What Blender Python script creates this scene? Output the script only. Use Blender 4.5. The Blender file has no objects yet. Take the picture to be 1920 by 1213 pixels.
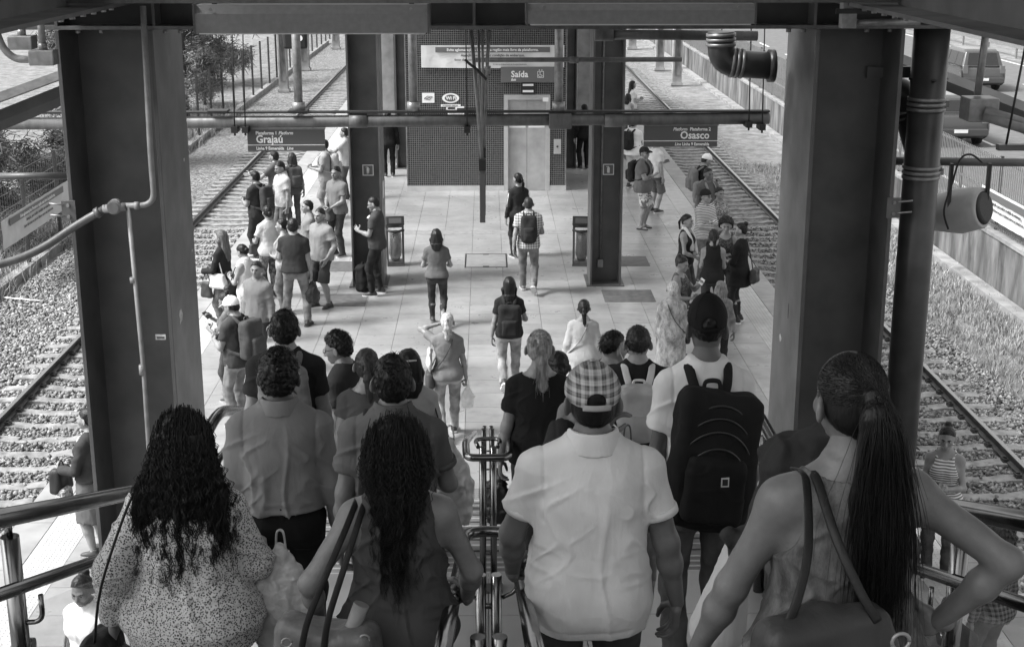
import bpy, bmesh, math, random
import numpy as np
from mathutils import Vector, Matrix, Euler
R = math.radians
rng = np.random.default_rng(7)
random.seed(7)
sc = bpy.context.scene
col = sc.collection

# ---------------------------------------------------------------- camera
CAM = Vector((0.0, 0.0, 6.4)); PITCH = R(15.8); YAW = R(1.04); FPX = 2655.0
cd = bpy.data.cameras.new('camera'); cam = bpy.data.objects.new('camera', cd); col.objects.link(cam)
cam.location = CAM; cam.rotation_euler = (R(90) - PITCH, 0, -YAW)
cd.sensor_width = 36; cd.lens = 36 * FPX / 1920; cd.clip_start = 0.1; cd.clip_end = 2000
sc.camera = cam
# ---------------------------------------------------------------- light
SUN_EL, SUN_AZ = R(50), R(-105)          # azimuth from +Y, negative = from the left
w = bpy.data.worlds.new('World'); sc.world = w; w.use_nodes = True
nt = w.node_tree; bg = nt.nodes['Background']
sky = nt.nodes.new('ShaderNodeTexSky'); sky.sky_type = 'NISHITA'; sky.sun_disc = False
sky.sun_elevation = SUN_EL; sky.sun_rotation = SUN_AZ; sky.air_density = 1.6; sky.dust_density = 4.0
bw = nt.nodes.new('ShaderNodeRGBToBW')
nt.links.new(sky.outputs[0], bw.inputs[0]); nt.links.new(bw.outputs[0], bg.inputs[0])
bg.inputs[1].default_value = 0.145
sl = bpy.data.lights.new('sun', 'SUN'); sl.energy = 2.2; sl.angle = R(14); sl.color = (1, 1, 1)
so = bpy.data.objects.new('sun', sl); col.objects.link(so)
sd = Vector((math.sin(SUN_AZ) * math.cos(SUN_EL), math.cos(SUN_AZ) * math.cos(SUN_EL), math.sin(SUN_EL)))
so.rotation_euler = (-sd).to_track_quat('-Z', 'Y').to_euler()
sc.view_settings.view_transform = 'Standard'; sc.view_settings.look = 'None'
sc.view_settings.gamma = 1; sc.view_settings.use_curve_mapping = False
sc.view_settings.exposure = 1.15
sc.cycles.max_bounces = 6; sc.cycles.diffuse_bounces = 4; sc.cycles.glossy_bounces = 3
sc.cycles.transmission_bounces = 4; sc.cycles.transparent_max_bounces = 8
sc.cycles.use_denoising = True

# ---------------------------------------------------------------- helpers
CR = cam.rotation_euler.to_matrix()
def ray(px, py): return CR @ Vector((px - 960, 606.5 - py, -FPX))
def at_z(px, py, z):
    r = ray(px, py); return CAM + r * ((z - CAM.z) / r.z)
def at_y(px, py, y):
    r = ray(px, py); return CAM + r * ((y - CAM.y) / r.y)

def tag(o, label=None, cat=None, group=None, kind=None):
    if label: o['label'] = label
    if cat: o['category'] = cat
    if group: o['group'] = group
    if kind: o['kind'] = kind
    return o
def empty(name, loc=(0, 0, 0), rz=0, label=None, cat=None, group=None, kind=None):
    o = bpy.data.objects.new(name, None); o.empty_display_size = .1
    col.objects.link(o); o.location = loc; o.rotation_euler.z = rz
    return tag(o, label, cat, group, kind)

MATS = {}
def mat(name, v, rough=.6, metal=0, nz=None, bump=None, spec=.5, alpha=None, emis=None, coat=0, build=None, stretch=(1, 1, 1), nz2=None, rv=None, world=False):
    """grey material; nz=(scale, amount, detail) colour variation, bump=(scale, strength, dist)"""
    if name in MATS: return MATS[name]
    m = bpy.data.materials.new(name); m.use_nodes = True
    t = m.node_tree; b = t.nodes['Principled BSDF']
    b.inputs['Base Color'].default_value = (v, v, v, 1); b.inputs['Roughness'].default_value = rough
    b.inputs['Metallic'].default_value = metal; b.inputs['Specular IOR Level'].default_value = spec
    if coat: b.inputs['Coat Weight'].default_value = coat
    mp = None
    def coords():
        tc = t.nodes.new('ShaderNodeTexCoord'); mpn = t.nodes.new('ShaderNodeMapping')
        mpn.inputs['Scale'].default_value = stretch
        ge = t.nodes.new('ShaderNodeNewGeometry'); t.links.new(ge.outputs['Position'] if world else tc.outputs['Object'], mpn.inputs[0]); return mpn
    if nz or bump or build: mp = coords()
    if nz:
        n = t.nodes.new('ShaderNodeTexNoise'); n.inputs['Scale'].default_value = nz[0]
        n.inputs['Detail'].default_value = nz[2] if len(nz) > 2 else 4
        t.links.new(mp.outputs[0], n.inputs['Vector'])
        r = t.nodes.new('ShaderNodeMapRange'); r.inputs[1].default_value = .3; r.inputs[2].default_value = .7
        r.inputs[3].default_value = v * (1 - nz[1]); r.inputs[4].default_value = v * (1 + nz[1])
        t.links.new(n.outputs[0], r.inputs[0]); outc = r.outputs[0]
        if nz2:      # second layer: (scale, amount, lo, hi, (sx, sy, sz))
            tc2 = t.nodes.new('ShaderNodeTexCoord'); m2 = t.nodes.new('ShaderNodeMapping'); m2.inputs['Scale'].default_value = nz2[4]; ge2 = t.nodes.new('ShaderNodeNewGeometry'); t.links.new(ge2.outputs['Position'] if world else tc2.outputs['Object'], m2.inputs[0])
            n2 = t.nodes.new('ShaderNodeTexNoise'); n2.inputs['Scale'].default_value = nz2[0]; n2.inputs['Detail'].default_value = 9; n2.inputs['Roughness'].default_value = .65; t.links.new(m2.outputs[0], n2.inputs['Vector'])
            r2 = t.nodes.new('ShaderNodeMapRange'); r2.inputs[1].default_value = nz2[2]; r2.inputs[2].default_value = nz2[3]; r2.inputs[3].default_value = 1 - nz2[1]; r2.inputs[4].default_value = 1; t.links.new(n2.outputs[0], r2.inputs[0])
            mu = t.nodes.new('ShaderNodeMath'); mu.operation = 'MULTIPLY'; t.links.new(outc, mu.inputs[0]); t.links.new(r2.outputs[0], mu.inputs[1]); outc = mu.outputs[0]
            if rv:
                r3 = t.nodes.new('ShaderNodeMapRange'); r3.inputs[1].default_value = .3; r3.inputs[2].default_value = .7; r3.inputs[3].default_value = rough + rv; r3.inputs[4].default_value = rough - rv; t.links.new(n2.outputs[0], r3.inputs[0]); t.links.new(r3.outputs[0], b.inputs['Roughness'])
        t.links.new(outc, b.inputs['Base Color'])
    if bump:
        n = t.nodes.new('ShaderNodeTexNoise'); n.inputs['Scale'].default_value = bump[0]; n.inputs['Detail'].default_value = 3
        t.links.new(mp.outputs[0], n.inputs['Vector'])
        bp = t.nodes.new('ShaderNodeBump'); bp.inputs['Strength'].default_value = bump[1]
        bp.inputs['Distance'].default_value = bump[2] if len(bump) > 2 else .01
        t.links.new(n.outputs[0], bp.inputs['Height']); t.links.new(bp.outputs[0], b.inputs['Normal'])
    if alpha is not None: b.inputs['Alpha'].default_value = alpha
    if emis: b.inputs['Emission Color'].default_value = (1, 1, 1, 1); b.inputs['Emission Strength'].default_value = emis
    if build: build(t, b, mp)
    MATS[name] = m; return m

def attr_mat(name, attr, rough=.9, bump=None, lo=None):
    """colour from a per-piece float attribute (each stone / blade has its own tone)"""
    m = bpy.data.materials.new(name); m.use_nodes = True; t = m.node_tree; b = t.nodes['Principled BSDF']
    a = t.nodes.new('ShaderNodeAttribute'); a.attribute_name = attr
    t.links.new(a.outputs['Fac'], b.inputs['Base Color']); b.inputs['Roughness'].default_value = rough
    b.inputs['Specular IOR Level'].default_value = .25
    MATS[name] = m; return m

def mesh_np(name, V, F, attr=None, smooth=False):
    """fast mesh from arrays; F is (n,k) with constant k"""
    me = bpy.data.meshes.new(name); V = np.asarray(V, np.float32); F = np.asarray(F, np.int32)
    me.vertices.add(len(V)); me.vertices.foreach_set('co', V.ravel())
    k = F.shape[1]; me.loops.add(F.size); me.loops.foreach_set('vertex_index', F.ravel())
    me.polygons.add(len(F)); me.polygons.foreach_set('loop_start', np.arange(0, F.size, k, dtype=np.int32))
    if attr is not None:
        a = me.attributes.new(attr[0], 'FLOAT', 'POINT'); a.data.foreach_set('value', np.asarray(attr[1], np.float32))
    if smooth: me.polygons.foreach_set('use_smooth', np.ones(len(F), bool))
    me.update(calc_edges=True); return me

def link(name, me, m=None, parent=None, smooth=None):
    o = bpy.data.objects.new(name, me); col.objects.link(o)
    if m is not None and not me.materials: me.materials.append(m)
    if parent: o.parent = parent
    return o

class MB:
    """collects boxes, cylinders, tubes, prisms into one mesh"""
    def __init__(s): s.v = []; s.f = []; s.sm = []
    def add(s, vs, fs, smooth=False):
        n = len(s.v); s.v += [tuple(v) for v in vs]; s.f += [tuple(i + n for i in f) for f in fs]; s.sm += [smooth] * len(fs); return s
    def box(s, x0, x1, y0, y1, z0, z1, M=None, ch=0):
        if ch:   # chamfered box
            c = ch; vs = []; key = {}
            cx, cy, cz = (x0 + x1) / 2, (y0 + y1) / 2, (z0 + z1) / 2
            bm = bmesh.new(); bmesh.ops.create_cube(bm, size=1)
            for v in bm.verts: v.co = Vector((cx + v.co.x * (x1 - x0), cy + v.co.y * (y1 - y0), cz + v.co.z * (z1 - z0)))
            bmesh.ops.bevel(bm, geom=bm.edges[:], offset=c, segments=2, affect='EDGES', profile=.5)
            bm.verts.index_update(); vs = [v.co.copy() for v in bm.verts]; fs = [[v.index for v in f.verts] for f in bm.faces]; bm.free()
        else:
            vs = [Vector((x, y, z)) for x in (x0, x1) for y in (y0, y1) for z in (z0, z1)]
            fs = [(0, 1, 3, 2), (4, 6, 7, 5), (0, 4, 5, 1), (2, 3, 7, 6), (0, 2, 6, 4), (1, 5, 7, 3)]
        if M is not None: vs = [M @ v for v in vs]
        return s.add(vs, fs)
    def cyl(s, a, b, r0, r1=None, n=12, caps=True, smooth=True):
        a = Vector(a); b = Vector(b); r1 = r0 if r1 is None else r1
        q = (b - a).to_track_quat('Z', 'Y'); vs = []
        for (c, r) in ((a, r0), (b, r1)):
            for i in range(n):
                t = 2 * math.pi * i / n; vs.append(c + q @ Vector((r * math.cos(t), r * math.sin(t), 0)))
        s.add(vs, [(i, (i + 1) % n, n + (i + 1) % n, n + i) for i in range(n)], smooth)
        if caps:
            m = len(s.v) - 2 * n
            s.f.append(tuple(m + i for i in range(n))[::-1]); s.f.append(tuple(m + n + i for i in range(n))); s.sm += [False, False]
        return s
    def tube(s, pts, r, n=8, caps=True, flat=None, up=None, smooth=True):
        """tube along a polyline; r number or list; flat=(a,b) elliptical factors"""
        P = [Vector(p) for p in pts]; N = len(P)
        rs = r if hasattr(r, '__len__') else [r] * N
        T = [(P[min(i + 1, N - 1)] - P[max(i - 1, 0)]).normalized() for i in range(N)]
        u = Vector(up) if up else (Vector((0, 0, 1)) if abs(T[0].z) < .9 else Vector((1, 0, 0)))
        vs = []
        for i in range(N):
            u = (u - T[i] * u.dot(T[i])); u = u.normalized() if u.length > 1e-6 else T[i].orthogonal().normalized()
            v = T[i].cross(u); fa, fb = flat or (1, 1)
            for k in range(n):
                t = 2 * math.pi * k / n
                vs.append(P[i] + (u * (math.cos(t) * fa) + v * (math.sin(t) * fb)) * rs[i])
        fs = [(i * n + k, i * n + (k + 1) % n, (i + 1) * n + (k + 1) % n, (i + 1) * n + k) for i in range(N - 1) for k in range(n)]
        m = len(s.v); s.add(vs, fs, smooth)
        if caps:
            s.f.append(tuple(m + k for k in range(n))[::-1]); s.f.append(tuple(m + (N - 1) * n + k for k in range(n))); s.sm += [False, False]
        return s
    def prism(s, poly, axis, a, b, M=None):
        """extrude polygon (2D) along axis from a to b"""
        n = len(poly)
        def pt(p, h):
            v = {'x': (h, p[0], p[1]), 'y': (p[0], h, p[1]), 'z': (p[0], p[1], h)}[axis]; v = Vector(v); return M @ v if M is not None else v
        vs = [pt(p, a) for p in poly] + [pt(p, b) for p in poly]
        return s.add(vs, [(i, (i + 1) % n, n + (i + 1) % n, n + i) for i in range(n)] + [tuple(range(n))[::-1], tuple(range(n, 2 * n))])
    def mesh(s, name):
        me = bpy.data.meshes.new(name); me.from_pydata([tuple(v) for v in s.v], [], s.f)
        me.polygons.foreach_set('use_smooth', s.sm)
        bm = bmesh.new(); bm.from_mesh(me); bmesh.ops.recalc_face_normals(bm, faces=bm.faces[:]); bm.to_mesh(me); bm.free()
        return me
    def build(s, name, m, parent=None): return link(name, s.mesh(name), m, parent)

def smooth_path(pts, n=6):
    """Catmull-Rom through points"""
    P = [Vector(p) for p in pts]; out = []
    for i in range(len(P) - 1):
        p0 = P[max(i - 1, 0)]; p1 = P[i]; p2 = P[i + 1]; p3 = P[min(i + 2, len(P) - 1)]
        for k in range(n):
            t = k / n
            out.append(.5 * ((2 * p1) + (p2 - p0) * t + (2 * p0 - 5 * p1 + 4 * p2 - p3) * t * t + (3 * p1 - p0 - 3 * p2 + p3) * t ** 3))
    out.append(P[-1]); return out
def bend_path(pts, r=.12, n=6):
    """polyline with rounded corners"""
    P = [Vector(p) for p in pts]; out = [P[0]]
    for i in range(1, len(P) - 1):
        a = (P[i - 1] - P[i]); b = (P[i + 1] - P[i]); d = min(r, a.length * .49, b.length * .49)
        A = P[i] + a.normalized() * d; B = P[i] + b.normalized() * d
        for k in range(n + 1):
            t = k / n; out.append(A * (1 - t) ** 2 + P[i] * 2 * t * (1 - t) + B * t * t)
    out.append(P[-1]); return out

def text(name, s, size, M, m, parent=None, bold=0.0, shear=0.0, align='LEFT', ext=.0015, xs=1.0):
    """flat lettering as a thin mesh; M places it (text runs along local x, up local y)"""
    c = bpy.data.curves.new(name, 'FONT'); c.body = s; c.size = size; c.offset = bold; c.shear = shear; c.align_x = align
    c.extrude = ext; c.resolution_u = 2
    t = bpy.data.objects.new(name, c); col.objects.link(t)
    me = bpy.data.meshes.new_from_object(t.evaluated_get(bpy.context.evaluated_depsgraph_get()))
    bpy.data.objects.remove(t); bpy.data.curves.remove(c)
    me.transform(M @ Matrix.Diagonal((xs, 1, 1, 1))); me.name = name; me.materials.clear()
    return link(name, me, m, parent)
def face_cam(x, y, z):      # matrix for lettering that faces -Y at a point
    return Matrix.Translation((x, y, z)) @ Matrix.Rotation(R(90), 4, 'X')
# ================================================================ materials of the place
STEEL = mat('painted_steel', .085, .42, nz=(3, .25), bump=(60, .08), nz2=(1.1, .16, .3, .6, (1, 1, .8)), rv=.1)
STEEL_L = mat('painted_steel_light', .11, .45, nz=(5, .2), bump=(90, .1), nz2=(3, .4, .3, .6, (4, 4, 1)), rv=.1)
DARK = mat('dark_steel', .022, .5, nz=(6, .3))
GALV = mat('galvanised_pipe', .24, .38, metal=.35, nz=(14, .25), bump=(40, .06))
CONDUIT = mat('conduit_grey', .2, .45, nz=(10, .2))
CHROME = mat('stainless_tube', .2, .2, metal=1, nz=(9, .12), bump=(25, .02))
RAILSTEEL = mat('rail_steel', .05, .45, metal=.4, nz=(8, .4))
RAILTOP = mat('rail_running_surface', .35, .2, metal=.9)
CONC = mat('concrete', .26, .9, nz=(2.2, .35, 8), bump=(30, .2))
CONC_D = mat('stained_concrete', .17, .92, nz=(1.3, .6, 9), nz2=(2.5, .7, .35, .6, (1, 1, .25)), bump=(25, .3), stretch=(1, 1, .35))
SLEEP = mat('sleeper_concrete', .25, .9, nz=(5, .45, 8), bump=(40, .25), world=True)
def gum(t, b, mp):
    l = b.inputs['Base Color'].links[0]; src = l.from_socket; v = t.nodes.new('ShaderNodeTexVoronoi'); v.inputs['Scale'].default_value = 1.7; t.links.new(mp.outputs[0], v.inputs['Vector'])
    r = t.nodes.new('ShaderNodeMapRange'); r.inputs[1].default_value = .025; r.inputs[2].default_value = .06; r.inputs[3].default_value = .5; r.inputs[4].default_value = 1; t.links.new(v.outputs['Distance'], r.inputs[0])
    n = t.nodes.new('ShaderNodeTexNoise'); n.inputs['Scale'].default_value = .45; n.inputs['Detail'].default_value = 8; t.links.new(mp.outputs[0], n.inputs['Vector'])
    r2 = t.nodes.new('ShaderNodeMapRange'); r2.inputs[1].default_value = .35; r2.inputs[2].default_value = .65; r2.inputs[3].default_value = .80; r2.inputs[4].default_value = 1.08; t.links.new(n.outputs[0], r2.inputs[0])
    m1 = t.nodes.new('ShaderNodeMath'); m1.operation = 'MULTIPLY'; m2 = t.nodes.new('ShaderNodeMath'); m2.operation = 'MULTIPLY'
    t.links.new(src, m1.inputs[0]); t.links.new(r.outputs[0], m1.inputs[1]); t.links.new(m1.outputs[0], m2.inputs[0]); t.links.new(r2.outputs[0], m2.inputs[1]); t.links.new(m2.outputs[0], b.inputs['Base Color'])
TILE = mat('floor_tile', .30, .34, nz=(.9, .14, 6), bump=(120, .03), nz2=(3.1, .16, .3, .5, (1, 1, 1)), rv=.1, world=True, build=gum)
TILE_B = mat('floor_tile_worn', .275, .38, nz=(1.1, .16, 6), bump=(120, .03), nz2=(4, .2, .3, .5, (1, 1, 1)), rv=.1, world=True, build=gum)
JOINT = mat('tile_joint', .1, .9)
TACT = mat('tactile_paving', .42, .6, nz=(6, .12))
EDGE = mat('platform_edge', .30, .7, nz=(3, .18, 6))
SIGN = mat('sign_dark', .085, .4); WHITE = mat('sign_white', .8, .5); SIGN_M = mat('sign_mid', .13, .4)
BANNER = mat('banner_cloth', .62, .7, nz=(3, .08), bump=(5, .4, .03))
ASPH = mat('asphalt', .13, .9, nz=(3, .15, 8), bump=(80, .2))
PAINT = mat('road_paint', .7, .7, nz=(20, .2))
RUBBER = mat('rubber', .02, .6)
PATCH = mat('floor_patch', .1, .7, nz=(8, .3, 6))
GLASS = mat('clear_glass', .75, .08, alpha=.10)
BLACK = mat('black_plastic', .015, .5)

def soil_build(t, b, mp):
    v = t.nodes.new('ShaderNodeTexVoronoi'); v.inputs['Scale'].default_value = 14
    t.links.new(mp.outputs[0], v.inputs['Vector'])
    r = t.nodes.new('ShaderNodeMapRange'); r.inputs[3].default_value = .06; r.inputs[4].default_value = .32
    t.links.new(v.outputs['Color'], r.inputs[0]); t.links.new(r.outputs[0], b.inputs['Base Color'])
    bp = t.nodes.new('ShaderNodeBump'); bp.inputs['Strength'].default_value = 1; bp.inputs['Distance'].default_value = .04; bp.invert = True
    t.links.new(v.outputs['Distance'], bp.inputs['Height']); t.links.new(bp.outputs[0], b.inputs['Normal'])
BALL = mat('ballast', .3, .95, build=soil_build)
def grass_build(t, b, mp):
    n = t.nodes.new('ShaderNodeTexNoise'); n.inputs['Scale'].default_value = 2.2; n.inputs['Detail'].default_value = 12; n.inputs['Roughness'].default_value = .75
    t.links.new(mp.outputs[0], n.inputs['Vector'])
    r = t.nodes.new('ShaderNodeMapRange'); r.inputs[1].default_value = .3; r.inputs[2].default_value = .7; r.inputs[3].default_value = .07; r.inputs[4].default_value = .34
    t.links.new(n.outputs[0], r.inputs[0]); t.links.new(r.outputs[0], b.inputs['Base Color'])
    bp = t.nodes.new('ShaderNodeBump'); bp.inputs['Strength'].default_value = .8; bp.inputs['Distance'].default_value = .08
    t.links.new(n.outputs[0], bp.inputs['Height']); t.links.new(bp.outputs[0], b.inputs['Normal'])
GRASSG = mat('dry_grass_ground', .2, .95, build=grass_build)

# ================================================================ ground
ZB = -1.22      # ballast level; rail head is at -1.05
def sheet(name, x0, x1, y0, y1, z, m, kind='structure'):
    o = MB().add([(x0, y0, z), (x1, y0, z), (x1, y1, z), (x0, y1, z)], [(0, 1, 2, 3)]).build(name, m)
    return tag(o, kind=kind)
sheet('ground', -400, 400, -60, 900, ZB - .05, GRASSG)
tag(sheet('ballast_bed', -10.1, -4.5, -8, 150, ZB - .03, BALL))
tag(sheet('ballast_bed', 4.5, 8.75, -8, 150, ZB - .03, BALL))
# road embankment on the right: a raised sheet with the carriageway on it
rd = MB(); rd.box(11.05, 60, -30, 260, ZB - .04, -.04); tag(rd.build('road_embankment', GRASSG), kind='structure')
tag(sheet('road', 11.6, 25.5, -30, 260, -.03, ASPH))
lm = empty('lane_marking', label='white painted lane lines on the motorway', cat='road marking', kind='structure')
for xx in (15.2, 18.7, 22.2):
    for k in range(26):
        MB().box(xx - .06, xx + .06, 14 + k * 7, 16.6 + k * 7, -.027, -.024).build('lane_dash', PAINT, lm)
MB().box(25.0, 25.12, -20, 250, -.027, -.024).build('edge_line', PAINT, lm)
MB().box(12.0, 12.12, -20, 250, -.027, -.024).build('edge_line', PAINT, lm)
g = empty('guard_rail', (26, 0, 0), label='pale metal guard rail along the far side of the road', cat='guard rail')
MB().prism([(0, .45), (.06, .5), (0, .56), (.06, .63), (0, .68), (-.02, .68), (-.02, .45)], 'y', 10, 160).build('beam', GALV, g)
for k in range(38): MB().box(.0, .08, 10 + k * 4, 10.1 + k * 4, -.05, .6).build('post', GALV, g)

# ================================================================ platform
plat = MB()
plat.box(-5.2, 5.2, 2, 110, -.18, -.012); plat.box(-4.9, 4.9, 2, 110, ZB - .2, -.18)
plat = tag(plat.build('platform', JOINT), kind='structure')
for sgn in (-1, 1):
    e = MB(); n0 = 0
    for k in range(60): e.box(*sorted((sgn * 4.83, sgn * 5.22)), 5 + k * 1.2, 5 + k * 1.2 + 1.19, -.2, .004)
    e.build('edge_slab', EDGE, plat)
    t = MB()
    for k in range(150):
        t.box(*sorted((sgn * 4.40, sgn * 4.82)), 6 + k * .4, 6.396 + k * .4, -.012, .003)
    tt = t.build('tactile_strip', TACT, plat)
    # raised dots, one joined part
    X, Y = np.meshgrid(np.arange(4.44, 4.80, .0525), np.arange(9, 32, .0525))
    c = np.stack([sgn * X.ravel(), Y.ravel(), np.full(X.size, .003)], 1)
    ang = np.arange(6) * math.pi / 3
    ringv = np.stack([np.cos(ang) * .014, np.sin(ang) * .014, np.zeros(6)], 1); topv = ringv * .6 + [0, 0, .006]
    base = np.concatenate([ringv, topv]); V = (c[:, None, :] + base[None]).reshape(-1, 3)
    q = [(i, (i + 1) % 6, 6 + (i + 1) % 6, 6 + i) for i in range(6)] + [(6, 7, 8, 9), (6, 9, 10, 11)]
    F = (np.arange(len(c))[:, None, None] * 12 + np.array(q)[None]).reshape(-1, 4)
    d = link('tactile_dots', mesh_np('tactile_dots', V, F), TACT, plat); d['kind'] = 'stuff'
# floor tiles: nearest visible ones as pieces, the rest joined
TS = .6
tm = MB().box(-TS / 2 + .003, TS / 2 - .003, -TS / 2 + .003, TS / 2 - .003, -.012, 0).mesh('tile'); tm.materials.append(TILE)
tm2 = tm.copy(); tm2.materials.clear(); tm2.materials.append(TILE_B)
rest = MB(); cnt = 0
xs = [(-7 + i) * TS + .08 * 0 for i in range(15)]
for j in range(150):
    yy = 7.3 + j * TS
    for i, xx in enumerate(xs):
        if abs(xx) + TS / 2 > 4.4:
            x0, x1 = (xx - TS / 2 + .003, min(4.397, xx + TS / 2 - .003)) if xx > 0 else (max(-4.397, xx - TS / 2 + .003), xx + TS / 2 - .003)
            rest.box(x0, x1, yy - TS / 2 + .003, yy + TS / 2 - .003, -.012, 0); continue
        if yy < 14.6 and abs(xx) < 1.6: continue
        if cnt < 300 and 11.5 < yy < 34.5:
            o = link('tile', tm if random.random() < .7 else tm2, None, plat); o.location = (xx, yy, random.uniform(-.0006, .0006)); cnt += 1
        else: rest.box(xx - TS / 2 + .003, xx + TS / 2 - .003, yy - TS / 2 + .003, yy + TS / 2 - .003, -.012, 0)
rest.build('tile_field', TILE, plat)['kind'] = 'stuff'
# worn dark patches by the columns, hatch, cross guide strip, tactile at the stair foot
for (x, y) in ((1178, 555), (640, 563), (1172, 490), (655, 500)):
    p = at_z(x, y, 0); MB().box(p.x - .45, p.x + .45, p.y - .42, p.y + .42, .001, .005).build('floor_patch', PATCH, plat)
h = empty('floor_hatch', label='rectangular steel-framed hatch set flush in the platform floor', cat='hatch')
a = at_z(871, 502, 0); b = at_z(950, 476, 0)
for (x0, x1, y0, y1) in ((a.x, b.x, a.y, a.y + .03), (a.x, b.x, b.y - .03, b.y), (a.x, a.x + .025, a.y + .03, b.y - .03), (b.x - .025, b.x, a.y + .03, b.y - .03)):
    MB().box(x0, x1, y0, y1, -.005, .006).build('frame', DARK, h)
MB().box(a.x + .03, b.x - .03, a.y + .035, b.y - .035, -.005, .004).build('cover', TILE_B, h)
for yy in (a.y + .05, b.y - .09): MB().box((a.x + b.x) / 2 - .06, (a.x + b.x) / 2 + .06, yy, yy + .04, .004, .012).build('handle', DARK, h)
gm = mat('guide_strip', .24, .6, nz=(10, .2))
gy = at_z(850, 436, 0).y
gs = MB()
for k in range(10): gs.box(-2.3 + k * .4, -2.3 + k * .4 + .39, gy - .2, gy + .2, -.002, .004)
gs.build('guide_strip', gm, plat)
FOOT = 15.0
gm2 = mat('stair_tactile', .16, .6)
st = MB()
for k in range(9):
    for j in range(1): st.box(-1.8 + k * .4, -1.8 + k * .4 + .392, FOOT + .05, FOOT + .5, -.002, .004)
    for a_ in range(7):
        for b_ in range(8): st.cyl((-1.77 + k * .4 + a_ * .055, FOOT + .08 + b_ * .055, .004), (-1.77 + k * .4 + a_ * .055, FOOT + .08 + b_ * .055, .010), .016, .010, 6)
st.build('stair_tactile', gm2, plat)

# ================================================================ staircase
LZ, L0, L1 = 2.3, 7.3, 8.5
SN = .36; SF = LZ / (FOOT - L1)
def surf(y):
    if y < L0: return LZ + SN * (L0 - y)
    if y < L1: return LZ
    return max(0., LZ - SF * (y - L1))
stair = empty('staircase', kind='structure')
TREAD = mat('stair_tread', .16, .6, nz=(4, .2), bump=(60, .15)); GROOVE = mat('tread_groove', .03, .8); NOSE = mat('tread_nosing', .4, .6)
def flight(y0, y1, z0, z1, n, hw=1.76):
    for k in range(n):
        ya = y0 + (y1 - y0) * k / n; yb = y0 + (y1 - y0) * (k + 1) / n; zt = z0 + (z1 - z0) * (k + .5) / n
        s = MB(); s.box(-hw, hw, ya, yb + .02, zt - .34, zt); s.build('step', TREAD, stair)
        gq = MB()
        for q in range(5):
            yy = ya + (yb - ya) * (.15 + q * .18); gq.box(-hw, hw, yy, yy + .022, zt + .0005, zt + .003)
        gq.build('anti_slip_strip', GROOVE if k % 2 else NOSE, stair)
flight(-1.2, L0, 5.36, LZ, 20); flight(L1, FOOT, LZ, 0, 15)
LT = mat('landing_stone', .27, .5, nz=(1.5, .15, 6))
for k in range(6):
    for (ya, yb) in ((L0 + .025, (L0 + L1) / 2 - .003), ((L0 + L1) / 2 + .003, L1)):
        MB().box(-1.76 + k * .587, -1.76 + k * .587 + .582, ya, yb, LZ - .2, LZ).build('landing_tile', LT, stair)
MB().prism([(-1.2, 5.0), (L0, LZ - .3), (L1, LZ - .3), (FOOT - .6, -.02), (FOOT - 1.5, -.02), (L1 - .2, LZ - .75), (L0 - .2, LZ - .75), (-1.2, 4.5)], 'x', -1.75, 1.75).build('underside', CONC, stair)
for sgn in (-1, 1):   # sloping side stringers
    MB().prism([(-1.2, 5.5), (L0, LZ + .12), (L1, LZ + .12), (FOOT, .1), (FOOT, -.01), (FOOT - .9, -.01), (L1 - .1, LZ - .6), (L0 - .1, LZ - .6), (-1.2, 4.6)], 'x', sgn * 1.77, sgn * 1.81).build('stringer', STEEL, stair)

# ================================================================ handrails
def rail_line(name, label, x, group, pts_hi, posts):
    t = empty(name, label=label, cat='handrail', group=group)
    MB().tube(bend_path(pts_hi, .25), .036, 12).build('top_rail', CHROME, t)
    lo = [Vector(p) - Vector((0, 0, .28)) for p in pts_hi]
    MB().tube(bend_path(lo, .25), .026, 10).build('lower_rail', CHROME, t)
    for (px, py, zb, zt) in posts:
        pp = MB().cyl((px, py, zb), (px, py, zt - .08), .034, n=12).cyl((px, py, zt - .08), (px, py, zt - .02), .012).build('post', CHROME, t)
        MB().tube(bend_path([(px, py, zt - .42), (px - math.copysign(.09, x), py, zt - .42), (px - math.copysign(.09, x), py, zt - .31)], .05), .01, 8).build('bracket', CHROME, t)
        MB().cyl((px, py, zb), (px, py, zb + .012), .07, n=14).build('base_plate', CHROME, t)
    return t
RX, RH = 1.70, 1.13
def rz_(y): return surf(y) + RH
for sgn, w_ in ((-1, 'left'), (1, 'right')):
    path = [(sgn * RX, y, rz_(y)) for y in (-1, L0, L1)] + [(sgn * RX, FOOT + .2, 1.10), (sgn * RX, FOOT + .2, .75)]
    posts = [(sgn * (RX + .02), y, surf(y) - .02, rz_(y)) for y in (1.4, 3.1, 4.72, 6.4, 8.2, 9.9, 11.6, 13.3, 14.9)]
    t = rail_line('stair_handrail', 'double stainless handrail with glass panels down the %s side of the stairs' % w_, sgn, 'stair side handrails', path, posts)
    for (ya, yb) in ((1.5, 3.0), (3.2, 4.62), (4.82, 6.3), (8.3, 9.8), (10.0, 11.5), (11.7, 13.2), (13.4, 14.8)):
        X = sgn * (RX + .055)
        z0a, z0b = surf(ya) + .12, surf(yb) + .12
        MB().prism([(ya, z0a), (yb, z0b), (yb, z0b + .62), (ya, z0a + .62)], 'x', X - .005, X + .005).build('glass_panel', GLASS, t)
        for (yy, z0) in ((ya, z0a), (yb, z0b)):
            s_ = .05 if yy == ya else -.05
            MB().cyl((X - .03, yy + s_, z0 + .45), (X + .03, yy + s_, z0 + .45), .03).build('glass_clamp', CHROME, t)
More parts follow.
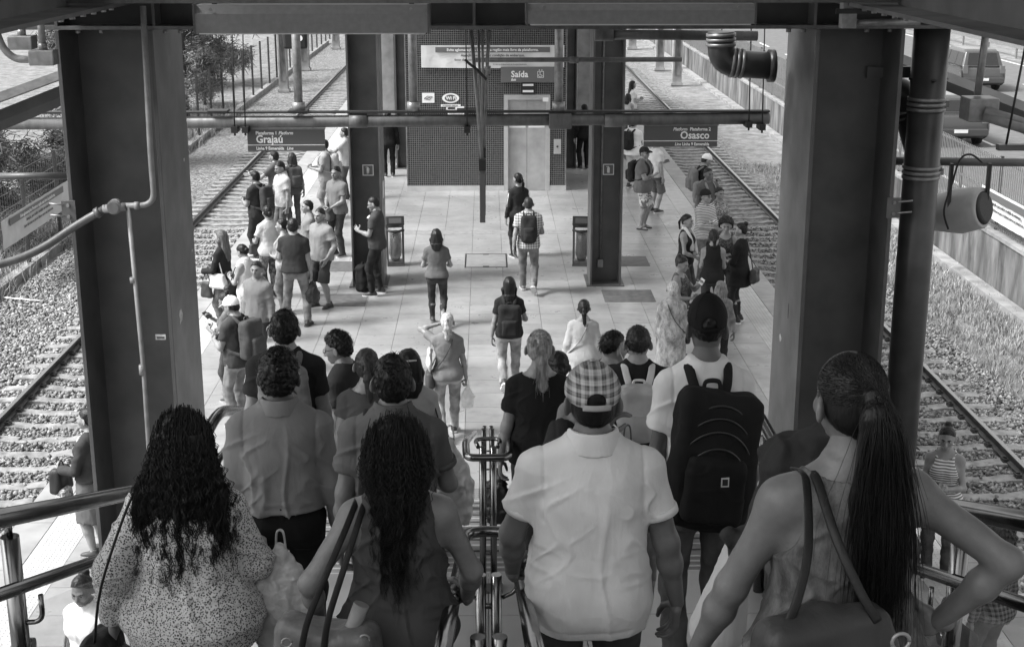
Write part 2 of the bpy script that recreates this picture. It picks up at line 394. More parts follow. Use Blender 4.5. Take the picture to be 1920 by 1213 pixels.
# platform-level rail continuing past the stair foot
# centre rail: near flight with its loop, far flight with its loop
c = empty('centre_handrail', label='double stainless handrail with looped end in the middle of the upper stairs', cat='handrail', group='centre handrails')
def cz(y, h=.82): return surf(y) + h
yn = 5.85
CHX = .125
loop = [(-CHX, -.5, cz(-.5)), (-CHX, yn, cz(yn)), (-CHX + .02, yn + .35, cz(yn) - .02), (CHX - .02, yn + .35, cz(yn) - .02), (CHX, yn, cz(yn)), (CHX, -.5, cz(-.5))]
MB().tube(bend_path(loop, .1), .027, 12).build('rail', CHROME, c)
for y in (2.4, 3.96, 5.65):
    for sx in (-.034, .034): MB().cyl((sx, y, surf(y) - .02), (sx, y, cz(y) - .05), .024, n=12).build('post', CHROME, c)
    MB().cyl((-.034, y, cz(y) - .2), (.034, y, cz(y) - .2), .014).build('spacer', CHROME, c)
    for sx in (-1, 1): MB().tube(bend_path([(sx * .06, y, cz(y) - .16), (sx * CHX, y, cz(y) - .13), (sx * CHX, y, cz(y) - .02)], .05), .01, 8).build('bracket', CHROME, c)
c = empty('centre_handrail', label='double stainless handrail with looped end in the middle of the lower stairs', cat='handrail', group='centre handrails')
y0 = 8.12
def cz(y): return surf(y) + .95
loop = [(-.14, 14.6, cz(14.6) - .06), (-.14, L1 - .05, cz(y0) - .02), (-.135, y0 + .12, cz(y0)), (-.13, y0, cz(y0)), (.13, y0, cz(y0)), (.135, y0 + .12, cz(y0)), (.14, L1 - .05, cz(y0) - .02), (.14, 14.6, cz(14.6) - .06)]
MB().tube(bend_path(loop, .1), .024, 12).build('rail', CHROME, c)
MB().tube(bend_path([(-.06, y0 + .13, cz(y0) + .02), (-.085, y0 + .25, cz(y0) + .03), (.085, y0 + .25, cz(y0) + .03), (.06, y0 + .13, cz(y0) + .02)], .06), .014, 8).build('cross_loop', CHROME, c)
for y in (y0 + .13, 11, 13.6):
    for sx in (-.034, .034): MB().cyl((sx, y, surf(y) - .02), (sx, y, cz(y) + .02), .021, n=12).build('post', CHROME, c)
    MB().box(-.09, .09, y - .06, y + .06, surf(y), surf(y) + .015).build('base_plate', CHROME, c)
    for dz in (.25, .5, .7): MB().cyl((-.035, y, surf(y) + dz), (.035, y, surf(y) + dz), .01).build('spacer', CHROME, c)

# ================================================================ tracks
def track(xc, label):
    t = empty('railway_track', (xc, 0, 0), label=label, cat='railway track')
    prof = [(-.07, ZB + .02), (.07, ZB + .02), (.07, ZB + .035), (.012, ZB + .06), (.012, -1.10), (.036, -1.09), (.036, -1.056), (-.036, -1.056), (-.036, -1.09), (-.012, -1.10), (-.012, ZB + .06), (-.07, ZB + .035)]
    for sx in (-.8, .8):
        MB().prism([(p[0] + sx, p[1]) for p in prof], 'y', 2, 160).build('rail', RAILSTEEL, t)
        MB().box(sx - .034, sx + .034, 2, 160, -1.056, -1.05).build('rail_head', RAILTOP, t)
    sm = MB()
    sm.prism([(-1.4, ZB - .12), (1.4, ZB - .12), (1.4, ZB + .005), (.95, ZB + .02), (.55, ZB + .02), (.35, ZB - .01), (-.35, ZB - .01), (-.55, ZB + .02), (-.95, ZB + .02), (-1.4, ZB + .005)], 'y', -.12, .12)
    sm = sm.mesh('sleeper'); sm.materials.append(SLEEP)
    cm = MB()
    for sx in (-.8, .8):
        for s2 in (-1, 1):
            cm.box(sx + s2 * .10 - .035, sx + s2 * .10 + .035, -.06, .06, ZB + .02, ZB + .055)
            cm.tube([(sx + s2 * .05, -.05, ZB + .06), (sx + s2 * .13, -.03, ZB + .075), (sx + s2 * .13, .03, ZB + .075), (sx + s2 * .05, .05, ZB + .06)], .012, 6)
    cm = cm.mesh('rail_clip'); cm.materials.append(RAILSTEEL)
    for k in range(110):
        o = link('sleeper', sm, None, t); o.location = (random.uniform(-.02, .02), 10 + k * .62, 0)
        if k < 42: link('rail_clip', cm, None, o)['kind'] = 'stuff'
track(-6.85, 'railway track left of the platform, steel rails on concrete sleepers')
track(6.85, 'railway track right of the platform, steel rails on concrete sleepers')

# ballast stones (uncountable)
def stones(name, x0, x1, y0, y1, dens, xc, seed, zf=None, lo=.05, hi=.42):
    r = np.random.default_rng(seed); n = int((x1 - x0) * (y1 - y0) * dens)
    x = r.uniform(x0, x1, n); y = r.uniform(y0, y1, n)
    keep = ~((np.abs(np.abs(x - xc) - .8) < .11))            # keep rails clear
    ph = (y - 10 + .31) % .62 - .31
    on = (np.abs(x - xc) < 1.38) & (np.abs(ph) < .125)        # sleepers mostly clear
    keep &= ~(on & (r.random(n) > .05))
    x, y = x[keep], y[keep]; n = len(x); s = r.uniform(.022, .05, n)
    z = np.full(n, ZB - .012) + r.uniform(-.012, .03, n) - (np.abs(x - xc) < 1.35) * .012
    if zf is not None: z += zf(x)
    base = np.array([(1, 0, 0), (-1, 0, 0), (0, 1, 0), (0, -1, 0), (0, 0, .8), (0, 0, -.8)], float)
    V = base[None] * s[:, None, None] * r.uniform(.6, 1.3, (n, 6, 1)) + r.normal(0, .25, (n, 6, 3)) * s[:, None, None]
    a = r.uniform(0, 6.28, n); ca, sa = np.cos(a), np.sin(a); V = np.stack([V[..., 0] * ca[:, None] - V[..., 1] * sa[:, None], V[..., 0] * sa[:, None] + V[..., 1] * ca[:, None], V[..., 2]], -1)
    V += np.stack([x, y, z], 1)[:, None, :]
    f = np.array([(0, 2, 4), (2, 1, 4), (1, 3, 4), (3, 0, 4), (2, 0, 5), (1, 2, 5), (3, 1, 5), (0, 3, 5)])
    F = (np.arange(n)[:, None, None] * 6 + f[None]).reshape(-1, 3)
    tone = np.repeat(np.clip(r.normal(.27, .10, n) * np.where(np.abs(np.repeat(x, 1) - xc) < .8, .8, 1), .04, .6), 6)
    o = link(name, mesh_np(name, V.reshape(-1, 3), F, ('tone', tone)), STONE)
    return tag(o, kind='stuff')
STONE = attr_mat('ballast_stone', 'tone', .9)
bank = lambda x: np.where(np.abs(x) > 8.6, .0, 0)
tag(stones('ballast_stones', -10.1, -4.95, 12, 36, 480, -6.85, 1), 'grey crushed stone ballast around the left-hand track', 'ballast')
tag(stones('ballast_stones', 4.95, 8.8, 11, 36, 480, 6.85, 2), 'grey crushed stone ballast around the right-hand track', 'ballast')

# dry grass on the right verge (uncountable blades)
def blades(name, x0, x1, y0, y1, n, h0, h1, wd, seed, m, zb=ZB - .05, clump=True, dens=None):
    r = np.random.default_rng(seed)
    if clump:
        nc = n // 14; cx = r.uniform(x0, x1, nc); cy = r.uniform(y0, y1, nc); ci = r.integers(0, nc, n)
        x = cx[ci] + r.normal(0, .09, n); y = cy[ci] + r.normal(0, .09, n); hs = r.uniform(.5, 1.3, nc)[ci]
    else: x = r.uniform(x0, x1, n); y = r.uniform(y0, y1, n); hs = 1
    if dens is not None: k = r.random(n) < dens(x, y); x, y = x[k], y[k]; hs = hs[k] if clump else 1; n = len(x)
    h = r.uniform(h0, h1, n) * hs; a = r.uniform(0, 6.28, n); l = r.uniform(.1, .9, n) * h; b = r.uniform(0, 6.28, n)
    p = np.stack([x, y, np.full(n, zb)], 1); dx = np.stack([np.cos(a), np.sin(a), 0 * a], 1) * wd * r.uniform(.6, 1.4, n)[:, None]
    ln = np.stack([np.cos(b), np.sin(b), 0 * b], 1) * l[:, None]; up = np.zeros((n, 3)); up[:, 2] = 1
    V = np.stack([p - dx, p + dx, p + ln * .35 + up * (h * .6)[:, None] + dx * .6, p + ln * .35 + up * (h * .6)[:, None] - dx * .6, p + ln + up * h[:, None]], 1)
    f4 = np.array([(0, 1, 2, 3)]); F = (np.arange(n)[:, None] * 5 + np.array([0, 1, 2])[None]); F2 = (np.arange(n)[:, None] * 5 + np.array([0, 2, 3])[None]); F3 = (np.arange(n)[:, None] * 5 + np.array([3, 2, 4])[None])
    o = link(name, mesh_np(name, V.reshape(-1, 3), np.concatenate([F, F2, F3]), ('tone', np.repeat(np.clip(r.normal(.30, .14, n), .05, .7), 5))), m)
    return tag(o, kind='stuff')
BLADE = attr_mat('grass_blade', 'tone', .8)
verge = lambda x, y: np.clip((x - 8.2 + .35 * np.sin(y * 1.7) + .2 * np.sin(y * 4.1)) / .9, .02, 1)
tag(blades('grass', 8.0, 10.9, 14, 46, 60000, .05, .16, .007, 3, BLADE, dens=verge), 'dry grass growing between the right track and the wall', 'grass')
tag(blades('grass', -13.5, -10.2, 22, 60, 26000, .15, .5, .012, 4, BLADE), 'tall pale grass behind the left-hand fence', 'grass')
# ================================================================ near columns and overhead steel
def h_column(label, x0, x1, y0, y1, z0, z1, m=STEEL, tf=.035, group=None, name='steel_column'):
    t = empty(name, ((x0 + x1) / 2, y0, z0), label=label, cat='column', group=group)
    L = lambda a, b, c, d, e, f: (a - (x0 + x1) / 2, b - (x0 + x1) / 2, c - y0, d - y0, e - z0, f - z0)
    ym = (y0 + y1) / 2
    MB().box(*L(x0, x0 + tf, y0, y1, z0, z1), ch=.004).build('flange', m, t)
    MB().box(*L(x1 - tf, x1, y0, y1, z0, z1), ch=.004).build('flange', m, t)
    MB().box(*L(x0 + tf, x1 - tf, ym - .015, ym + .015, z0, z1)).build('web', m, t)
    MB().box(*L(x0 - .06, x1 + .06, y0 - .05, y1 + .05, z0 - .005, z0 + .02)).build('base_plate', m, t)
    return t
NY = 12.3
cl = h_column('broad dark steel column left of the stairs with conduits on it', -3.66, -2.83, NY, NY + 1.15, 0, 5.52)
cr = h_column('broad dark steel column right of the stairs beside the downpipe', 2.83, 3.60, NY, NY + 1.15, 0, 5.52)
# stickers and scuffs on the left column
lx = cl.location.x
# bolted clamp plates on the outer flanges
for cc, sx in ((cl, -1), (cr, 1)):
    X = sx * (.415 if sx < 0 else .385)
    MB().box(X - .06, X + .06, -.03, -.006, 3.88, 4.06).build('clamp_plate', STEEL_L, cc)
    for dz in (3.92, 4.02):
        MB().cyl((X, -.05, dz), (X, -.03, dz), .016, n=6).build('bolt', GALV, cc)
        MB().cyl((X + sx * .02, -.02, dz), (X + sx * .16, -.05, dz + .02), .008).build('bolt', GALV, cc)
# cross beam over the columns
t = empty('cross_beam', (0, NY, 5.52), label='dark steel beam spanning across the stairs between the two broad columns', cat='beam')
MB().box(-4.6, 4.6, .05, .6, .0, .03).build('flange', STEEL_L, t)
MB().box(-4.6, 4.6, .3, .33, .03, .5).build('web', DARK, t)
MB().box(-4.6, 4.6, .05, .6, .5, .53).build('flange', STEEL, t)
for x in (-3.66, -2.83, -.1, 2.83, 3.6): MB().box(x - .012, x + .012, .06, .3, .03, .5).build('stiffener', STEEL, t)
for x in (-3.5, -3.3, -2.75, -2.62, 2.62, 2.75, 3.3, 3.5): MB().cyl((x, .14, -.035), (x, .14, .0), .022, n=6).build('bolt', GALV, t)
# luminaire boxes
for (xa, xb, ya, yb, lab) in ((365, 803, 10, 63, 'left'), (988, 1418, 8, 46, 'right')):
    p = at_y(xa, yb, 11.75); q = at_y(xb, ya, 11.75)
    t = empty('light_fixture', ((p.x + q.x) / 2, 11.75, p.z), label='long grey metal light fixture under the beam, the %s one' % lab, cat='light fixture', group='long fixtures under the beam')
    hw = (q.x - p.x) / 2; hh = q.z - p.z
    MB().prism([(0, .0), (.0, hh * .68), (.05, hh), (.3, hh), (.35, hh * .68), (.35, 0)], 'x', -hw, hw).build('housing', mat('fixture_grey', .19, .45, nz=(20, .1), bump=(150, .05)), t)
    for sx in (-1, 1): MB().box(sx * hw - .008, sx * hw + .008, -.006, .356, -.006, hh + .01).build('end_cap', STEEL, t)
    MB().box(-hw + .03, hw - .03, .03, .32, -.012, .001).build('diffuser', mat('diffuser', .7, .4), t)
    for sx in (-.85, .85):
        MB().cyl((sx * hw, -.012, hh * .85), (sx * hw, .0, hh * .85), .014, n=8).build('screw', GALV, t)
        MB().box(sx * hw - .02, sx * hw + .02, .15, .19, hh, hh + .3).build('hanger', DARK, t)
# front fascia channel just above the fixtures, long side beams running towards the concourse
t = empty('fascia_channel', (0, 11.4, 0), label='thin grey steel channel along the very top, above the fixtures', cat='beam')
MB().box(-5, 5, 0, .08, 5.79, 5.86).build('channel', STEEL_L, t)
for sx, w_ in ((-1, 'left'), (1, 'right')):
    t = empty('side_beam', (sx * 3.3, 0, 5.74), label='deep dark longitudinal beam overhead at the %s' % w_, cat='beam', group='longitudinal beams overhead')
    MB().box(-.32, .32, 2, 13.6, .0, .03).build('flange', STEEL, t)
    MB().box(-.02, .02, 2, 13.6, .03, .6).build('web', STEEL, t)
    MB().box(-.32, .32, 2, 13.6, .6, .63).build('flange', STEEL, t)
    for y in (10.6, 10.9, 11.2, 11.5, 11.8, 12.05):
        for xx in (-.2, .2): MB().cyl((xx, y, -.04), (xx, y, 0), .022, n=6).build('bolt', GALV, t)
    MB().box(-.26, .26, 10.4, 12.2, -.012, -.001).build('splice_plate', STEEL_L, t)
# concourse roof and floor above the stairs (shade only; out of frame)
rf = empty('concourse_roof', kind='structure')
MB().box(-4.6, 4.6, 1.5, 12.2, 8.4, 8.6).build('roof_deck', mat('roof_sheet', .35, .6), rf)
MB().box(-2.6, 2.6, 13.8, 62, 6.25, 6.35).build('canopy', mat('canopy_sheet', .45, .6), rf)
MB().box(-7.5, 7.5, -14, -1.22, 5.0, 5.36).build('concourse_floor', CONC, rf)
# ================================================================ conduits and pipes
def pipe(name, label, pts, r, m, cat='pipe', bend=.12, n=12, group=None, collars=(), parent=None):
    t = parent or empty(name, label=label, cat=cat, group=group)
    MB().tube(bend_path(pts, bend), r, n).build('tube', m, t)
    for (a, b) in collars: MB().cyl(a, b, r * 1.35, n=n).build('collar', m, t)
    return t
c0 = NY - .05
A = lambda x, y, Y=c0: tuple(at_y(x, y, Y))
pipe('conduit', 'thin light conduit dropping down the left column and bending into a junction box', [A(268, 12), A(283, 300), A(290, 385), A(235, 386)], .026, CONDUIT, bend=.16, collars=[(A(262, 386), A(252, 386))])
pipe('conduit', 'thin conduit running from the junction box down the left column to the floor', [A(240, 384), A(270, 700), A(292, 1040, c0)], .022, CONDUIT, collars=[(A(249, 520), A(250, 530)), (A(266, 684), A(267, 702))])
pipe('conduit', 'dark conduit curving from the junction box out to the left', [A(200, 390), A(150, 418), A(60, 480, c0 - .2), A(-60, 512, c0 - .4)], .035, STEEL_L, bend=.4, collars=[(A(188, 396), A(180, 401))])
jb = empty('junction_box', A(215, 388), label='cast round conduit junction box fixed to the left column', cat='junction box')
MB().cyl((.0, -.03, 0), (0, .05, 0), .065, n=16).cyl((0, -.045, 0), (0, -.03, 0), .058, n=16).cyl((-.1, 0, -.02), (.1, 0, .0), .038, n=12).build('housing', CONDUIT, jb)
MB().cyl((0, -.06, 0), (0, -.04, 0), .05, n=16).build('cover', STEEL_L, jb)
# boxes with stub pipes at upper left
for (bx, by, w_, h_, Y, lab) in ((42, 80, .2, .11, 11.9, 'left'), (82, 108, .2, .12, 11.6, 'right')):
    p = at_y(bx, by, Y)
    t = empty('conduit_box', p, label='grey square conduit box with stub pipe at upper left, the %s one' % lab, cat='junction box', group='conduit boxes at upper left')
    MB().box(-w_ / 2, w_ / 2, -.08, .08, -h_ / 2, h_ / 2, ch=.008).build('housing', GALV, t)
    MB().cyl((.0, 0, h_ / 2), (0, 0, h_ / 2 + .4), .028, n=12).build('stub', GALV, t)
    MB().cyl((.0, 0, h_ / 2), (0, 0, h_ / 2 + .05), .036, n=12).build('collar', GALV, t)
pipe('conduit', 'curved pale conduit at the upper left corner under the boxes', [A(78, 112, 11.6), A(30, 112, 11.6), A(8, 95, 11.6), A(-8, 60, 11.6), A(-10, -10, 11.6)], .03, GALV, bend=.12)
# horizontal service pipes across the platform
PY = 19.0
zP = at_y(960, 226, PY).z; xl = at_y(-30, 232, PY).x; xr = at_y(1442, 214, PY).x
t = pipe('service_pipe', 'long grey horizontal pipe hung across the platform in front of the lift', [(xl, PY, zP - .03), (xr, PY, zP + .02)], .08, STEEL_L, n=16)
MB().box(xl, xr, PY - .06, PY + .06, zP + .105, zP + .13).build('cable_tray', DARK, t)
for px in (672, 1150): p = at_y(px, 226, PY); MB().cyl((p.x - .12, PY, zP), (p.x + .12, PY, zP), .095, n=16).build('sleeve', STEEL_L, t)
p = at_y(1050, 224, PY); MB().box(p.x - .15, p.x + .15, PY - .13, PY + .13, zP - .1, zP + .1, ch=.01).build('pull_box', STEEL_L, t)
for px in (560, 410 - 0, 875):
    p = at_y(px, 212, PY); MB().box(p.x - .13, p.x + .13, PY - .12, PY + .12, zP + .126, zP + .15).build('saddle', DARK, t)
for px, lab in ((560, 'left of the lift, above the sign'), (775, 'on the left side of the lift'), (1047, 'on the right side of the lift')):
    p = at_y(px, 200, PY)
    t = empty('pipe_hanger', (p.x, PY, zP + .13), label='vertical galvanised pipe hanging down to the cross pipe ' + lab, cat='pipe', group='vertical hanger pipes')
    MB().cyl((0, 0, .0), (0, 0, 1.5), .058, n=14).build('tube', GALV, t)
    MB().cyl((0, 0, .0), (0, 0, .12), .085, n=14).build('collar', GALV, t)
rods = [(437, 60, 245), (457, 60, 245), (1407, 60, 235), (1432, 60, 240), (873, 60, 245)]
for i, (px, ya, yb) in enumerate(rods):
    a = at_y(px, ya, PY - .15); b = at_y(px + (3 if px < 900 else -3), yb, PY - .15)
    lab = ['left rod of the pair above the left sign', 'right rod of the pair above the left sign', 'left rod of the pair above the right sign', 'right rod of the pair above the right sign', 'single rod left of the hanging sign'][i]
    t = empty('threaded_rod', b, label='thin black threaded ' + lab, cat='rod', group='threaded rods')
    MB().cyl((0, 0, 0), a - b + Vector((0, 0, .5)), .009, n=6).build('rod', BLACK, t)
    MB().box(-.04, .04, -.05, .22, -.03, .05).build('clamp', BLACK, t)
    MB().cyl((0, 0, -.07), (0, 0, 0), .014, n=6).build('nut', BLACK, t)
# thin pipe at y=112
pa = at_y(890, 113, 16.5); pb = at_y(1278, 112, 16.5)
pipe('service_pipe', 'thin dark pipe crossing in front of the lift banner', [pa, pb], .028, STEEL_L, collars=[(at_y(1068, 113, 16.5), at_y(1085, 113, 16.5))])
pa = at_y(-20, 331, 14); pb = at_y(130, 330, 14)
pipe('service_pipe', 'short dark pipe left of the broad left column', [pa, pb], .035, STEEL)
pa = at_y(1420, 68, 14.6); pb = at_y(1120, 65, 14.6)
pipe('service_pipe', 'grey pipe with box under the beam at upper right centre', [pa, pb], .05, STEEL_L, collars=[(at_y(1150, 65, 14.6), at_y(1115, 65, 14.6))])
# hanging direction sign seen edge-on, with V hangers
t = empty('hanging_sign', (0, 0, 0), label='dark direction sign hung edge-on in the middle above the platform', cat='sign')
a = at_y(905, 418, 12.0); hz = at_y(905, 326, 12.0).z
MB().box(a.x - .024, a.x + .024, 12.0, 13.3, a.z, hz, ch=.004).build('board', SIGN_M, t)
MB().box(a.x + .0245, a.x + .027, 12.08, 13.25, a.z + .05, hz - .05).build('face', STEEL_L, t)
for (x1, y1, x0_, Y) in ((884, 58, 902, 12.2), (897, 58, 903, 12.2), (917, 58, 909, 12.9), (905, 58, 907, 12.9)):
    p0 = Vector((a.x, Y, hz)); p1 = at_y(x1, y1, 12.55)
    MB().cyl(p0, p1, .016 if x1 in (884, 917) else .012, n=8).build('hanger_rod', GALV, t)
MB().box(a.x - .03, a.x + .03, 12.15, 12.28, hz, hz + .09).box(a.x - .03, a.x + .03, 12.85, 12.98, hz, hz + .09).build('bracket', DARK, t)
cb = [at_y(872, 112, 12.4), at_y(880, 120, 12.4), at_y(895, 132, 12.4), at_y(912, 150, 12.4)]
MB().tube(smooth_path(cb), .012, 6).build('cable', BLACK, t)
MB().cyl(at_y(914, 125, 12.3), at_y(916, 140, 12.3), .03, .02, 8).build('clamp', GALV, t)
# platform signs
def plat_sign(xa, xb, ya, yb, lines, right, label, Y):
    p = at_y(xa, yb, Y); q = at_y(xb, ya, Y); W = q.x - p.x; H = q.z - p.z
    t = empty('platform_sign', (p.x, Y, p.z), label=label, cat='sign', group='hanging platform signs')
    MB().box(0, W, 0, .06, 0, H, ch=.003).build('board', SIGN, t)
    MB().box(0, W, -.003, -.0005, H * .27, H * .30).build('rule', WHITE, t)
    MB().box(-.01, W + .01, -.005, .065, H, H + .02).build('top_channel', GALV, t)
    for sx in (.15, .85): MB().cyl((W * sx, .03, H + .02), (W * sx, .03, zP - .05 - p.z), .012).build('hanger', GALV, t)
    for (s, size, fx, fz, bold, shear) in lines:
        text('lettering', s, size * H, face_cam(fx * W, -.003, fz * H), WHITE, t, bold=bold * H, shear=shear, align='RIGHT' if right else 'LEFT', xs=.92)
    return t
plat_sign(465, 608, 243, 284, [('Plataforma 1', .21, .11, .77, .006, 0), ('Platform', .21, .405, .77, .004, .25), ('Grajaú', .50, .11, .39, .012, 0), ('Linha 9 Esmeralda', .19, .11, .07, .006, 0), ('Line', .19, .505, .07, .004, .25)], False, 'dark hanging sign reading Plataforma 1 Grajaú over the left platform edge', PY)
plat_sign(1207, 1346, 236, 276, [('Platform', .21, .585, .77, .004, .25), ('Plataforma 2', .21, .905, .77, .006, 0), ('Osasco', .50, .89, .39, .012, 0), ('Line', .19, .505, .07, .004, .25), ('Linha 9 Esmeralda', .19, .89, .07, .006, 0)], True, 'dark hanging sign reading Plataforma 2 Osasco over the right platform edge', PY)

# ================================================================ right-hand downpipe group
DP = mat('downpipe_dark', .045, .35, nz=(6, .25), bump=(60, .05))
P = lambda x, y, Y=12.6: at_y(x, y, Y)
t = empty('downpipe', label='thick dark vertical downpipe with bright clamps right of the broad column', cat='pipe')
top = P(1762, -40); bot = P(1698, 900)
bot = Vector((top.x - .03, 12.6, 0)); top = Vector((top.x - .03, 12.6, 5.9))
MB().cyl(bot, top, .158, n=24).build('tube', DP, t)
for yy in (195, 322):
    z = P(1750, yy).z
    for dz in (-.045, .0, .045): MB().cyl((top.x, 12.6, z + dz - .014), (top.x, 12.6, z + dz + .014), .168, n=24).build('clamp_band', GALV, t)
    MB().box(top.x + .165, top.x + .2, 12.58, 12.62, z - .03, z + .03).build('clamp_bolt', GALV, t)
zt = P(1700, 190).z
MB().tube(bend_path([P(1640, 165, 13.0), P(1700, 172, 13.0), P(1712, 250, 12.8), P(1742, 330, 12.62)], .28), .13, 18).build('branch_elbow', DP, t)
e0 = P(1695, 205, 12.9)
for k in range(3): MB().cyl(e0 + Vector((.02 * k, 0, -.05 * k)), e0 + Vector((.02 * k + .006, 0, -.05 * k - .02)), .142, n=18).build('clamp_band', GALV, t)
MB().box(top.x - .5, top.x + .15, 12.78, 12.84, P(1700, 140).z - .05, P(1700, 140).z + .05).build('wall_bracket', STEEL, t)
MB().tube([(top.x - .17, 12.6, P(1750, 148).z), (top.x, 12.43, P(1750, 148).z), (top.x + .17, 12.6, P(1750, 148).z)], .012, 6).build('u_bolt', DARK, t)
t = empty('elbow_pipe', label='dark ribbed elbow pipe turning into the broad right column near the top', cat='pipe')
Y2 = 13.2
MB().tube(bend_path([P(1352, 60, Y2), P(1352, 118, Y2), P(1448, 124, Y2)], .28), .125, 20).build('tube', DP, t)
for (a, b) in (((1352, 66), (1352, 84)), ((1372, 118), (1390, 120))):
    pa, pb = P(*a, Y2), P(*b, Y2)
    for k in range(3):
        c_ = pa.lerp(pb, k / 2); d_ = (pb - pa).normalized() * .014
        MB().cyl(c_ - d_, c_ + d_, .138, n=20).build('clamp_band', GALV, t)
MB().cyl(P(1440, 124, Y2), P(1452, 124, Y2), .15, n=20).build('flange', DP, t)
# brackets / horizontal bars on the right
t = pipe('service_pipe', 'dark horizontal bar right of the downpipe carrying the horn speaker', [P(1655, 302, 13.4), P(1990, 306, 13.4)], .04, STEEL)
t = empty('pa_horn', label='pale round-ended projector speaker hanging from the bar at the right', cat='speaker')
cpt = P(1815, 393, 13.2)
MB().tube([cpt + Vector(v) for v in ((-.42, .35, -.12), (-.3, .25, -.09), (-.05, .08, -.03), (.1, -.06, .03), (.12, -.08, .035))], [.10, .16, .22, .2, .185], 24).build('body', mat('speaker_shell', .38, .5, nz=(6, .15)), t)
MB().cyl(cpt + Vector((.118, -.078, .035)), cpt + Vector((.14, -.1, .042)), .165, .13, 24).build('grille', mat('speaker_grille', .05, .7, bump=(200, .5)), t)
for dx in (-.2, .16):
    MB().box(cpt.x + dx - .014, cpt.x + dx + .014, 13.15, 13.2, cpt.z - .02, P(1815, 306, 13.2).z).build('bracket_arm', DARK, t)
MB().tube(smooth_path([P(1778, 430, 13.1), P(1770, 395, 13.1), P(1785, 345, 13.1), P(1800, 300, 13.1), P(1820, 290, 13.1), P(1842, 305, 13.1)]), .01, 6).build('cable', BLACK, t)
# box, conduits and bracket at the upper right
t = empty('conduit_box', P(1838, 205, 12.2), label='large grey box with two conduits at the right below the hanger', cat='junction box')
MB().box(-.13, .13, -.1, .16, -.1, .1, ch=.01).build('housing', GALV, t)
for k, dz in enumerate((.0, -.05)): MB().tube([(.0, -.1 - .02, dz), (.25, -.2 - .1 * k, dz - .07), (.9, -.3, dz - .3)], .04, 10).build('conduit', CONDUIT, t)
MB().cyl((.0, .1, .11), (.03, .1, .75), .032, n=12).build('stub', GALV, t)
MB().box(.05, .4, -.4, -.32, -.30, -.25).build('bracket', STEEL, t)
MB().cyl((.12, -.35, -.3), (.22, -.35, .7), .01, n=6).build('rod', BLACK, t)
t = empty('angled_channel', label='dark angled steel channel at the right behind the downpipe', cat='beam')
pa, pb = P(1670, 112, 14.5), P(2000, 240, 14.5)
MB().tube([pa, pb], .09, 4, smooth=False, flat=(1, .5)).build('channel', STEEL, t)
t = empty('angled_channel', label='pale angled steel gutter at the upper left beyond the column', cat='beam')
pa, pb = P(-60, 205, 13.5), P(118, 140, 14.6)
MB().tube([pa, pb], .1, 4, smooth=False, flat=(.5, 1.2)).build('channel', STEEL_L, t)
MB().tube([pa + Vector((0, 0, -.22)), pb + Vector((0, 0, -.2))], .1, 4, smooth=False, flat=(1, .3)).build('lip', STEEL, t)
t = empty('bracket_box', P(1590, 30, 11.9), label='small grey box with pipe stubs on top of the right column', cat='junction box')
MB().box(-.06, .06, -.06, .06, -.1, .12, ch=.006).build('housing', GALV, t)
MB().cyl((.06, 0, -.06), (.6, 0, -.05), .03, n=12).build('stub', GALV, t)
MB().box(-.12, .3, -.08, -.065, .02, .06).build('strap_bar', DARK, t)

# ================================================================ middle columns, bins, fire signs
def icon_sign(parent, c, s):
    x, y, z = c
    MB().box(x - s / 2, x + s / 2, y - .006, y - .001, z - s / 2, z + s / 2).build('sign_plate', WHITE, parent)
    MB().box(x - s * .42, x + s * .42, y - .009, y - .0065, z - s * .42, z + s * .42).build('sign_field', SIGN_M, parent)
    MB().cyl((x, y - .010, z - s * .3), (x, y - .010, z + s * .16), s * .13, n=10).cyl((x, y - .010, z + s * .16), (x, y - .010, z + s * .26), s * .1, s * .04, n=10).box(x - s * .2, x + s * .02, y - .014, y - .0095, z + s * .24, z + s * .3).build('extinguisher_symbol', WHITE, parent)
for sgn, w_ in ((-1, 'left'), (1, 'right')):
    xa, xb = sorted((sgn * 1.88, sgn * 2.45))
    t = h_column('tall dark steel column on the platform, %s of the lift' % w_, xa, xb, 25.1, 25.9, 0, 6.2)
    z = at_y(685, 326, 25.1).z
    icon_sign(t, (.02 if sgn < 0 else .05, .38 - .004, z), .2)
    if sgn > 0:
        x = at_y(1130, 300, 25.3).x - t.location.x
        MB().cyl((x, .36, .35), (x, .36, 6.0), .022, n=10).build('conduit', GALV, t)
        MB().box(x - .05, x + .05, .3, .38, .28, .42).build('outlet_box', GALV, t)
    else: MB().box(.24, .3, .2, .35, 1.6, 1.9).build('notice', WHITE, t)
BAG = mat('clear_bag', .1, .25, alpha=.75, nz=(9, .2), bump=(9, .6, .05))
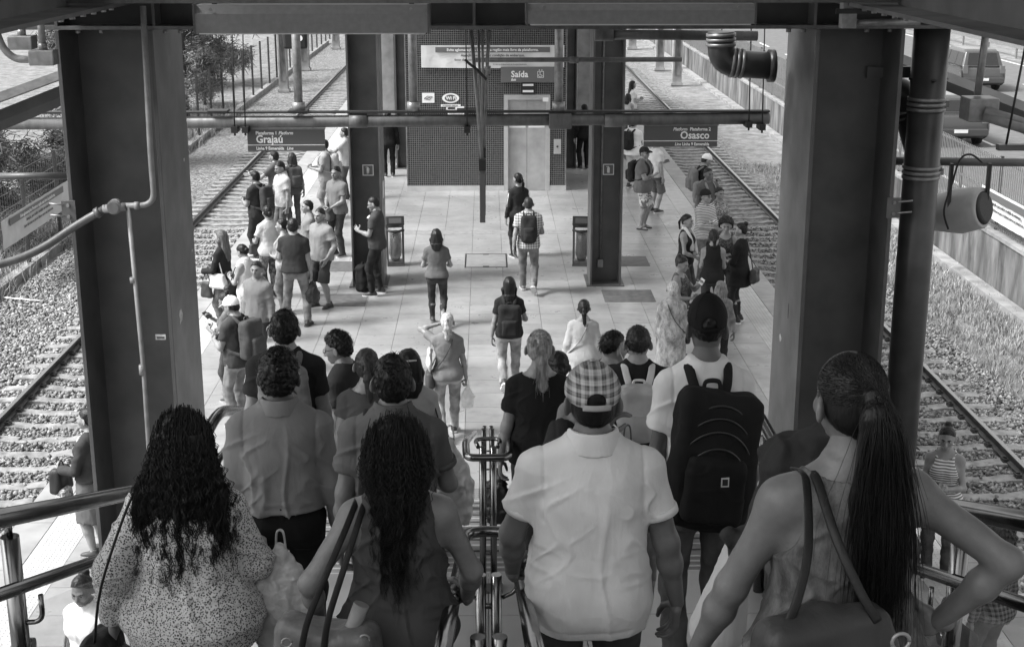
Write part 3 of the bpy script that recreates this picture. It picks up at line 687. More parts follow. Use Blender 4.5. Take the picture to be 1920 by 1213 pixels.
for (x, y, r, w_) in ((1090, 497, R(-8), 'right'), (742, 497, R(8), 'left')):
    p = at_z(x, y, 0)
    t = empty('litter_bin', p, r, label='clear-bag litter bin with dark hood by the %s middle column' % w_, cat='litter bin', group='platform litter bins'); t.scale = (.8, .8, .78)
    for sx in (-.19, .19):
        for sy in (-.14, .14): MB().box(sx - .015, sx + .015, sy - .015, sy + .015, 0.02, 1.0).build('leg', STEEL, t)
    MB().box(-.21, .21, -.16, .16, 0, .05).build('base', STEEL, t)
    MB().box(-.2, .2, -.15, .15, .06, .12).build('tray', STEEL_L, t)
    bg_ = MB(); bg_.tube([(0, 0, .14), (0, 0, .3), (.01, 0, .6), (0, 0, .85)], [.12, .18, .175, .16], 10, flat=(.85, 1.1)); bg_.build('bag', BAG, t)
    M = Matrix.Translation((0, 0, .98)) @ Matrix.Rotation(R(-25), 4, 'X')
    MB().box(-.22, .22, -.17, .17, 0, .22, M=M, ch=.012).build('hood', DARK, t)
    MB().box(-.15, .15, -.178, -.165, .04, .17, M=M).build('mouth', mat('bin_mouth', .1, .3), t)
    MB().tube([(-.21, -.17, .92), (0, -.2, .88), (.21, -.17, .92)], .03, 6).build('bag_rim', BLACK, t)

# ================================================================ lift shaft
EY = 34.7
def mosaic(t, b, mp):
    br = t.nodes.new('ShaderNodeTexBrick'); br.offset = 0; br.inputs['Scale'].default_value = 1
    br.inputs['Mortar Size'].default_value = .0045; br.inputs['Brick Width'].default_value = .052; br.inputs['Row Height'].default_value = .052
    br.inputs['Color1'].default_value = (.012, .012, .012, 1); br.inputs['Color2'].default_value = (.024, .024, .024, 1); br.inputs['Mortar'].default_value = (.17, .17, .17, 1)
    sp = t.nodes.new('ShaderNodeSeparateXYZ'); cb_ = t.nodes.new('ShaderNodeCombineXYZ'); ad = t.nodes.new('ShaderNodeMath')
    t.links.new(mp.outputs[0], sp.inputs[0]); t.links.new(sp.outputs[0], ad.inputs[0]); t.links.new(sp.outputs[1], ad.inputs[1]); t.links.new(ad.outputs[0], cb_.inputs[0]); t.links.new(sp.outputs[2], cb_.inputs[1])
    t.links.new(cb_.outputs[0], br.inputs['Vector']); t.links.new(br.outputs['Color'], b.inputs['Base Color'])
    bp = t.nodes.new('ShaderNodeBump'); bp.inputs['Strength'].default_value = .5; bp.inputs['Distance'].default_value = .004; bp.invert = True
    t.links.new(br.outputs['Fac'], bp.inputs['Height']); t.links.new(bp.outputs[0], b.inputs['Normal'])
MOS = mat('mosaic_tile', .04, .22, build=mosaic)
sh = empty('lift_shaft', (0, EY, 0), label='lift shaft clad in small dark mosaic tiles with double doors', cat='lift shaft')
dx0 = at_y(945, 300, EY).x; dx1 = at_y(1031, 300, EY).x; dz = at_y(990, 178, EY).z
for (x0, x1, z0, z1) in ((-1.95, dx0, .13, 6.2), (dx1, 1.95, .13, 6.2), (dx0, dx1, dz, 6.2)):
    MB().box(x0, x1, 0, .25, z0, z1).build('front_wall', MOS, sh)
for sx in (-1, 1): MB().box(*sorted((sx * 1.95, sx * 1.72)), .25, 2.6, .13, 6.2).build('side_wall', MOS, sh)
MB().box(-1.95, 1.95, 2.6, 2.8, 0, 6.2).build('rear_wall', CONC, sh)
SK = mat('skirting_stone', .45, .5, nz=(3, .15))
for (x0, x1) in ((-1.97, dx0 - .002), (dx1 + .002, 1.97)): MB().box(x0, x1, -.015, .25, 0, .128).build('skirting', SK, sh)
for sx in (-1, 1): MB().box(sx * 1.955 - .012, sx * 1.955 + .012, -.01, .02, .13, 6.2).build('corner_trim', GALV, sh)
LD = mat('lift_door_steel', .36, .38, metal=.1, nz=(4, .15), bump=(300, .03)); LF = mat('lift_frame', .4, .4, metal=.1, nz=(6, .1))
fr = MB(); fr.box(dx0, dx0 + .1, -.02, .2, 0, dz).box(dx1 - .1, dx1, -.02, .2, 0, dz).box(dx0 + .1, dx1 - .1, -.02, .2, dz - .12, dz); fr.build('door_frame', LF, sh)
xm = (dx0 + dx1) / 2
for (a_, b_) in ((dx0 + .1, xm - .004), (xm + .004, dx1 - .1)):
    d = MB().box(a_, b_, .08, .12, 0.01, dz - .121).build('door_leaf', LD, sh)
    MB().box((a_ + b_) / 2 - .2, (a_ + b_) / 2 + .2, .074, .079, 1.55, 1.85).build('notice', WHITE, d)
MB().box(dx0 + .1, dx1 - .1, -.02, .2, 0, .009).build('sill', GALV, sh)
c_ = at_y(1045, 275, EY); MB().box(c_.x - .09, c_.x + .09, -.02, -.001, c_.z - .18, c_.z + .18).build('call_panel', LF, sh); MB().cyl((c_.x, -.03, c_.z), (c_.x, -.021, c_.z), .025).build('call_button', DARK, sh)
c_ = at_y(990, 166, EY)
MB().box(c_.x - .16, c_.x + .16, -.05, -.001, c_.z - .14, c_.z + .14).build('indicator', BLACK, sh)
for dzz in (-.09, .06): MB().box(c_.x - .13, c_.x + .13, -.054, -.0505, c_.z + dzz, c_.z + dzz + .05).build('indicator_bar', WHITE, sh)
c_ = at_y(1023, 187, EY); MB().box(c_.x - .07, c_.x + .07, -.026, -.021, c_.z - .05, c_.z + .05).build('door_label', WHITE, sh)
# exit sign
p = at_y(939, 155, EY - .1); q = at_y(1040, 126, EY - .1); W = q.x - p.x; H = q.z - p.z
t = empty('exit_sign', (p.x, EY - .1, p.z), label='dark sign reading Saída above the lift doors with a wheelchair symbol', cat='sign')
MB().box(0, W, 0, .095, 0, H, ch=.004).build('board', SIGN_M, t)
text('lettering', 'Saída', H * .58, face_cam(W * .19, -.002, H * .34), WHITE, t, bold=H * .012, xs=.95)
text('lettering', 'Exit', H * .2, face_cam(W * .19, -.002, H * .1), WHITE, t, bold=.003, shear=.25)
s = H * .42; x0, z0 = W * .68, H * .3
ic = MB()
for (a_, b_, c1, d1) in ((0, s, 0, s * .07), (0, s, s * .93, s), (0, s * .07, s * .07, s * .93), (s * .93, s, s * .07, s * .93)): ic.box(x0 + a_, x0 + b_, -.004, -.001, z0 + c1, z0 + d1)
ic.build('symbol_frame', WHITE, t)
wc = MB(); wc.cyl((x0 + s * .42, -.004, z0 + s * .8), (x0 + s * .42, -.001, z0 + s * .8), s * .08, n=10)
wc.tube([(x0 + s * .42, -.003, z0 + s * .7), (x0 + s * .44, -.003, z0 + s * .42), (x0 + s * .68, -.003, z0 + s * .42), (x0 + s * .78, -.003, z0 + s * .2)], s * .05, 5)
wc.tube([(x0 + s * (.45 + .26 * math.cos(k)), -.003, z0 + s * (.35 + .24 * math.sin(k))) for k in np.linspace(2.2, 5.9, 10)], s * .04, 5)
wc.build('wheelchair_symbol', WHITE, t)
for xx in (.3, .7): MB().prism([(x0 + s * (xx - .1), z0 + s * 1.1), (x0 + s * (xx + .1), z0 + s * 1.1), (x0 + s * xx, z0 + s * 1.3)], 'y', -.004, -.001).build('arrow_symbol', WHITE, t)
# notices on the mosaic
def sticker(px, py, w_, h_, name='notice', m=WHITE):
    c_ = at_y(px, py, EY); t = empty(name, (c_.x, EY - .004, c_.z), cat='notice'); MB().box(-w_ / 2, w_ / 2, -.004, 0, -h_ / 2, h_ / 2).build('sheet', m, t); return t
t = sticker(803, 184, .3, .24); t['label'] = 'small white notice with an outlined emblem on the mosaic wall, beside the wireless sign'
MB().tube([(-.1, -.006, -.02), (-.02, -.006, .04), (.1, -.006, .03), (.03, -.006, -.05), (-.1, -.006, -.02)], .008, 5).tube([(-.05, -.006, -.03), (.0, -.006, .0), (.05, -.006, .01)], .008, 5).build('emblem', SIGN, t)
t = sticker(855, 213, .4, .34); t['label'] = 'larger white printed notice on the mosaic wall, partly behind the pipe'
MB().box(-.17, .17, -.006, -.0045, -.1, .1).build('print', mat('faint_print', .45, .6, nz=(30, .4)), t)
c_ = at_y(845, 186, EY); t = empty('wifi_sign', (c_.x, EY - .004, c_.z), label='white oval wireless internet sign on the mosaic wall', cat='sign')
ov = [(.19 * math.cos(k) * (1 + .1 * abs(math.cos(k))), .02 + .12 * math.sin(k)) for k in np.linspace(0, 6.283, 25)[:-1]]
MB().prism(ov, 'y', -.004, 0).build('plate', WHITE, t)
iv = [(.145 * math.cos(k), .02 + .085 * math.sin(k)) for k in np.linspace(0, 6.283, 25)[:-1]]
MB().prism(iv, 'y', -.007, -.0045).build('field', SIGN, t)
text('lettering', 'Wi Fi', .11, face_cam(-.115, -.008, -.015), WHITE, t, bold=.004)
MB().box(-.24, .24, -.004, 0, -.19, -.13).build('plate', WHITE, t); text('lettering', 'INTERNET GRÁTIS', .045, face_cam(-.2, -.005, -.178), SIGN, t, bold=.001)
MB().box(-.11, .11, -.004, 0, -.26, -.2).build('plate', WHITE, t); text('lettering', '@ cptm', .04, face_cam(-.07, -.005, -.245), SIGN, t, bold=.001)
# banner
def banner(M, W, H, label, lines):
    t = empty('banner', label=label, cat='banner'); t.matrix_world = M
    n = 40; V = []; F = []
    for j in range(9):
        for i in range(n + 1):
            u, v = i / n, j / 8; V.append((u * W, -.02 - .012 * math.sin(u * 21 + v * 3) * (1 - abs(2 * v - 1)) - .006 * math.sin(u * 47), v * H - .02 * math.sin(u * 3.1) * (1 - v)))
    m_ = n + 1
    for j in range(8):
        for i in range(n): F.append((j * m_ + i, j * m_ + i + 1, (j + 1) * m_ + i + 1, (j + 1) * m_ + i))
    k_ = len(V); V += [(v[0], v[1] + .004, v[2]) for v in V[:k_]]; F += [tuple(i + k_ for i in f[::-1]) for f in F]
    MB().add(V, F, True).build('cloth', BANNER, t)
    MB().box(W * .1, W * .9, -.042, -.038, H * .68, H * .92).build('title_bar', SIGN_M, t)
    for (s, size, fx, fz, m) in lines: text('lettering', s, size * H, face_cam(W * fx, -.043, fz * H), m, t, bold=size * H * .02, align='CENTER', xs=.98)
    return t
p = at_y(790, 127, EY - .02); q = at_y(1058, 85, EY - .02); W = q.x - p.x; H = q.z - p.z
BL = [('Evite aglomerações. Procure a região mais livre da plataforma.', .17, .5, .74, WHITE), ('Atenção, para melhor condição de embarque,', .16, .5, .50, SIGN), ('favor direcionar-se para os últimos carros nas plataformas.', .15, .5, .30, SIGN_M), ('Em caso de dúvidas procure um de nossos funcionários', .07, .62, .12, SIGN_M)]
banner(Matrix.Translation((p.x, EY - .02, p.z)), W, H, 'white cloth banner with two lines of print high on the lift shaft', BL)
# columns and concrete piers beside / behind the shaft
for sgn, w_ in ((-1, 'left'), (1, 'right')):
    h_column('narrow dark steel column just behind the lift shaft on its %s' % w_, *sorted((sgn * 2.12, sgn * 2.42)), 38.0, 38.4, 0, 6.2)
    t = empty('concrete_pier', (sgn * 2.75, 39, 0), label='pale concrete pier behind the lift shaft on its %s' % w_, cat='pier')
    MB().box(-.26, .26, 0, .7, 0, 6.2, ch=.02).build('shaft', CONC, t); MB().box(-.3, .3, -.04, .74, 0, .1).build('base', CONC, t)
# ================================================================ left fence, trees, right wall, cars
fe = empty('wire_fence', (-10.45, 0, ZB), label='dark post and wire mesh fence on a low kerb beyond the left track', cat='fence')
MB().box(-.12, .12, 8, 95, -.05, .16).build('kerb', CONC, fe)
FP = mat('fence_post', .04, .6)
for k in range(34):
    y = 14.2 + k * 2.5
    MB().box(-.04, .04, y - .04, y + .04, .1, 2.35).build('post', FP, fe)
    if k < 33:
        w_ = MB()
        for zz in np.arange(.25, 2.3, .34): w_.box(-.004, .004, y + .045, y + 2.455, zz - .004, zz + .004)
        for yy in np.arange(y + .2, y + 2.4, .155 if k < 12 else .31): w_.box(-.003, .003, yy - .003, yy + .003, .17, 2.3)
        w_.build('mesh_panel', mat('fence_wire', .16, .5, metal=.3), fe)['kind'] = 'stuff'
a = at_z(0, 1, 0)
FX = -10.3
def on_x(px, py, X):
    r = ray(px, py); return CAM + r * ((X - CAM.x) / r.x)
CHIP = mat('bare_chip', .5, .8, nz=(30, .3)); r_ = np.random.default_rng(77)
for (px, py, X, w_, h_, cc, m_) in ((339, 592, -2.83, .04, .085, cl, CHIP), (1463, 632, 2.83, .03, .04, cr, CHIP), (1478, 585, 2.83, .012, .09, cr, DARK), (345, 300, -2.83, .012, .02, cl, CHIP), (1455, 420, 2.83, .015, .03, cr, DARK), (360, 470, -2.83, .01, .015, cl, CHIP), (1450, 250, 2.83, .01, .02, cr, CHIP)):
    p = on_x(px, py, X) - cc.location; sx = 1 if X < 0 else -1
    poly = [(p.y + w_ * math.cos(a) * r_.uniform(.5, 1.1) * 2, p.z + h_ * math.sin(a) * r_.uniform(.6, 1.1)) for a in np.linspace(0, 6.28, 12)[:-1]]
    MB().prism(poly, 'x', p.x + sx * .0005, p.x + sx * .002).build('paint_chip', m_, cc)
p = on_x(301, 632, -2.83) - cl.location; p = at_y(301, 632, NY - .01) - cl.location
MB().box(p.x - .045, p.x + .045, -.008, -.006, p.z - .025, p.z + .025).build('sticker', CHIP, cl)
MB().box(p.x - .035, p.x + .035, -.010, -.0085, p.z - .016, p.z + .004).build('sticker_print', SIGN, cl)
p = on_x(125, 372, FX); q = on_x(0, 405, FX)
M = Matrix.Translation((FX, 29.6, p.z - .2)) @ Matrix.Rotation(R(90), 4, 'Z')
banner(M, 5.0, .62, 'white cloth banner with print tied to the left-hand wire fence', BL[:3])
# a pale stick lying on the ballast, left
p = at_z(8, 558, ZB + .03); q = at_z(84, 565, ZB + .03)
t = MB().cyl((p.x, p.y, p.z), (q.x, q.y, q.z), .018, n=8); tag(t.build('pole', WHITE), 'thin white rod lying on the ballast at the left', 'rod')
# signal / electrification posts
for (px, py, hh, w_, lab) in ((533, 172, 3.4, .42, 'left trackside concrete post nearest the track'), (572, 132, 3.6, .5, 'left trackside concrete post further back'), (630, 92, 3, .45, 'farthest left trackside concrete post'), (1236, 132, 3.2, .45, 'right trackside concrete post, its left one'), (1268, 160, 3.4, .45, 'right trackside concrete post, its nearer one'), (1185, 92, 3, .5, 'farthest right trackside concrete post')):
    p = at_z(px, py, ZB); t = empty('concrete_post', p, label=lab, cat='post', group='trackside concrete posts')
    MB().box(-w_ / 2, w_ / 2, -.2, .2, 0, hh, ch=.02).build('shaft', CONC, t)
    MB().box(-w_ / 2 - .06, w_ / 2 + .06, -.26, .26, 0, .12).build('footing', CONC, t)
    MB().box(-w_ * .3, w_ * .3, -.215, -.2, .5, hh - .4).build('inset_panel', CONC_D, t)
p = at_y(553, 78, 24); t = empty('signal_head', p, label='dark rounded signal head hanging left behind the vertical pipe', cat='signal')
MB().box(-.2, .2, 0, .1, -.13, .2, ch=.04).build('housing', BLACK, t); MB().cyl((0, .05, .2), (0, .05, 1.2), .03).build('hanger', DARK, t)
MB().cyl((.08, -.008, .05), (.08, .0, .05), .05, n=12).build('lens', WHITE, t)

# right retaining wall with slatted fence
WX = 10.9
t = empty('retaining_wall', (WX, 0, ZB), label='stained low concrete wall between the grass and the road', cat='wall')
for k in range(45):
    y = 10 + k * 2.4
    MB().box(0, .18, y + .006, y + 2.394, -.05, 1.12, ch=.01).build('panel', CONC_D, t)
MB().box(-.03, .22, 10, 118, 1.121, 1.2).build('coping', CONC, t)
MB().box(-.35, -.02, 10, 118, -.06, .07).build('footing', CONC, t)
sf = empty('slat_fence', (WX + .1, 0, ZB + 1.2), label='pale vertical-slat metal fence on top of the right-hand wall', cat='fence')
SL = mat('fence_slat', .22, .5, metal=.2, nz=(5, .2)); n_ = 0
slm = MB().box(-.006, .006, -.02, .02, .06, 1.58).mesh('slat'); slm.materials.append(SL)
far = MB()
for k in range(640):
    y = 16 + k * .115
    if n_ < 300: o = link('slat', slm, None, sf); o.location.y = y; n_ += 1
    else: far.box(-.006, .006, y - .02, y + .02, .06, 1.58)
far.build('slat_run', SL, sf)['kind'] = 'stuff'
for z in (.12, .8, 1.5): MB().box(.008, .035, 15, 90, z - .02, z + .02).build('fence_rail', SL, sf)
for k in range(31): MB().box(.036, .1, 15 + k * 2.5 - .03, 15 + k * 2.5 + .03, 0, 1.6).build('post', FP, sf)
M = Matrix.Translation((WX - .02, 30.5, ZB + 1.5)) @ Matrix.Rotation(R(-90), 4, 'Z')
banner(M, 3.2, .6, 'pale cloth banner tied to the right-hand slat fence behind the downpipe', BL[1:3])

# trees
FOL = attr_mat('foliage', 'tone', .8)
BARK = mat('bark', .05, .95, nz=(20, .4), bump=(30, .6, .03))
def tree(loc, h, label, seed, spread=2.5, droop=.5, n=9000, low=.25, leaf=.22, lw=.012, name='casuarina_tree'):
    r = np.random.default_rng(seed); t = empty(name, loc, label=label, cat='tree', group='trees beyond the left fence')
    tr = MB(); tips = []
    bend_ = r.normal(0, .25, 2)
    tp = [(bend_[0] * (k / 6) ** 2, bend_[1] * (k / 6) ** 2, h * .95 * k / 6) for k in range(7)]
    tr.tube(tp, [.16 * h / 6 * (1 - .13 * k) for k in range(7)], 9)
    for k in range(26):
        z = h * r.uniform(low, .95); a = r.uniform(0, 6.28); L = spread * r.uniform(.5, 1) * (1.15 - .75 * z / h); f = z / h
        b0 = Vector((bend_[0] * f * f, bend_[1] * f * f, z)); d = Vector((math.cos(a), math.sin(a), r.uniform(-.1, .5)))
        pts = [b0 + d * L * s + Vector((0, 0, -droop * L * s * s * .6)) for s in (0, .3, .6, 1)]
        tr.tube(pts, [.035, .025, .016, .006], 5)
        for s in r.uniform(.25, 1.05, 12): tips.append((b0 + d * L * s + Vector((0, 0, -droop * L * s * s * .6))) + Vector(r.normal(0, .12, 3)))
    tr.build('trunk', BARK, t)
    tips = np.array([tuple(v) for v in tips]); ci = r.integers(0, len(tips), n); c = tips[ci] + r.normal(0, .16, (n, 3))
    d = r.normal(0, 1, (n, 3)); d[:, 2] = d[:, 2] * .6 - droop; d /= np.linalg.norm(d, axis=1)[:, None]
    L = leaf * r.uniform(.5, 1.4, n)[:, None]; s_ = np.cross(d, r.normal(0, 1, (n, 3))); s_ /= np.linalg.norm(s_, axis=1)[:, None] + 1e-6
    V = np.stack([c - s_ * lw, c + s_ * lw, c + d * L + s_ * lw * .5, c + d * L - s_ * lw * .5], 1).reshape(-1, 3)
    F = np.arange(4 * n).reshape(n, 4)
    tone = np.repeat(np.clip(r.uniform(.07, .2, len(tips))[ci] * r.uniform(.7, 1.5, n), .04, .32), 4)
    link('crown', mesh_np('crown', V, F, ('tone', tone)), FOL, t)
    return t
tree((-12.6, 33.5, ZB), 3.6, 'low feathery tree behind the fence banner at the left edge', 11, 2.6, .6, 16000, .08, lw=.014)
tree((-15.5, 38.5, ZB), 6.5, 'feathery tree rising behind the fence left of the broad column', 12, 3.6, .7, 14000, .1, leaf=.3, lw=.016)
tree((-12.4, 47, ZB), 5.8, 'feathery tree just right of the broad left column beyond the fence', 13, 3.0, .6, 13000, .1, leaf=.26, lw=.016)
tree((-11.6, 55, ZB), 6.5, 'dark-trunked tree by the fence behind the pair of rods', 14, 2.6, .5, 13000, .25, lw=.016)
tree((-15.5, 58, ZB), 7.5, 'bushy tree standing deeper behind the left-hand fence', 15, 4.2, .5, 16000, .08, leaf=.34, lw=.018)
tree((-18.5, 46, ZB), 7, 'wide tree far left behind the other trees', 16, 4.4, .6, 16000, .08, leaf=.34, lw=.016)
tree((-13.8, 70, ZB), 7, 'farthest tree beyond the left-hand fence near the posts', 17, 3.6, .5, 16000, .1, leaf=.34, lw=.022)
for i, (x, y, s) in enumerate(((-12, 40, 1.2), (-12.4, 50.5, 1.4), (-12.2, 62, 1.5), (-12.8, 28.5, 1.1))):
    tree((x, y, ZB), 1.5 * s, ['low shrub beside the left fence below the feathery tree', 'low shrub by the left fence behind the rods', 'farther low shrub by the left fence', 'low shrub at the left edge under the banner'][i], 30 + i, 1.2 * s, .3, 8000, .05, leaf=.18, lw=.014, name='shrub')

# cars
def car(name, loc, label, v, van=True):
    t = empty(name, loc, label=label, cat='car')
    P_ = mat('car_paint_%s' % name, v, .25, coat=.8, spec=.6); GL = mat('car_glass', .02, .06, spec=.8)
    L, W, H = (4.2, 1.72, 1.62) if van else (4.1, 1.7, 1.46)
    # side profile (y along the car, nose towards +y), lower body
    prof = [(-L / 2, .32), (-L / 2 - .02, .55), (-L / 2 + .02, .92), (-L / 2 + .3, .97), (L / 2 - 1.0, .95), (L / 2 - .25, .82), (L / 2 - .02, .6), (L / 2, .32), (L / 2 - .3, .22), (-L / 2 + .3, .22)]
    bm = bmesh.new()
    def shell(prof, wf):
        rows = []
        for (x, k) in ((-W / 2, .94), (-W / 2 + .0, 1), (W / 2, 1), (W / 2, .94)): pass
        n = len(prof); vs = []
        for sx, ins in ((-1, .06), (-1, 0), (1, 0), (1, .06)):
            row = []
            for (y, z) in prof:
                cy = y * (1 - ins * .25); cz_ = .6 + (z - .6) * (1 - ins * 1.5)
                row.append(bm.verts.new((sx * (W / 2 * wf(z) + (.0 if ins else -.04)), y if ins else y, z) if ins == 0 else (sx * W / 2 * wf(z), cy, cz_)))
            vs.append(row)
        for a_, b_ in ((0, 1), (1, 2), (2, 3)):
            for i in range(n): bm.faces.new((vs[a_][i], vs[a_][(i + 1) % n], vs[b_][(i + 1) % n], vs[b_][i]))
        bm.faces.new(vs[0]); bm.faces.new(vs[3][::-1])
    shell(prof, lambda z: 1.0)
    bmesh.ops.recalc_face_normals(bm, faces=bm.faces[:]); me = bpy.data.meshes.new('body'); bmesh.ops.bevel(bm, geom=bm.edges[:], offset=.07, segments=3, affect='EDGES', profile=.6); bm.to_mesh(me); bm.free(); me.polygons.foreach_set('use_smooth', [True] * len(me.polygons)); link('body', me, P_, t)
    yr = -L / 2 + .12 if van else -L / 2 + .35
    cab = [(yr, .95), (yr + .22, H - .08), (yr + .5, H), (.15, H), (.45, H - .06), (1.05, .95)]
    bm = bmesh.new(); vs = []
    for sx in (-1, 1): vs.append([bm.verts.new((sx * (W / 2 - .05 - max(0, z - .95) * .26), y, z)) for (y, z) in cab])
    n = len(cab)
    for i in range(n): bm.faces.new((vs[0][i], vs[0][(i + 1) % n], vs[1][(i + 1) % n], vs[1][i]))
    bm.faces.new(vs[0]); bm.faces.new(vs[1][::-1]); bmesh.ops.recalc_face_normals(bm, faces=bm.faces[:])
    me = bpy.data.meshes.new('cabin'); bmesh.ops.bevel(bm, geom=bm.edges[:], offset=.07, segments=3, affect='EDGES', profile=.6); bm.to_mesh(me); bm.free(); me.polygons.foreach_set('use_smooth', [True] * len(me.polygons)); link('cabin', me, P_, t)
    def xw(z): return W / 2 - .05 - max(0, z - .95) * .26
    for sx in (-1, 1):
        for (ya, yb, yc, yd) in ((yr + .2, yr + .95, yr + .95, yr + .32), (yr + 1.02, yr + 1.85, yr + 1.85, yr + 1.02), (yr + 1.92, .92, .52, yr + 1.92)):
            z0, z1 = 1.0, H - .14; vv = []
            for (y, z) in ((ya, z0), (yb, z0), (yc, z1), (yd, z1)):
                for o_ in (.004, .012): vv.append((sx * (xw(z) + o_), y, z))
            MB().add(vv, [(0, 2, 4, 6), (1, 3, 5, 7), (0, 1, 3, 2), (2, 3, 5, 4), (4, 5, 7, 6), (6, 7, 1, 0)]).build('side_window', GL, t)
        for yy in (-L / 2 + .78, L / 2 - .78):
            w_ = MB().cyl((sx * (W / 2 - .17), yy, .31), (sx * (W / 2 + .012), yy, .31), .31, n=22).build('wheel', RUBBER, t)
            MB().cyl((sx * (W / 2 + .005), yy, .31), (sx * (W / 2 + .025), yy, .31), .19, .17, n=16).build('rim', GALV, w_)
        MB().box(sx * (W / 2 - .13) - .09, sx * (W / 2 - .13) + .09, -L / 2 - .035, -L / 2 + .1, .72, 1.02 if van else .9).build('tail_light', mat('tail_light', .16, .2), t)
        MB().box(sx * (W / 2 + .06) - .07, sx * (W / 2 + .06) + .07, .72, .84, .95, 1.08, ch=.02).build('mirror', P_, t)
        MB().box(sx * (W / 2 - .25) - .16, sx * (W / 2 - .25) + .16, L / 2 - .12, L / 2 + .012, .6, .74).build('headlight', WHITE, t)
    dy = .22 / (H - 1.03)
    MB().add([(-.62, yr - .01 + .08 * dy, 1.03), (.62, yr - .01 + .08 * dy, 1.03), (.54, yr - .01 + .2, H - .13), (-.54, yr - .01 + .2, H - .13), (-.62, yr + .05 + .08 * dy, 1.03), (.62, yr + .05 + .08 * dy, 1.03), (.54, yr + .26, H - .13), (-.54, yr + .26, H - .13)], [(0, 1, 2, 3), (4, 7, 6, 5), (0, 4, 5, 1), (1, 5, 6, 2), (2, 6, 7, 3), (3, 7, 4, 0)]).build('rear_window', GL, t)
    MB().box(-W / 2 + .04, W / 2 - .04, -L / 2 - .07, -L / 2 + .1, .34, .56, ch=.03).build('rear_bumper', P_, t)
    MB().box(-.2, .2, -L / 2 - .09, -L / 2 - .072, .44, .54).build('number_plate', WHITE, t)
    return t
p = at_z(1838, 172, -.03); car('minivan', (p.x, p.y + 1.9, -.026), 'dark minivan driving away on the motorway at the upper right', .06)
p = at_z(1795, 276, -.03); car('hatchback', (p.x, p.y + 1.9, -.026), 'small dark hatchback on the motorway behind the downpipe', .05, False)
# ================================================================ implicit-surface modelling for figures and bags
_LAT = rng.random((32, 32, 32)).astype(np.float32) * 2 - 1
def vnoise(P):
    P = np.asarray(P, np.float32); i = np.floor(P).astype(np.int32); f = P - i; f = f * f * (3 - 2 * f); i &= 31; j = (i + 1) & 31
    def L(a, b, c): return _LAT[a, b, c]
    x0, y0, z0 = i[..., 0], i[..., 1], i[..., 2]; x1, y1, z1 = j[..., 0], j[..., 1], j[..., 2]; u, v, w_ = f[..., 0], f[..., 1], f[..., 2]
    a = L(x0, y0, z0) * (1 - u) + L(x1, y0, z0) * u; b = L(x0, y1, z0) * (1 - u) + L(x1, y1, z0) * u
    c = L(x0, y0, z1) * (1 - u) + L(x1, y0, z1) * u; d = L(x0, y1, z1) * (1 - u) + L(x1, y1, z1) * u
    return (a * (1 - v) + b * v) * (1 - w_) + (c * (1 - v) + d * v) * w_

class Prim: pass
def cone(a, b, ra, rb, k=.03, flat=False, sq=None):
    """tapered capsule; flat = cut ends flat; sq=(dir, f) squash along dir"""
    p = Prim(); a = np.array(a, np.float32); b = np.array(b, np.float32); m = max(ra, rb)
    p.lo = np.minimum(a, b) - m; p.hi = np.maximum(a, b) + m; p.k = k
    ab = b - a; L2 = max(ab @ ab, 1e-9); L = math.sqrt(L2)
    def f(P):
        d = P - a; t = (d @ ab) / L2; tc = np.clip(t, 0, 1); q = d - tc[..., None] * ab
        if sq is not None:
            s = np.array(sq[0], float); s /= np.linalg.norm(s); q = q + (q @ s)[..., None] * s * (1 / sq[1] - 1)
        r = ra + (rb - ra) * tc; D = np.sqrt((q * q).sum(-1)) - r
        if flat: D = np.maximum(D, np.maximum(-t, t - 1) * L)
        return D
    p.f = f; return p
def ell(c, r, k=.03, rot=None):
    p = Prim(); c = np.array(c, np.float32); r = np.array(r, np.float32); m = r.max(); p.lo = c - m; p.hi = c + m; p.k = k
    Rm = None if rot is None else np.array(Euler(rot).to_matrix(), np.float32)
    def f(P):
        d = P - c
        if Rm is not None: d = d @ Rm
        k0 = np.sqrt(((d / r) ** 2).sum(-1)); k1 = np.sqrt(((d / (r * r)) ** 2).sum(-1)); return k0 * (k0 - 1) / np.maximum(k1, 1e-6)
    p.f = f; return p
def rbox(c, h, r, k=.02, M=None, taper=0):
    p = Prim(); c = np.array(c, np.float32); h = np.array(h, np.float32); m = np.linalg.norm(h) + r; p.lo = c - m; p.hi = c + m; p.k = k
    Mr = None if M is None else np.array(Euler(M).to_matrix(), np.float32)
    def f(P):
        d = P - c
        if Mr is not None: d = d @ Mr
        hh = h
        if taper: s = 1 - taper * np.clip(d[..., 2:3] / h[2], -1, 1); d = d * np.concatenate([1 / s, 1 / s, np.ones_like(s)], -1)
        q = np.abs(d) - (hh - r); return np.sqrt((np.maximum(q, 0) ** 2).sum(-1)) + np.minimum(q.max(-1), 0) - r
    p.f = f; return p
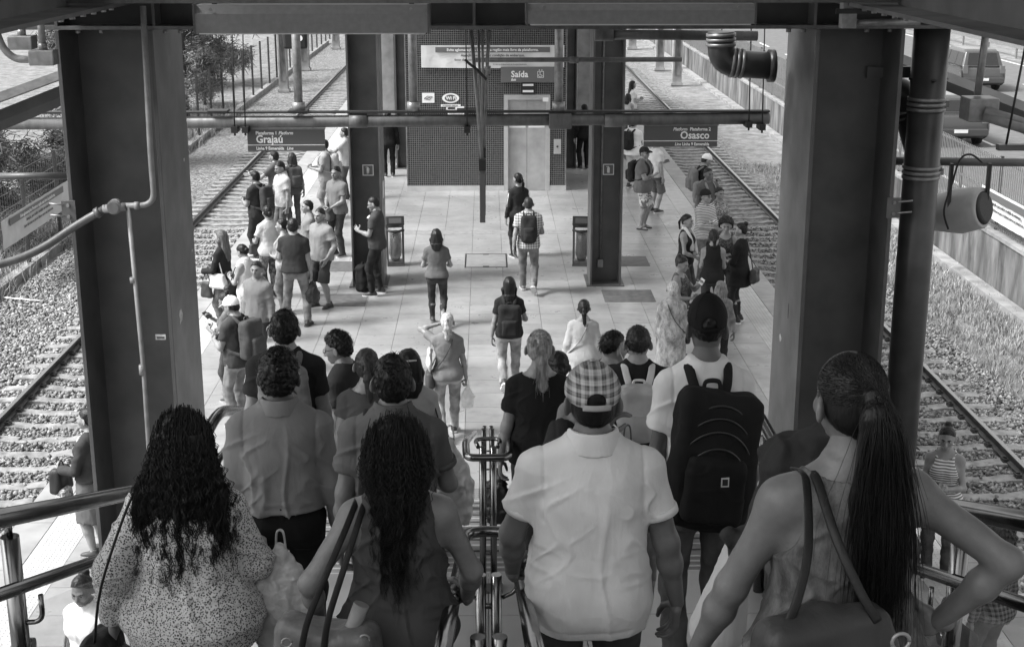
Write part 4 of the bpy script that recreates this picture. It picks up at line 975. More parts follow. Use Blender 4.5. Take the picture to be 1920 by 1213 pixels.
def loft(zs, ws, ds, ys=None, k=.03, ex=2.3, tf=None, cut=True, xo=None, inv=None):
    """elliptic sections stacked in z; tf maps world points into the stack's own frame"""
    p = Prim(); zs = np.array(zs, float); ws = np.array(ws, float); ds = np.array(ds, float); ys = np.zeros(len(zs)) if ys is None else np.array(ys, float)
    xo = np.zeros(len(zs)) if xo is None else np.array(xo, float)
    lo = np.array([-ws.max() + xo.min(), (ys - ds).min(), zs.min()]); hi = np.array([ws.max() + xo.max(), (ys + ds).max(), zs.max()]); p.k = k
    if inv is not None:
        cs = np.array([[x, y, z] for x in (lo[0], hi[0]) for y in (lo[1], hi[1]) for z in (lo[2], hi[2])]); cs = np.array([inv(c) for c in cs]); lo, hi = cs.min(0), cs.max(0)
    p.lo, p.hi = lo, hi
    def f(P):
        Q = tf(P) if tf is not None else P
        z = Q[..., 2]; w_ = np.interp(z, zs, ws); d_ = np.interp(z, zs, ds); yo = np.interp(z, zs, ys); x0 = np.interp(z, zs, xo)
        u = np.abs(Q[..., 0] - x0) / w_; v = np.abs(Q[..., 1] - yo) / d_
        D = ((u ** ex + v ** ex) ** (1 / ex) - 1) * np.minimum(w_, d_)
        if cut: D = np.maximum(D, np.maximum(zs[0] - z, z - zs[-1]))
        return D
    p.f = f; return p
def chain(pts, rs, k=.02, sq=None): return [cone(pts[i], pts[i + 1], rs[i], rs[i + 1], k, sq=sq) for i in range(len(pts) - 1)]

def sdf_grid(prims, vox, infl=0.0, cuts=(), disp=None, lo=None, hi=None, bw_=.035):
    L = np.min([p.lo for p in prims], 0) - abs(infl) - .03 - 2 * vox if lo is None else np.array(lo); H = np.max([p.hi for p in prims], 0) + abs(infl) + .03 + 2 * vox if hi is None else np.array(hi)
    n = np.ceil((H - L) / vox).astype(int) + 1
    D = np.full(n, 1.0, np.float32); ax = [(L[i] + vox * np.arange(n[i])).astype(np.float32) for i in range(3)]
    for p in prims:
        pad = p.k + abs(infl) + 3 * vox
        i0 = np.maximum(np.floor((p.lo - pad - L) / vox).astype(int), 0); i1 = np.minimum(np.ceil((p.hi + pad - L) / vox).astype(int) + 1, n)
        if (i1 <= i0).any(): continue
        G = np.stack(np.meshgrid(*[ax[i][i0[i]:i1[i]] for i in range(3)], indexing='ij'), -1)
        d = p.f(G) - infl; s = tuple(slice(i0[i], i1[i]) for i in range(3)); o = D[s]
        if p.k > 0:
            h = np.maximum(p.k - np.abs(o - d), 0) / p.k; D[s] = np.minimum(o, d) - h * h * p.k * .25
        else: D[s] = np.minimum(o, d)
    if cuts or disp is not None:
        if disp is not None:
            band = np.abs(D) < bw_; idx = np.nonzero(band); P = np.stack([ax[i][idx[i]] for i in range(3)], -1); D[band] += disp(P)
        if cuts:
            band = D < .03; idx = np.nonzero(band); P = np.stack([ax[i][idx[i]] for i in range(3)], -1); v = D[band]
            for c in cuts: v = np.maximum(v, c(P))
            D[band] = v
    return D, L
def nets(D, L, vox):
    S = D < 0; nx, ny, nz = D.shape
    cnt = np.zeros((nx - 1, ny - 1, nz - 1), np.int8)
    for a in (0, 1):
        for b in (0, 1):
            for c in (0, 1): cnt += S[a:nx - 1 + a, b:ny - 1 + b, c:nz - 1 + c]
    act = (cnt > 0) & (cnt < 8); I = np.full(act.shape, -1, np.int32); ii = np.nonzero(act); N = len(ii[0]); I[ii] = np.arange(N)
    P = np.zeros((N, 3)); W = np.zeros(N); base = np.stack(ii, 1)
    for ax in range(3):
        o = [k for k in range(3) if k != ax]
        for a in (0, 1):
            for b in (0, 1):
                p = base.copy(); p[:, o[0]] += a; p[:, o[1]] += b; q = p.copy(); q[:, ax] += 1
                da = D[p[:, 0], p[:, 1], p[:, 2]]; db = D[q[:, 0], q[:, 1], q[:, 2]]; m = (da < 0) != (db < 0)
                t = np.where(m, da / np.where(m, da - db, 1), 0); x = p.astype(float); x[:, ax] += t
                P[m] += x[m]; W[m] += 1
    P = P / W[:, None] * vox + L
    F = []
    for ax in range(3):
        o = [k for k in range(3) if k != ax]; sl0 = [slice(None)] * 3; sl1 = [slice(None)] * 3; sl0[ax] = slice(0, -1); sl1[ax] = slice(1, None)
        s0 = S[tuple(sl0)]; s1 = S[tuple(sl1)]; e = np.nonzero(s0 != s1); e = np.stack(e, 1)
        ok = (e[:, o[0]] > 0) & (e[:, o[1]] > 0) & (e[:, o[0]] < D.shape[o[0]] - 1) & (e[:, o[1]] < D.shape[o[1]] - 1); e = e[ok]
        if not len(e): continue
        def g(a, b):
            q = e.copy(); q[:, o[0]] -= a; q[:, o[1]] -= b; return I[q[:, 0], q[:, 1], q[:, 2]]
        quad = np.stack([g(1, 1), g(0, 1), g(0, 0), g(1, 0)], 1)
        fl = s0[e[:, 0], e[:, 1], e[:, 2]]
        if ax == 1: fl = ~fl
        quad[~fl] = quad[~fl][:, ::-1]; F.append(quad)
    if not F: return P, np.zeros((0, 4), int)
    F = np.concatenate(F); return P, F[(F >= 0).all(1)]
def surface(prims, vox, infl=0., cuts=(), disp=None, bw_=.035):
    D, L = sdf_grid(prims, vox, infl, cuts, disp, bw_=bw_); return nets(D, L, vox)
def solid(name, prims, vox, m, parent=None, infl=0., cuts=(), disp=None):
    V, F = surface(prims, vox, infl, cuts, disp, .075 if name == 'hair' else .035); return link(name, mesh_np(name, V, F, smooth=True), m, parent)
def join_np(parts):
    V, F, n = [], [], 0
    for v, f in parts: V.append(v); F.append(f + n); n += len(v)
    return np.concatenate(V), np.concatenate(F)
def xf_prim(p, M):
    """move a primitive by a 4x4 matrix (rigid + uniform scale)"""
    q = Prim(); A = np.array(M); s = np.linalg.det(A[:3, :3]) ** (1 / 3); Ai = np.linalg.inv(A); q.k = p.k * s
    cs = np.array([[x, y, z, 1] for x in (p.lo[0], p.hi[0]) for y in (p.lo[1], p.hi[1]) for z in (p.lo[2], p.hi[2])]) @ A.T
    q.lo, q.hi = cs[:, :3].min(0), cs[:, :3].max(0)
    A3 = Ai[:3, :3].T.astype(np.float32); A4 = Ai[:3, 3].astype(np.float32); s = np.float32(s)
    q.f = lambda P: p.f(P @ A3 + A4) * s
    return q

# ---------------------------------------------------------------- anatomy
def head_prims(fem=False, fine=True):
    P = [ell((0, -.012, .032), (.077, .096, .093), .02), ell((0, .03, -.045), (.054 if fem else .058, .062, .068), .04),
         ell((0, .012, -.01), (.069, .078, .075), .03), ell((0, .074, -.098), (.022, .018, .018), .03)]
    if fine:
        P += [cone((0, .094, .006), (0, .117, -.034), .008, .0135, .012), ell((-.012, .108, -.039), (.009, .010, .007), .008), ell((.012, .108, -.039), (.009, .010, .007), .008),
              cone((-.040, .078, .022), (-.012, .09, .018), .011, .010, .015), cone((.040, .078, .022), (.012, .09, .018), .011, .010, .015),
              cone((-.018, .090, -.066), (.018, .090, -.066), .008, .008, .012), cone((-.014, .088, -.078), (.014, .088, -.078), .008, .008, .012),
              ell((-.043, .066, -.025), (.022, .02, .022), .02), ell((.043, .066, -.025), (.022, .02, .022), .02)]
    for s in (-1, 1): P += [ell((s * .088, -.012, -.010), (.0105, .025, .036), .010, rot=(R(-12), 0, s * R(38)))]
    return P
def head_cut(P):        # eye sockets
    d = 1.0 * np.ones(P.shape[:-1])
    for s in (-1, 1): d = np.minimum(d, np.sqrt(((P - np.array([s * .031, .106, .002])) / np.array([1.25, 1, .8])) ** 2 @ np.ones(3)) - .018)
    return -d

def hand_prims(pose='relax', side=1):
    """right-hand frame: wrist at 0, fingers along -z, palm faces -x*side (towards the body), thumb towards +y"""
    s = side; P = [cone((0, 0, .02), (0, 0, -.02), .026, .024, .015, sq=((1, 0, 0), .8)), rbox((0, .002, -.052), (.014, .040, .046), .013, .015)]
    curl = {'relax': (.35, .45, .4), 'grip': (1.15, 1.35, .9), 'flat': (.08, .1, .1), 'phone': (.75, .9, .6)}[pose]
    for i, (y, L) in enumerate(((.030, .078), (.010, .087), (-.011, .080), (-.030, .064))):
        a = 0; p = np.array([0, y, -.092]); seg = [L * .45, L * .32, L * .26]; r = [.0098, .009, .0082, .0072]
        c = [v * (1 + .06 * i) for v in curl]
        for j in range(3):
            a += c[j]; q = p + np.array([-s * math.sin(a), 0, -math.cos(a)]) * seg[j]; P.append(cone(p, q, r[j], r[j + 1], .004)); p = q
    fold = {'relax': .35, 'grip': 1.0, 'flat': .1, 'phone': .8}[pose]
    p0 = np.array([-s * .006, .034, -.03]); p1 = p0 + np.array([-s * .02 * (1 + fold), .030, -.030]); p2 = p1 + np.array([-s * .028 * fold, .012 - .014 * fold, -.030]); p3 = p2 + np.array([-s * .016 * fold, .002 - .012 * fold, -.024])
    P += [cone(p0, p1, .015, .012, .012), cone(p1, p2, .0115, .0105, .004), cone(p2, p3, .0105, .008, .004)]
    return P

def two_bone(a, t, l1, l2, pole):
    a = np.array(a, float); t = np.array(t, float); d = t - a; L = np.linalg.norm(d); L = min(L, (l1 + l2) * .995); u = d / (np.linalg.norm(d) + 1e-9)
    x = (l1 * l1 - l2 * l2 + L * L) / (2 * L); h = math.sqrt(max(l1 * l1 - x * x, 0)); p = np.array(pole, float); p = p - (p @ u) * u; p /= np.linalg.norm(p) + 1e-9
    return a + u * x + p * h, a + u * L

# arm targets in a 1.75 m body frame: (x outwards, y forwards, z), elbow pole (x outwards, y, z), hand pose, finger direction (x outwards)
ARMS = {
 'down': ((.27, .02, .80), (.3, -1, 0), 'relax', (0, .12, -1)), 'down_in': ((.23, .10, .80), (.5, -1, 0), 'relax', (0, .2, -1)),
 'swing_f': ((.25, .22, .88), (.2, -1, -.2), 'relax', (0, .5, -1)), 'swing_b': ((.27, -.16, .86), (.3, -1, 0), 'relax', (0, -.2, -1)),
 'phone': ((.06, .30, 1.14), (.7, -.5, -1), 'phone', (-.5, .7, .5)), 'phone_hi': ((.08, .34, 1.30), (.7, -.3, -1), 'phone', (-.4, .5, .8)),
 'pocket': ((.20, .07, .90), (1, -.7, 0), 'flat', (-.3, .3, -1)), 'hip': ((.17, -.02, 1.02), (1, -.5, 0), 'relax', (-.8, .5, -.3)),
 'fold': ((-.06, .22, 1.16), (.8, -.1, -1), 'flat', (-1, .05, .1)), 'fold_low': ((-.02, .22, 1.05), (.8, -.2, -1), 'relax', (-1, .1, 0)),
 'front': ((.06, .24, .98), (.8, -.5, -.5), 'grip', (-.5, .6, -.5)), 'face': ((.05, .20, 1.52), (.6, .4, -1), 'relax', (-.3, .2, 1)),
 'brow': ((.10, .16, 1.56), (1, .5, .1), 'flat', (-1, .2, .3)), 'strap': ((.16, .14, 1.34), (.6, -.3, -1), 'grip', (-.4, .1, 1)),
 'bag': ((.25, .04, .82), (.4, -1, 0), 'grip', (0, .05, -1)), 'forearm': ((.16, .30, 1.05), (.6, -1, -.5), 'grip', (-.3, 1, -.1)),
 'rail': ((.22, .34, 1.0), (.8, -.8, 0), 'grip', (-.25, 1, -.25)), 'behind': ((.02, -.17, .98), (1, -.4, 0), 'relax', (-1, 0, -.2)), 'reach': ((.30, .45, 1.25), (.5, 0, -1), 'flat', (0, 1, 0)),
}
SKIN = {}
def skin(v):
    k = 'skin_%.2f' % v
    return mat(k, v, .42, nz=(26, .07), bump=(55, .22, .006), spec=.4, nz2=(6, .22, .3, .6, (1, 1, 1)), rv=.08)
def cloth(v, pat=None, nm=None, rough=.85):
    k = nm or 'cloth_%.3f_%s' % (v, pat)
    if k in MATS: return MATS[k]
    def b_(t, b, mp):
        bp = t.nodes.new('ShaderNodeBump'); n = t.nodes.new('ShaderNodeTexNoise'); n.inputs['Scale'].default_value = 9; n.inputs['Detail'].default_value = 5; n.inputs['Distortion'].default_value = .4
        tc_ = t.nodes.new('ShaderNodeTexCoord'); m_ = t.nodes.new('ShaderNodeMapping'); m_.inputs['Scale'].default_value = (1.6, 1.6, .5); t.links.new(tc_.outputs['Object'], m_.inputs[0])
        t.links.new(m_.outputs[0], n.inputs['Vector']); bp.inputs['Strength'].default_value = .4; bp.inputs['Distance'].default_value = .025
        t.links.new(n.outputs[0], bp.inputs['Height']); t.links.new(bp.outputs[0], b.inputs['Normal'])
        def ramp(src, lo, hi, v0, v1):
            r = t.nodes.new('ShaderNodeMapRange'); r.inputs[1].default_value = lo; r.inputs[2].default_value = hi; r.inputs[3].default_value = v0; r.inputs[4].default_value = v1
            t.links.new(src, r.inputs[0]); t.links.new(r.outputs[0], b.inputs['Base Color']); return r
        if pat is None:
            n2 = t.nodes.new('ShaderNodeTexNoise'); n2.inputs['Scale'].default_value = 5; n2.inputs['Detail'].default_value = 8; t.links.new(mp.outputs[0], n2.inputs['Vector']); ramp(n2.outputs[0], .3, .7, v * .85, v * 1.15)
        elif pat == 'denim':
            n2 = t.nodes.new('ShaderNodeTexNoise'); n2.inputs['Scale'].default_value = 7; n2.inputs['Detail'].default_value = 10; t.links.new(mp.outputs[0], n2.inputs['Vector']); ramp(n2.outputs[0], .35, .68, v * .6, v * 1.5)
        elif pat == 'speckle':
            vo = t.nodes.new('ShaderNodeTexVoronoi'); vo.inputs['Scale'].default_value = 135; t.links.new(mp.outputs[0], vo.inputs['Vector'])
            n2 = t.nodes.new('ShaderNodeTexNoise'); n2.inputs['Scale'].default_value = 80; n2.inputs['Detail'].default_value = 4; t.links.new(mp.outputs[0], n2.inputs['Vector'])
            a = t.nodes.new('ShaderNodeMath'); a.operation = 'MULTIPLY_ADD'; t.links.new(n2.outputs[0], a.inputs[0]); a.inputs[1].default_value = .55; t.links.new(vo.outputs['Distance'], a.inputs[2]); ramp(a.outputs[0], .56, .82, v * .08, v)
        elif pat in ('stripe_h', 'stripe_v'):
            w_ = t.nodes.new('ShaderNodeTexWave'); w_.bands_direction = 'Z' if pat == 'stripe_h' else 'X'; w_.inputs['Scale'].default_value = 11; w_.inputs['Distortion'].default_value = 1.2; w_.inputs['Detail Scale'].default_value = 1
            t.links.new(mp.outputs[0], w_.inputs['Vector']); ramp(w_.outputs['Fac'], .42, .58, v * .22, v)
        elif pat in ('plaid', 'plaid_cap'):
            sc_ = 7 if pat == 'plaid' else 11
            ws = []
            for dr, k_, ph in (('X', sc_, 0), ('Z', sc_, 1.2), ('X', sc_ * 2.3, .4), ('Z', sc_ * 2.3, .9)):
                w_ = t.nodes.new('ShaderNodeTexWave'); w_.bands_direction = dr; w_.inputs['Scale'].default_value = k_; w_.inputs['Phase Offset'].default_value = ph; w_.inputs['Distortion'].default_value = .6
                t.links.new(mp.outputs[0], w_.inputs['Vector']); r = t.nodes.new('ShaderNodeMapRange'); r.inputs[1].default_value = .45; r.inputs[2].default_value = .6; t.links.new(w_.outputs['Fac'], r.inputs[0]); ws.append(r.outputs[0])
            def ma(op, x, y, c=None):
                m_ = t.nodes.new('ShaderNodeMath'); m_.operation = op
                for i_, q in enumerate((x, y)):
                    if hasattr(q, 'links'): t.links.new(q, m_.inputs[i_])
                    else: m_.inputs[i_].default_value = q
                return m_.outputs[0]
            s_ = ma('ADD', ma('MULTIPLY', ma('ADD', ws[0], ws[1]), .38), ma('MULTIPLY', ma('ADD', ws[2], ws[3]), .12)); ramp(s_, 0, 1, v * .12, v)
        elif pat in ('camo', 'floral'):
            n2 = t.nodes.new('ShaderNodeTexNoise'); n2.inputs['Scale'].default_value = 9 if pat == 'camo' else 22; n2.inputs['Detail'].default_value = 3; n2.inputs['Distortion'].default_value = 1.5; t.links.new(mp.outputs[0], n2.inputs['Vector']); ramp(n2.outputs[0], .42, .56, v * .25, v)
        elif pat == 'rubbed':
            n2 = t.nodes.new('ShaderNodeTexNoise'); n2.inputs['Scale'].default_value = 14; n2.inputs['Detail'].default_value = 10; n2.inputs['Roughness'].default_value = .75; t.links.new(mp.outputs[0], n2.inputs['Vector']); ramp(n2.outputs[0], .36, .66, v * .35, v * 1.5)
    st = (1, 1, .45) if pat == 'rubbed' else (1, 1, 1)
    return mat(k, v, rough, build=b_, spec=.12 if v < .06 and rough > .6 else .25, stretch=st)
def hair_mat(v):
    v = round(v * .6, 3) if v < .1 else v
    return mat('hair_%.3f' % v, v, .42, nz=(70, .5, 5), bump=(110, .5, .006), spec=.28, stretch=(1, 1, .12))
EYEW = mat('eye_white', .7, .25); EYED = mat('eye_dark', .015, .15)
# ---------------------------------------------------------------- a clothed figure
HAIRLINE = ([-.13, -.08, -.03, .0, .02, .045, .07, .10], [-.085, -.075, -.035, .03, .035, .055, .078, .088])
def npM(M): return np.array(M)
class Fig: pass
def person(label, pos, r=0, H=1.75, fem=False, wt=1.0, arms=('down', 'down'), legs='stand', head=(0, 0), lean=0, sk=.28,
           hair=('short', .02), top=None, bottom=None, shoes=(.03, .5), extras=(), face=None, seed=0, targets=None, name='person', shw=1.0, wx=1.0):
    f = Fig(); f.label = label; pos = Vector(pos); s = H / 1.75; f.s = s; f.fem = fem; f.wt = wt
    root = empty(name, pos, R(r), label=label, cat='person'); root.scale = (s * wx, s * wx, s); f.wx = wx; f.root = root; f.r = r; f.pos = pos
    dist = (Vector((pos.x, pos.y, pos.z + 1.3)) - CAM).length / s; f.dist = dist
    v_b = min(max(dist * .0009, .010), .02); v_h = min(max(dist * .0005, .0055), .010); v_f = min(max(dist * .0004, .0045), .007); v_c = min(max(dist * .0009, .0078), .018) if dist > 6.2 else .0066
    f.v_c, f.v_h = v_c, v_h
    rs = np.random.default_rng(seed + 100); off3 = rs.uniform(0, 30, 3)
    near = dist < 8
    # lean about the hips
    lm_ = Matrix.Translation((0, 0, .95)) @ Matrix.Rotation(R(-lean), 4, 'X') @ Matrix.Translation((0, 0, -.95)); f.lean = lm_
    LA = npM(lm_); LI = np.linalg.inv(LA)
    U = lambda p: LA[:3, :3] @ np.array(p, float) + LA[:3, 3]
    LI3 = LI[:3, :3].T.astype(np.float32); LI4 = LI[:3, 3].astype(np.float32); tf = lambda P: P @ LI3 + LI4
    f.U = U
    if fem:
        zs = [.80, .88, .96, 1.06, 1.18, 1.28, 1.36, 1.42, 1.475]; ws = [.12, .178, .170, .134, .140, .152, .148, .110, .05]; ds = [.09, .120, .112, .096, .102, .108, .098, .075, .05]; sh, shz = .156 * shw, 1.372
    else:
        zs = [.80, .88, .96, 1.06, 1.18, 1.30, 1.38, 1.44, 1.495]; ws = [.12, .165, .162, .150, .162, .180, .176, .128, .06]; ds = [.085, .112, .112, .108, .114, .120, .108, .085, .055]; sh, shz = .180 * shw, 1.392
    fat = np.interp(zs, [.80, .95, 1.1, 1.3, 1.45], [1 + (wt - 1) * .7, wt, wt, 1 + (wt - 1) * .7, 1 + (wt - 1) * .3])
    ws = list(np.array(ws) * fat); ds = list(np.array(ds) * fat); ys = [0, -.012, -.006, 0, 0, .002, -.006, -.015, -.018]
    sh *= 1 + (wt - 1) * .35; f.sh, f.shz, f.zs, f.ws, f.ds = sh, shz, zs, ws, ds
    aw = 1 + (wt - 1) * .8
    # joints
    HJ = Matrix.Translation((0, -.012, 1.53)) @ Matrix.Rotation(R(head[0]), 4, 'Z') @ Matrix.Rotation(R(head[1]), 4, 'X') @ Matrix.Translation((0, .024, .095))
    HM = lm_ @ HJ; f.HM = HM
    J = {}
    for i, sd in ((0, -1), (1, 1)):
        T = arms[i]; spec = ARMS[T] if isinstance(T, str) else T
        tg, pole, hp, fd = spec; S0 = U((sd * sh, -.005, shz))
        tgt = np.array([tg[0] * sd, tg[1], tg[2]], float)
        if lean and tg[2] > 1.0: tgt = U(tgt)
        E, W = two_bone(S0, tgt, .30, .265, (pole[0] * sd, pole[1], pole[2]))
        z = -np.array([fd[0] * sd, fd[1], fd[2]], float); z /= np.linalg.norm(z); x = np.array([1., 0, 0]); x = x - (x @ z) * z
        if np.linalg.norm(x) < .2: x = np.array([0, 0, 1.]) * -sd; x = x - (x @ z) * z
        x /= np.linalg.norm(x); y = np.cross(z, x); M = np.eye(4); M[:3, 0], M[:3, 1], M[:3, 2], M[:3, 3] = x, y, z, W
        J[sd] = (S0, E, W, M, hp)
    f.J = J
    FT = {'stand': ((-.10, .0, 0), (.10, .01, 0)), 'walk': ((-.09, .24, 0), (.09, -.20, .3)), 'walk2': ((-.09, -.20, .3), (.09, .22, 0)), 'contra': ((-.11, -.03, 0), (.15, .07, 0)), 'contra2': ((-.15, .07, 0), (.10, -.03, 0)), 'wide': ((-.19, 0, 0), (.17, .03, 0)), 'close': ((-.065, 0, 0), (.065, .015, 0)), 'step': ((-.1, .2, .0), (.1, -.02, 0))}[legs]
    G = {}
    for i, sd in ((0, -1), (1, 1)):
        fx, fy, lift = FT[i]; hip = np.array([sd * .095 * (1 + (wt - 1) * .5), 0, .90])
        an = np.array([fx, fy - (.03 if lift else 0), .085 + .11 * (lift > 0)]); K, A = two_bone(hip, an, .425, .415, (sd * .12, 1, 0))
        FM = np.array(Matrix.Translation(tuple(A)) @ Matrix.Rotation(-sd * R(9), 4, 'Z') @ Matrix.Rotation(R(-42) if lift else 0, 4, 'X')); G[sd] = (hip, K, A, FM)
    f.G = G
    # ---- body mesh
    loft_b = lambda o=0., z0=None, z1=None, k=.04: loft(zs, np.array(ws) + o, np.array(ds) + o, ys, k=k, tf=tf, inv=lambda c: U(c))
    B = [loft_b()]
    for sd in (-1, 1):
        S0, E, W, M, hp = J[sd]; hip, K, A, FM = G[sd]
        ra = (.044 if fem else .05) * aw
        B += [cone(U((sd * .045, -.016, zs[-1] - .018)), S0, .034, ra * .98, .06), cone(S0, E, ra, ra * .80, .05), cone(E, E * .65 + W * .35, ra * .80, ra * .80, .03), cone(E * .65 + W * .35, W, ra * .80, .0265, .03)]
        tw = 1 + (wt - 1) * .8
        B += [cone(hip, K, .084 * tw, .055 * tw, .05), cone(K, K * .62 + A * .38 - np.array([0, .016, 0]), .053 * tw, .054 * tw, .03), cone(K * .62 + A * .38 - np.array([0, .016, 0]), A, .053 * tw, .036, .03), ell((sd * .07, -.05 * tw, .89), (.09 * tw, .072 * tw, .095), .05)]
        foot = [cone((0, -.045, -.045), (0, .02, -.035), .036, .040, .02), cone((0, .02, -.04), (0, .13, -.058), .038, .027, .02)]
        B += [xf_prim(p, FM) for p in foot]
        if fem: B.append(xf_prim(ell((sd * .068, .085, 1.265), (.064, .06, .062), .05), lm_))
    nk = .045 if fem else .054
    neck = [cone(U((0, -.02, 1.455)), U((0, -.008, 1.52)), nk * 1.12, nk, .05), cone(U((0, -.008, 1.50)), tuple(HM @ Vector((0, -.018, -.055))), nk, nk * .98, .03)]
    parts = [surface(B + neck, v_b, disp=(lambda P: .0022 * vnoise(P * np.float32(17) + off3.astype(np.float32))) if near else None)]
    hp_ = [xf_prim(p, HM) for p in head_prims(fem)] + [neck[1]]
    HI = np.linalg.inv(npM(HM))
    parts.append(surface(hp_, v_h, cuts=[lambda P: head_cut(P @ HI[:3, :3].T + HI[:3, 3])]))
    for sd in (-1, 1):
        parts.append(surface([xf_prim(p, J[sd][3]) for p in hand_prims(J[sd][4], sd)], v_f))
    V, F = join_np(parts); SK = skin(round(sk * .8, 2))
    f.body = link('body', mesh_np('body', V, F, smooth=True), SK, root)
    # ---- face
    fdir = (Matrix.Rotation(R(r), 4, 'Z') @ HM).to_3x3() @ Vector((0, 1, 0)); toc = (CAM - (pos + Vector((0, 0, 1.6)))).normalized()
    show = fdir.dot(toc) > -.35 if face is None else face
    if show:
        dk = hair_mat(min(hair[1], .05)); LIP = mat('lips_%.2f' % sk, sk * .55, .4)
        def hp(c): return HM @ Vector(c)
        fk = 1.0 if dist < 12 else 1.35
        for sd in (-1, 1):
            e = solid('eye', [xf_prim(ell((sd * .031, .079, .0), (.0145, .0125, .0068), 0), HM)], .004, EYEW, root)
            solid('iris', [xf_prim(ell((sd * .031, .0875, .0005), (.0066 * fk ** 1.5, .006, .0062 * fk), 0), HM)], .003, EYED, e)
            MB().tube([hp((sd * .014, .099, .016)), hp((sd * .032, .0965, .0235)), hp((sd * .051, .080, .019))], [.0045 * fk, .005 * fk, .0025 * fk], 6).build('eyebrow', dk, root)
        MB().tube([hp((-.024, .088, -.071)), hp((-.010, .0975, -.069)), hp((.0, .0965, -.0705)), hp((.010, .0975, -.069)), hp((.024, .088, -.071))], [.002, .0055, .005, .0055, .002], 6).build('lips', LIP, root)
    # ---- clothes
    t = top or {}; kind = t.get('kind', 'tee'); loose = t.get('loose', .008)
    def folds(amp, fr=(11, 11, 4), seed_=0, torso=True):
        o = (off3 + seed_ * 3.7).astype(np.float32)
        def d(P):
            P = P.astype(np.float32); w1 = vnoise(P * 4 + o); w2 = vnoise(P * 4 + o + 9)
            if torso:
                u = np.arctan2(P[..., 0], -P[..., 1]) * .17 + .03 * w1; z = P[..., 2] + .04 * w2
                n1 = vnoise(np.stack([u * fr[0] * 1.25, 0 * u + o[0], z * fr[2]], -1) + o); r1 = np.clip(1 - np.abs(n1) * 3.0, 0, 1) ** 2
                q = np.abs(u); n2 = vnoise(np.stack([(q * .62 + z * .78) * 15, 0 * u + np.sign(u), (q * .78 - z * .62) * 5], -1) + o + 3); r2 = np.clip(1 - np.abs(n2) * 3.0, 0, 1) ** 2
                n3 = vnoise(np.stack([u * 6, 0 * u, z * 16], -1) + o + 11); r3 = np.clip(1 - np.abs(n3) * 2.4, 0, 1) ** 1.5
                zz_ = P[..., 2]; wv = np.interp(zz_, [.8, 1.05, 1.2, 1.36, 1.46], [.9, 1.2, .9, .45, .15]); wd = np.interp(zz_, [.95, 1.15, 1.32, 1.42], [.4, 1, 1, .1]) * np.interp(np.abs(P[..., 0]), [0, .06, .13], [.25, .6, 1.1]); wh = np.interp(zz_, [.8, .95, 1.08, 1.2], [.5, 1.1, .7, 0])
                return -amp * (.95 * r1 * wv + .9 * r2 * wd + .6 * r3 * wh) + amp * .8 * w1
            n1 = vnoise(P * np.array(fr, np.float32) + o + .5 * w1[..., None]); n2 = vnoise(P * np.array([fr[0] * .8, fr[1], fr[2] * 2.2], np.float32) + o + 5)
            return -amp * (np.clip(1 - np.abs(n1) * 2.6, 0, 1) ** 1.5 + .7 * np.clip(1 - np.abs(n2) * 2.6, 0, 1) ** 1.5) + amp * .6
        return d
    amp = t.get('amp', .012 if near else .008)
    if kind != 'none':
        hem = t.get('hem', .84); topz = zs[-1] + .004
        zz = np.array([hem, .9, .96, 1.02, 1.1, 1.18, 1.28, 1.36, 1.42, 1.45, topz]); zz = zz[zz >= hem]; zz = np.unique(zz)
        wb = np.interp(zz, zs, ws); db = np.interp(zz, zs, ds); yb = np.interp(zz, zs, ys)
        hang = t.get('hang', .0 if fem else .5)            # straight-hanging cloth below the chest
        cw, cdp = np.interp(1.28, zs, ws), np.interp(1.28, zs, ds)
        wb = np.where(zz < 1.25, np.maximum(wb, wb * (1 - hang) + hang * cw * .98), wb); db = np.where(zz < 1.25, np.maximum(db, db * (1 - hang) + hang * cdp), db)
        o_ = .012 + loose * np.interp(zz, [.8, 1.1, 1.3, 1.45], [1.8, 1.3, 1, .3]) + np.interp(zz, [.8, 1.0, 1.06], [.016, .012, 0]) * (0 if t.get('tuck') else 1)
        fl = t.get('flare', 0); o_ = o_ + fl * np.clip((1.15 - zz) / (1.15 - hem + 1e-6), 0, 1)
        C = [loft(zz, wb + o_, db + o_, yb, k=.03, tf=tf, inv=lambda c: U(c))]
        if fem:
            for sd in (-1, 1): C.append(xf_prim(ell((sd * .068, .085, 1.265), (.064 + .012, .06 + .012, .062 + .012), .06), lm_))
        sl = {'tee': .62, 'polo': .62, 'short': .4, 'long': 2, 'shirt': 2, 'jacket': 2, 'dress': .5, 'tank': 0, 'strap': 0, 'three': 1.5}[kind] if 'sleeve' not in t else t['sleeve']
        ra = (.044 if fem else .05) * aw
        if sl > 0:
            for sd in (-1, 1):
                S0, E, W, M, hp = J[sd]; sloose = t.get('sl', .012) + loose * .5
                C.append(cone(U((sd * .055, -.016, zs[-1] - .026)), S0, .042, ra * .98 + .014, .06))
                e1 = S0 + (E - S0) * min(sl, 1); r1 = ra * (1 - .2 * min(sl, 1)) + sloose + (.006 if sl < 1 else 0)
                C.append(cone(S0, e1, ra + .010 + loose * .3, r1, .035, flat=True)); C.append(ell(S0, (ra * .98 + .010,) * 3, .03))
                if sl > 1:
                    e2 = E + (W - E) * min(sl - 1, .97); C.append(ell(E, (ra * .80 + sloose,) * 3, .02)); C.append(cone(E, e2, ra * .80 + sloose, (ra * .7 if sl < 1.9 else .034) + sloose * .6, .02, flat=True))
        cuts = []
        if hem < .95 and not t.get('tuck') and kind != 'dress':
            tw = 1 + (wt - 1) * .8
            for sd in (-1, 1): C.append(ell((sd * .07, -.05 * tw, .89), (.09 * tw + .028, .072 * tw + .034, .12), .05))
            cuts.append(lambda P: hem - P[..., 2])
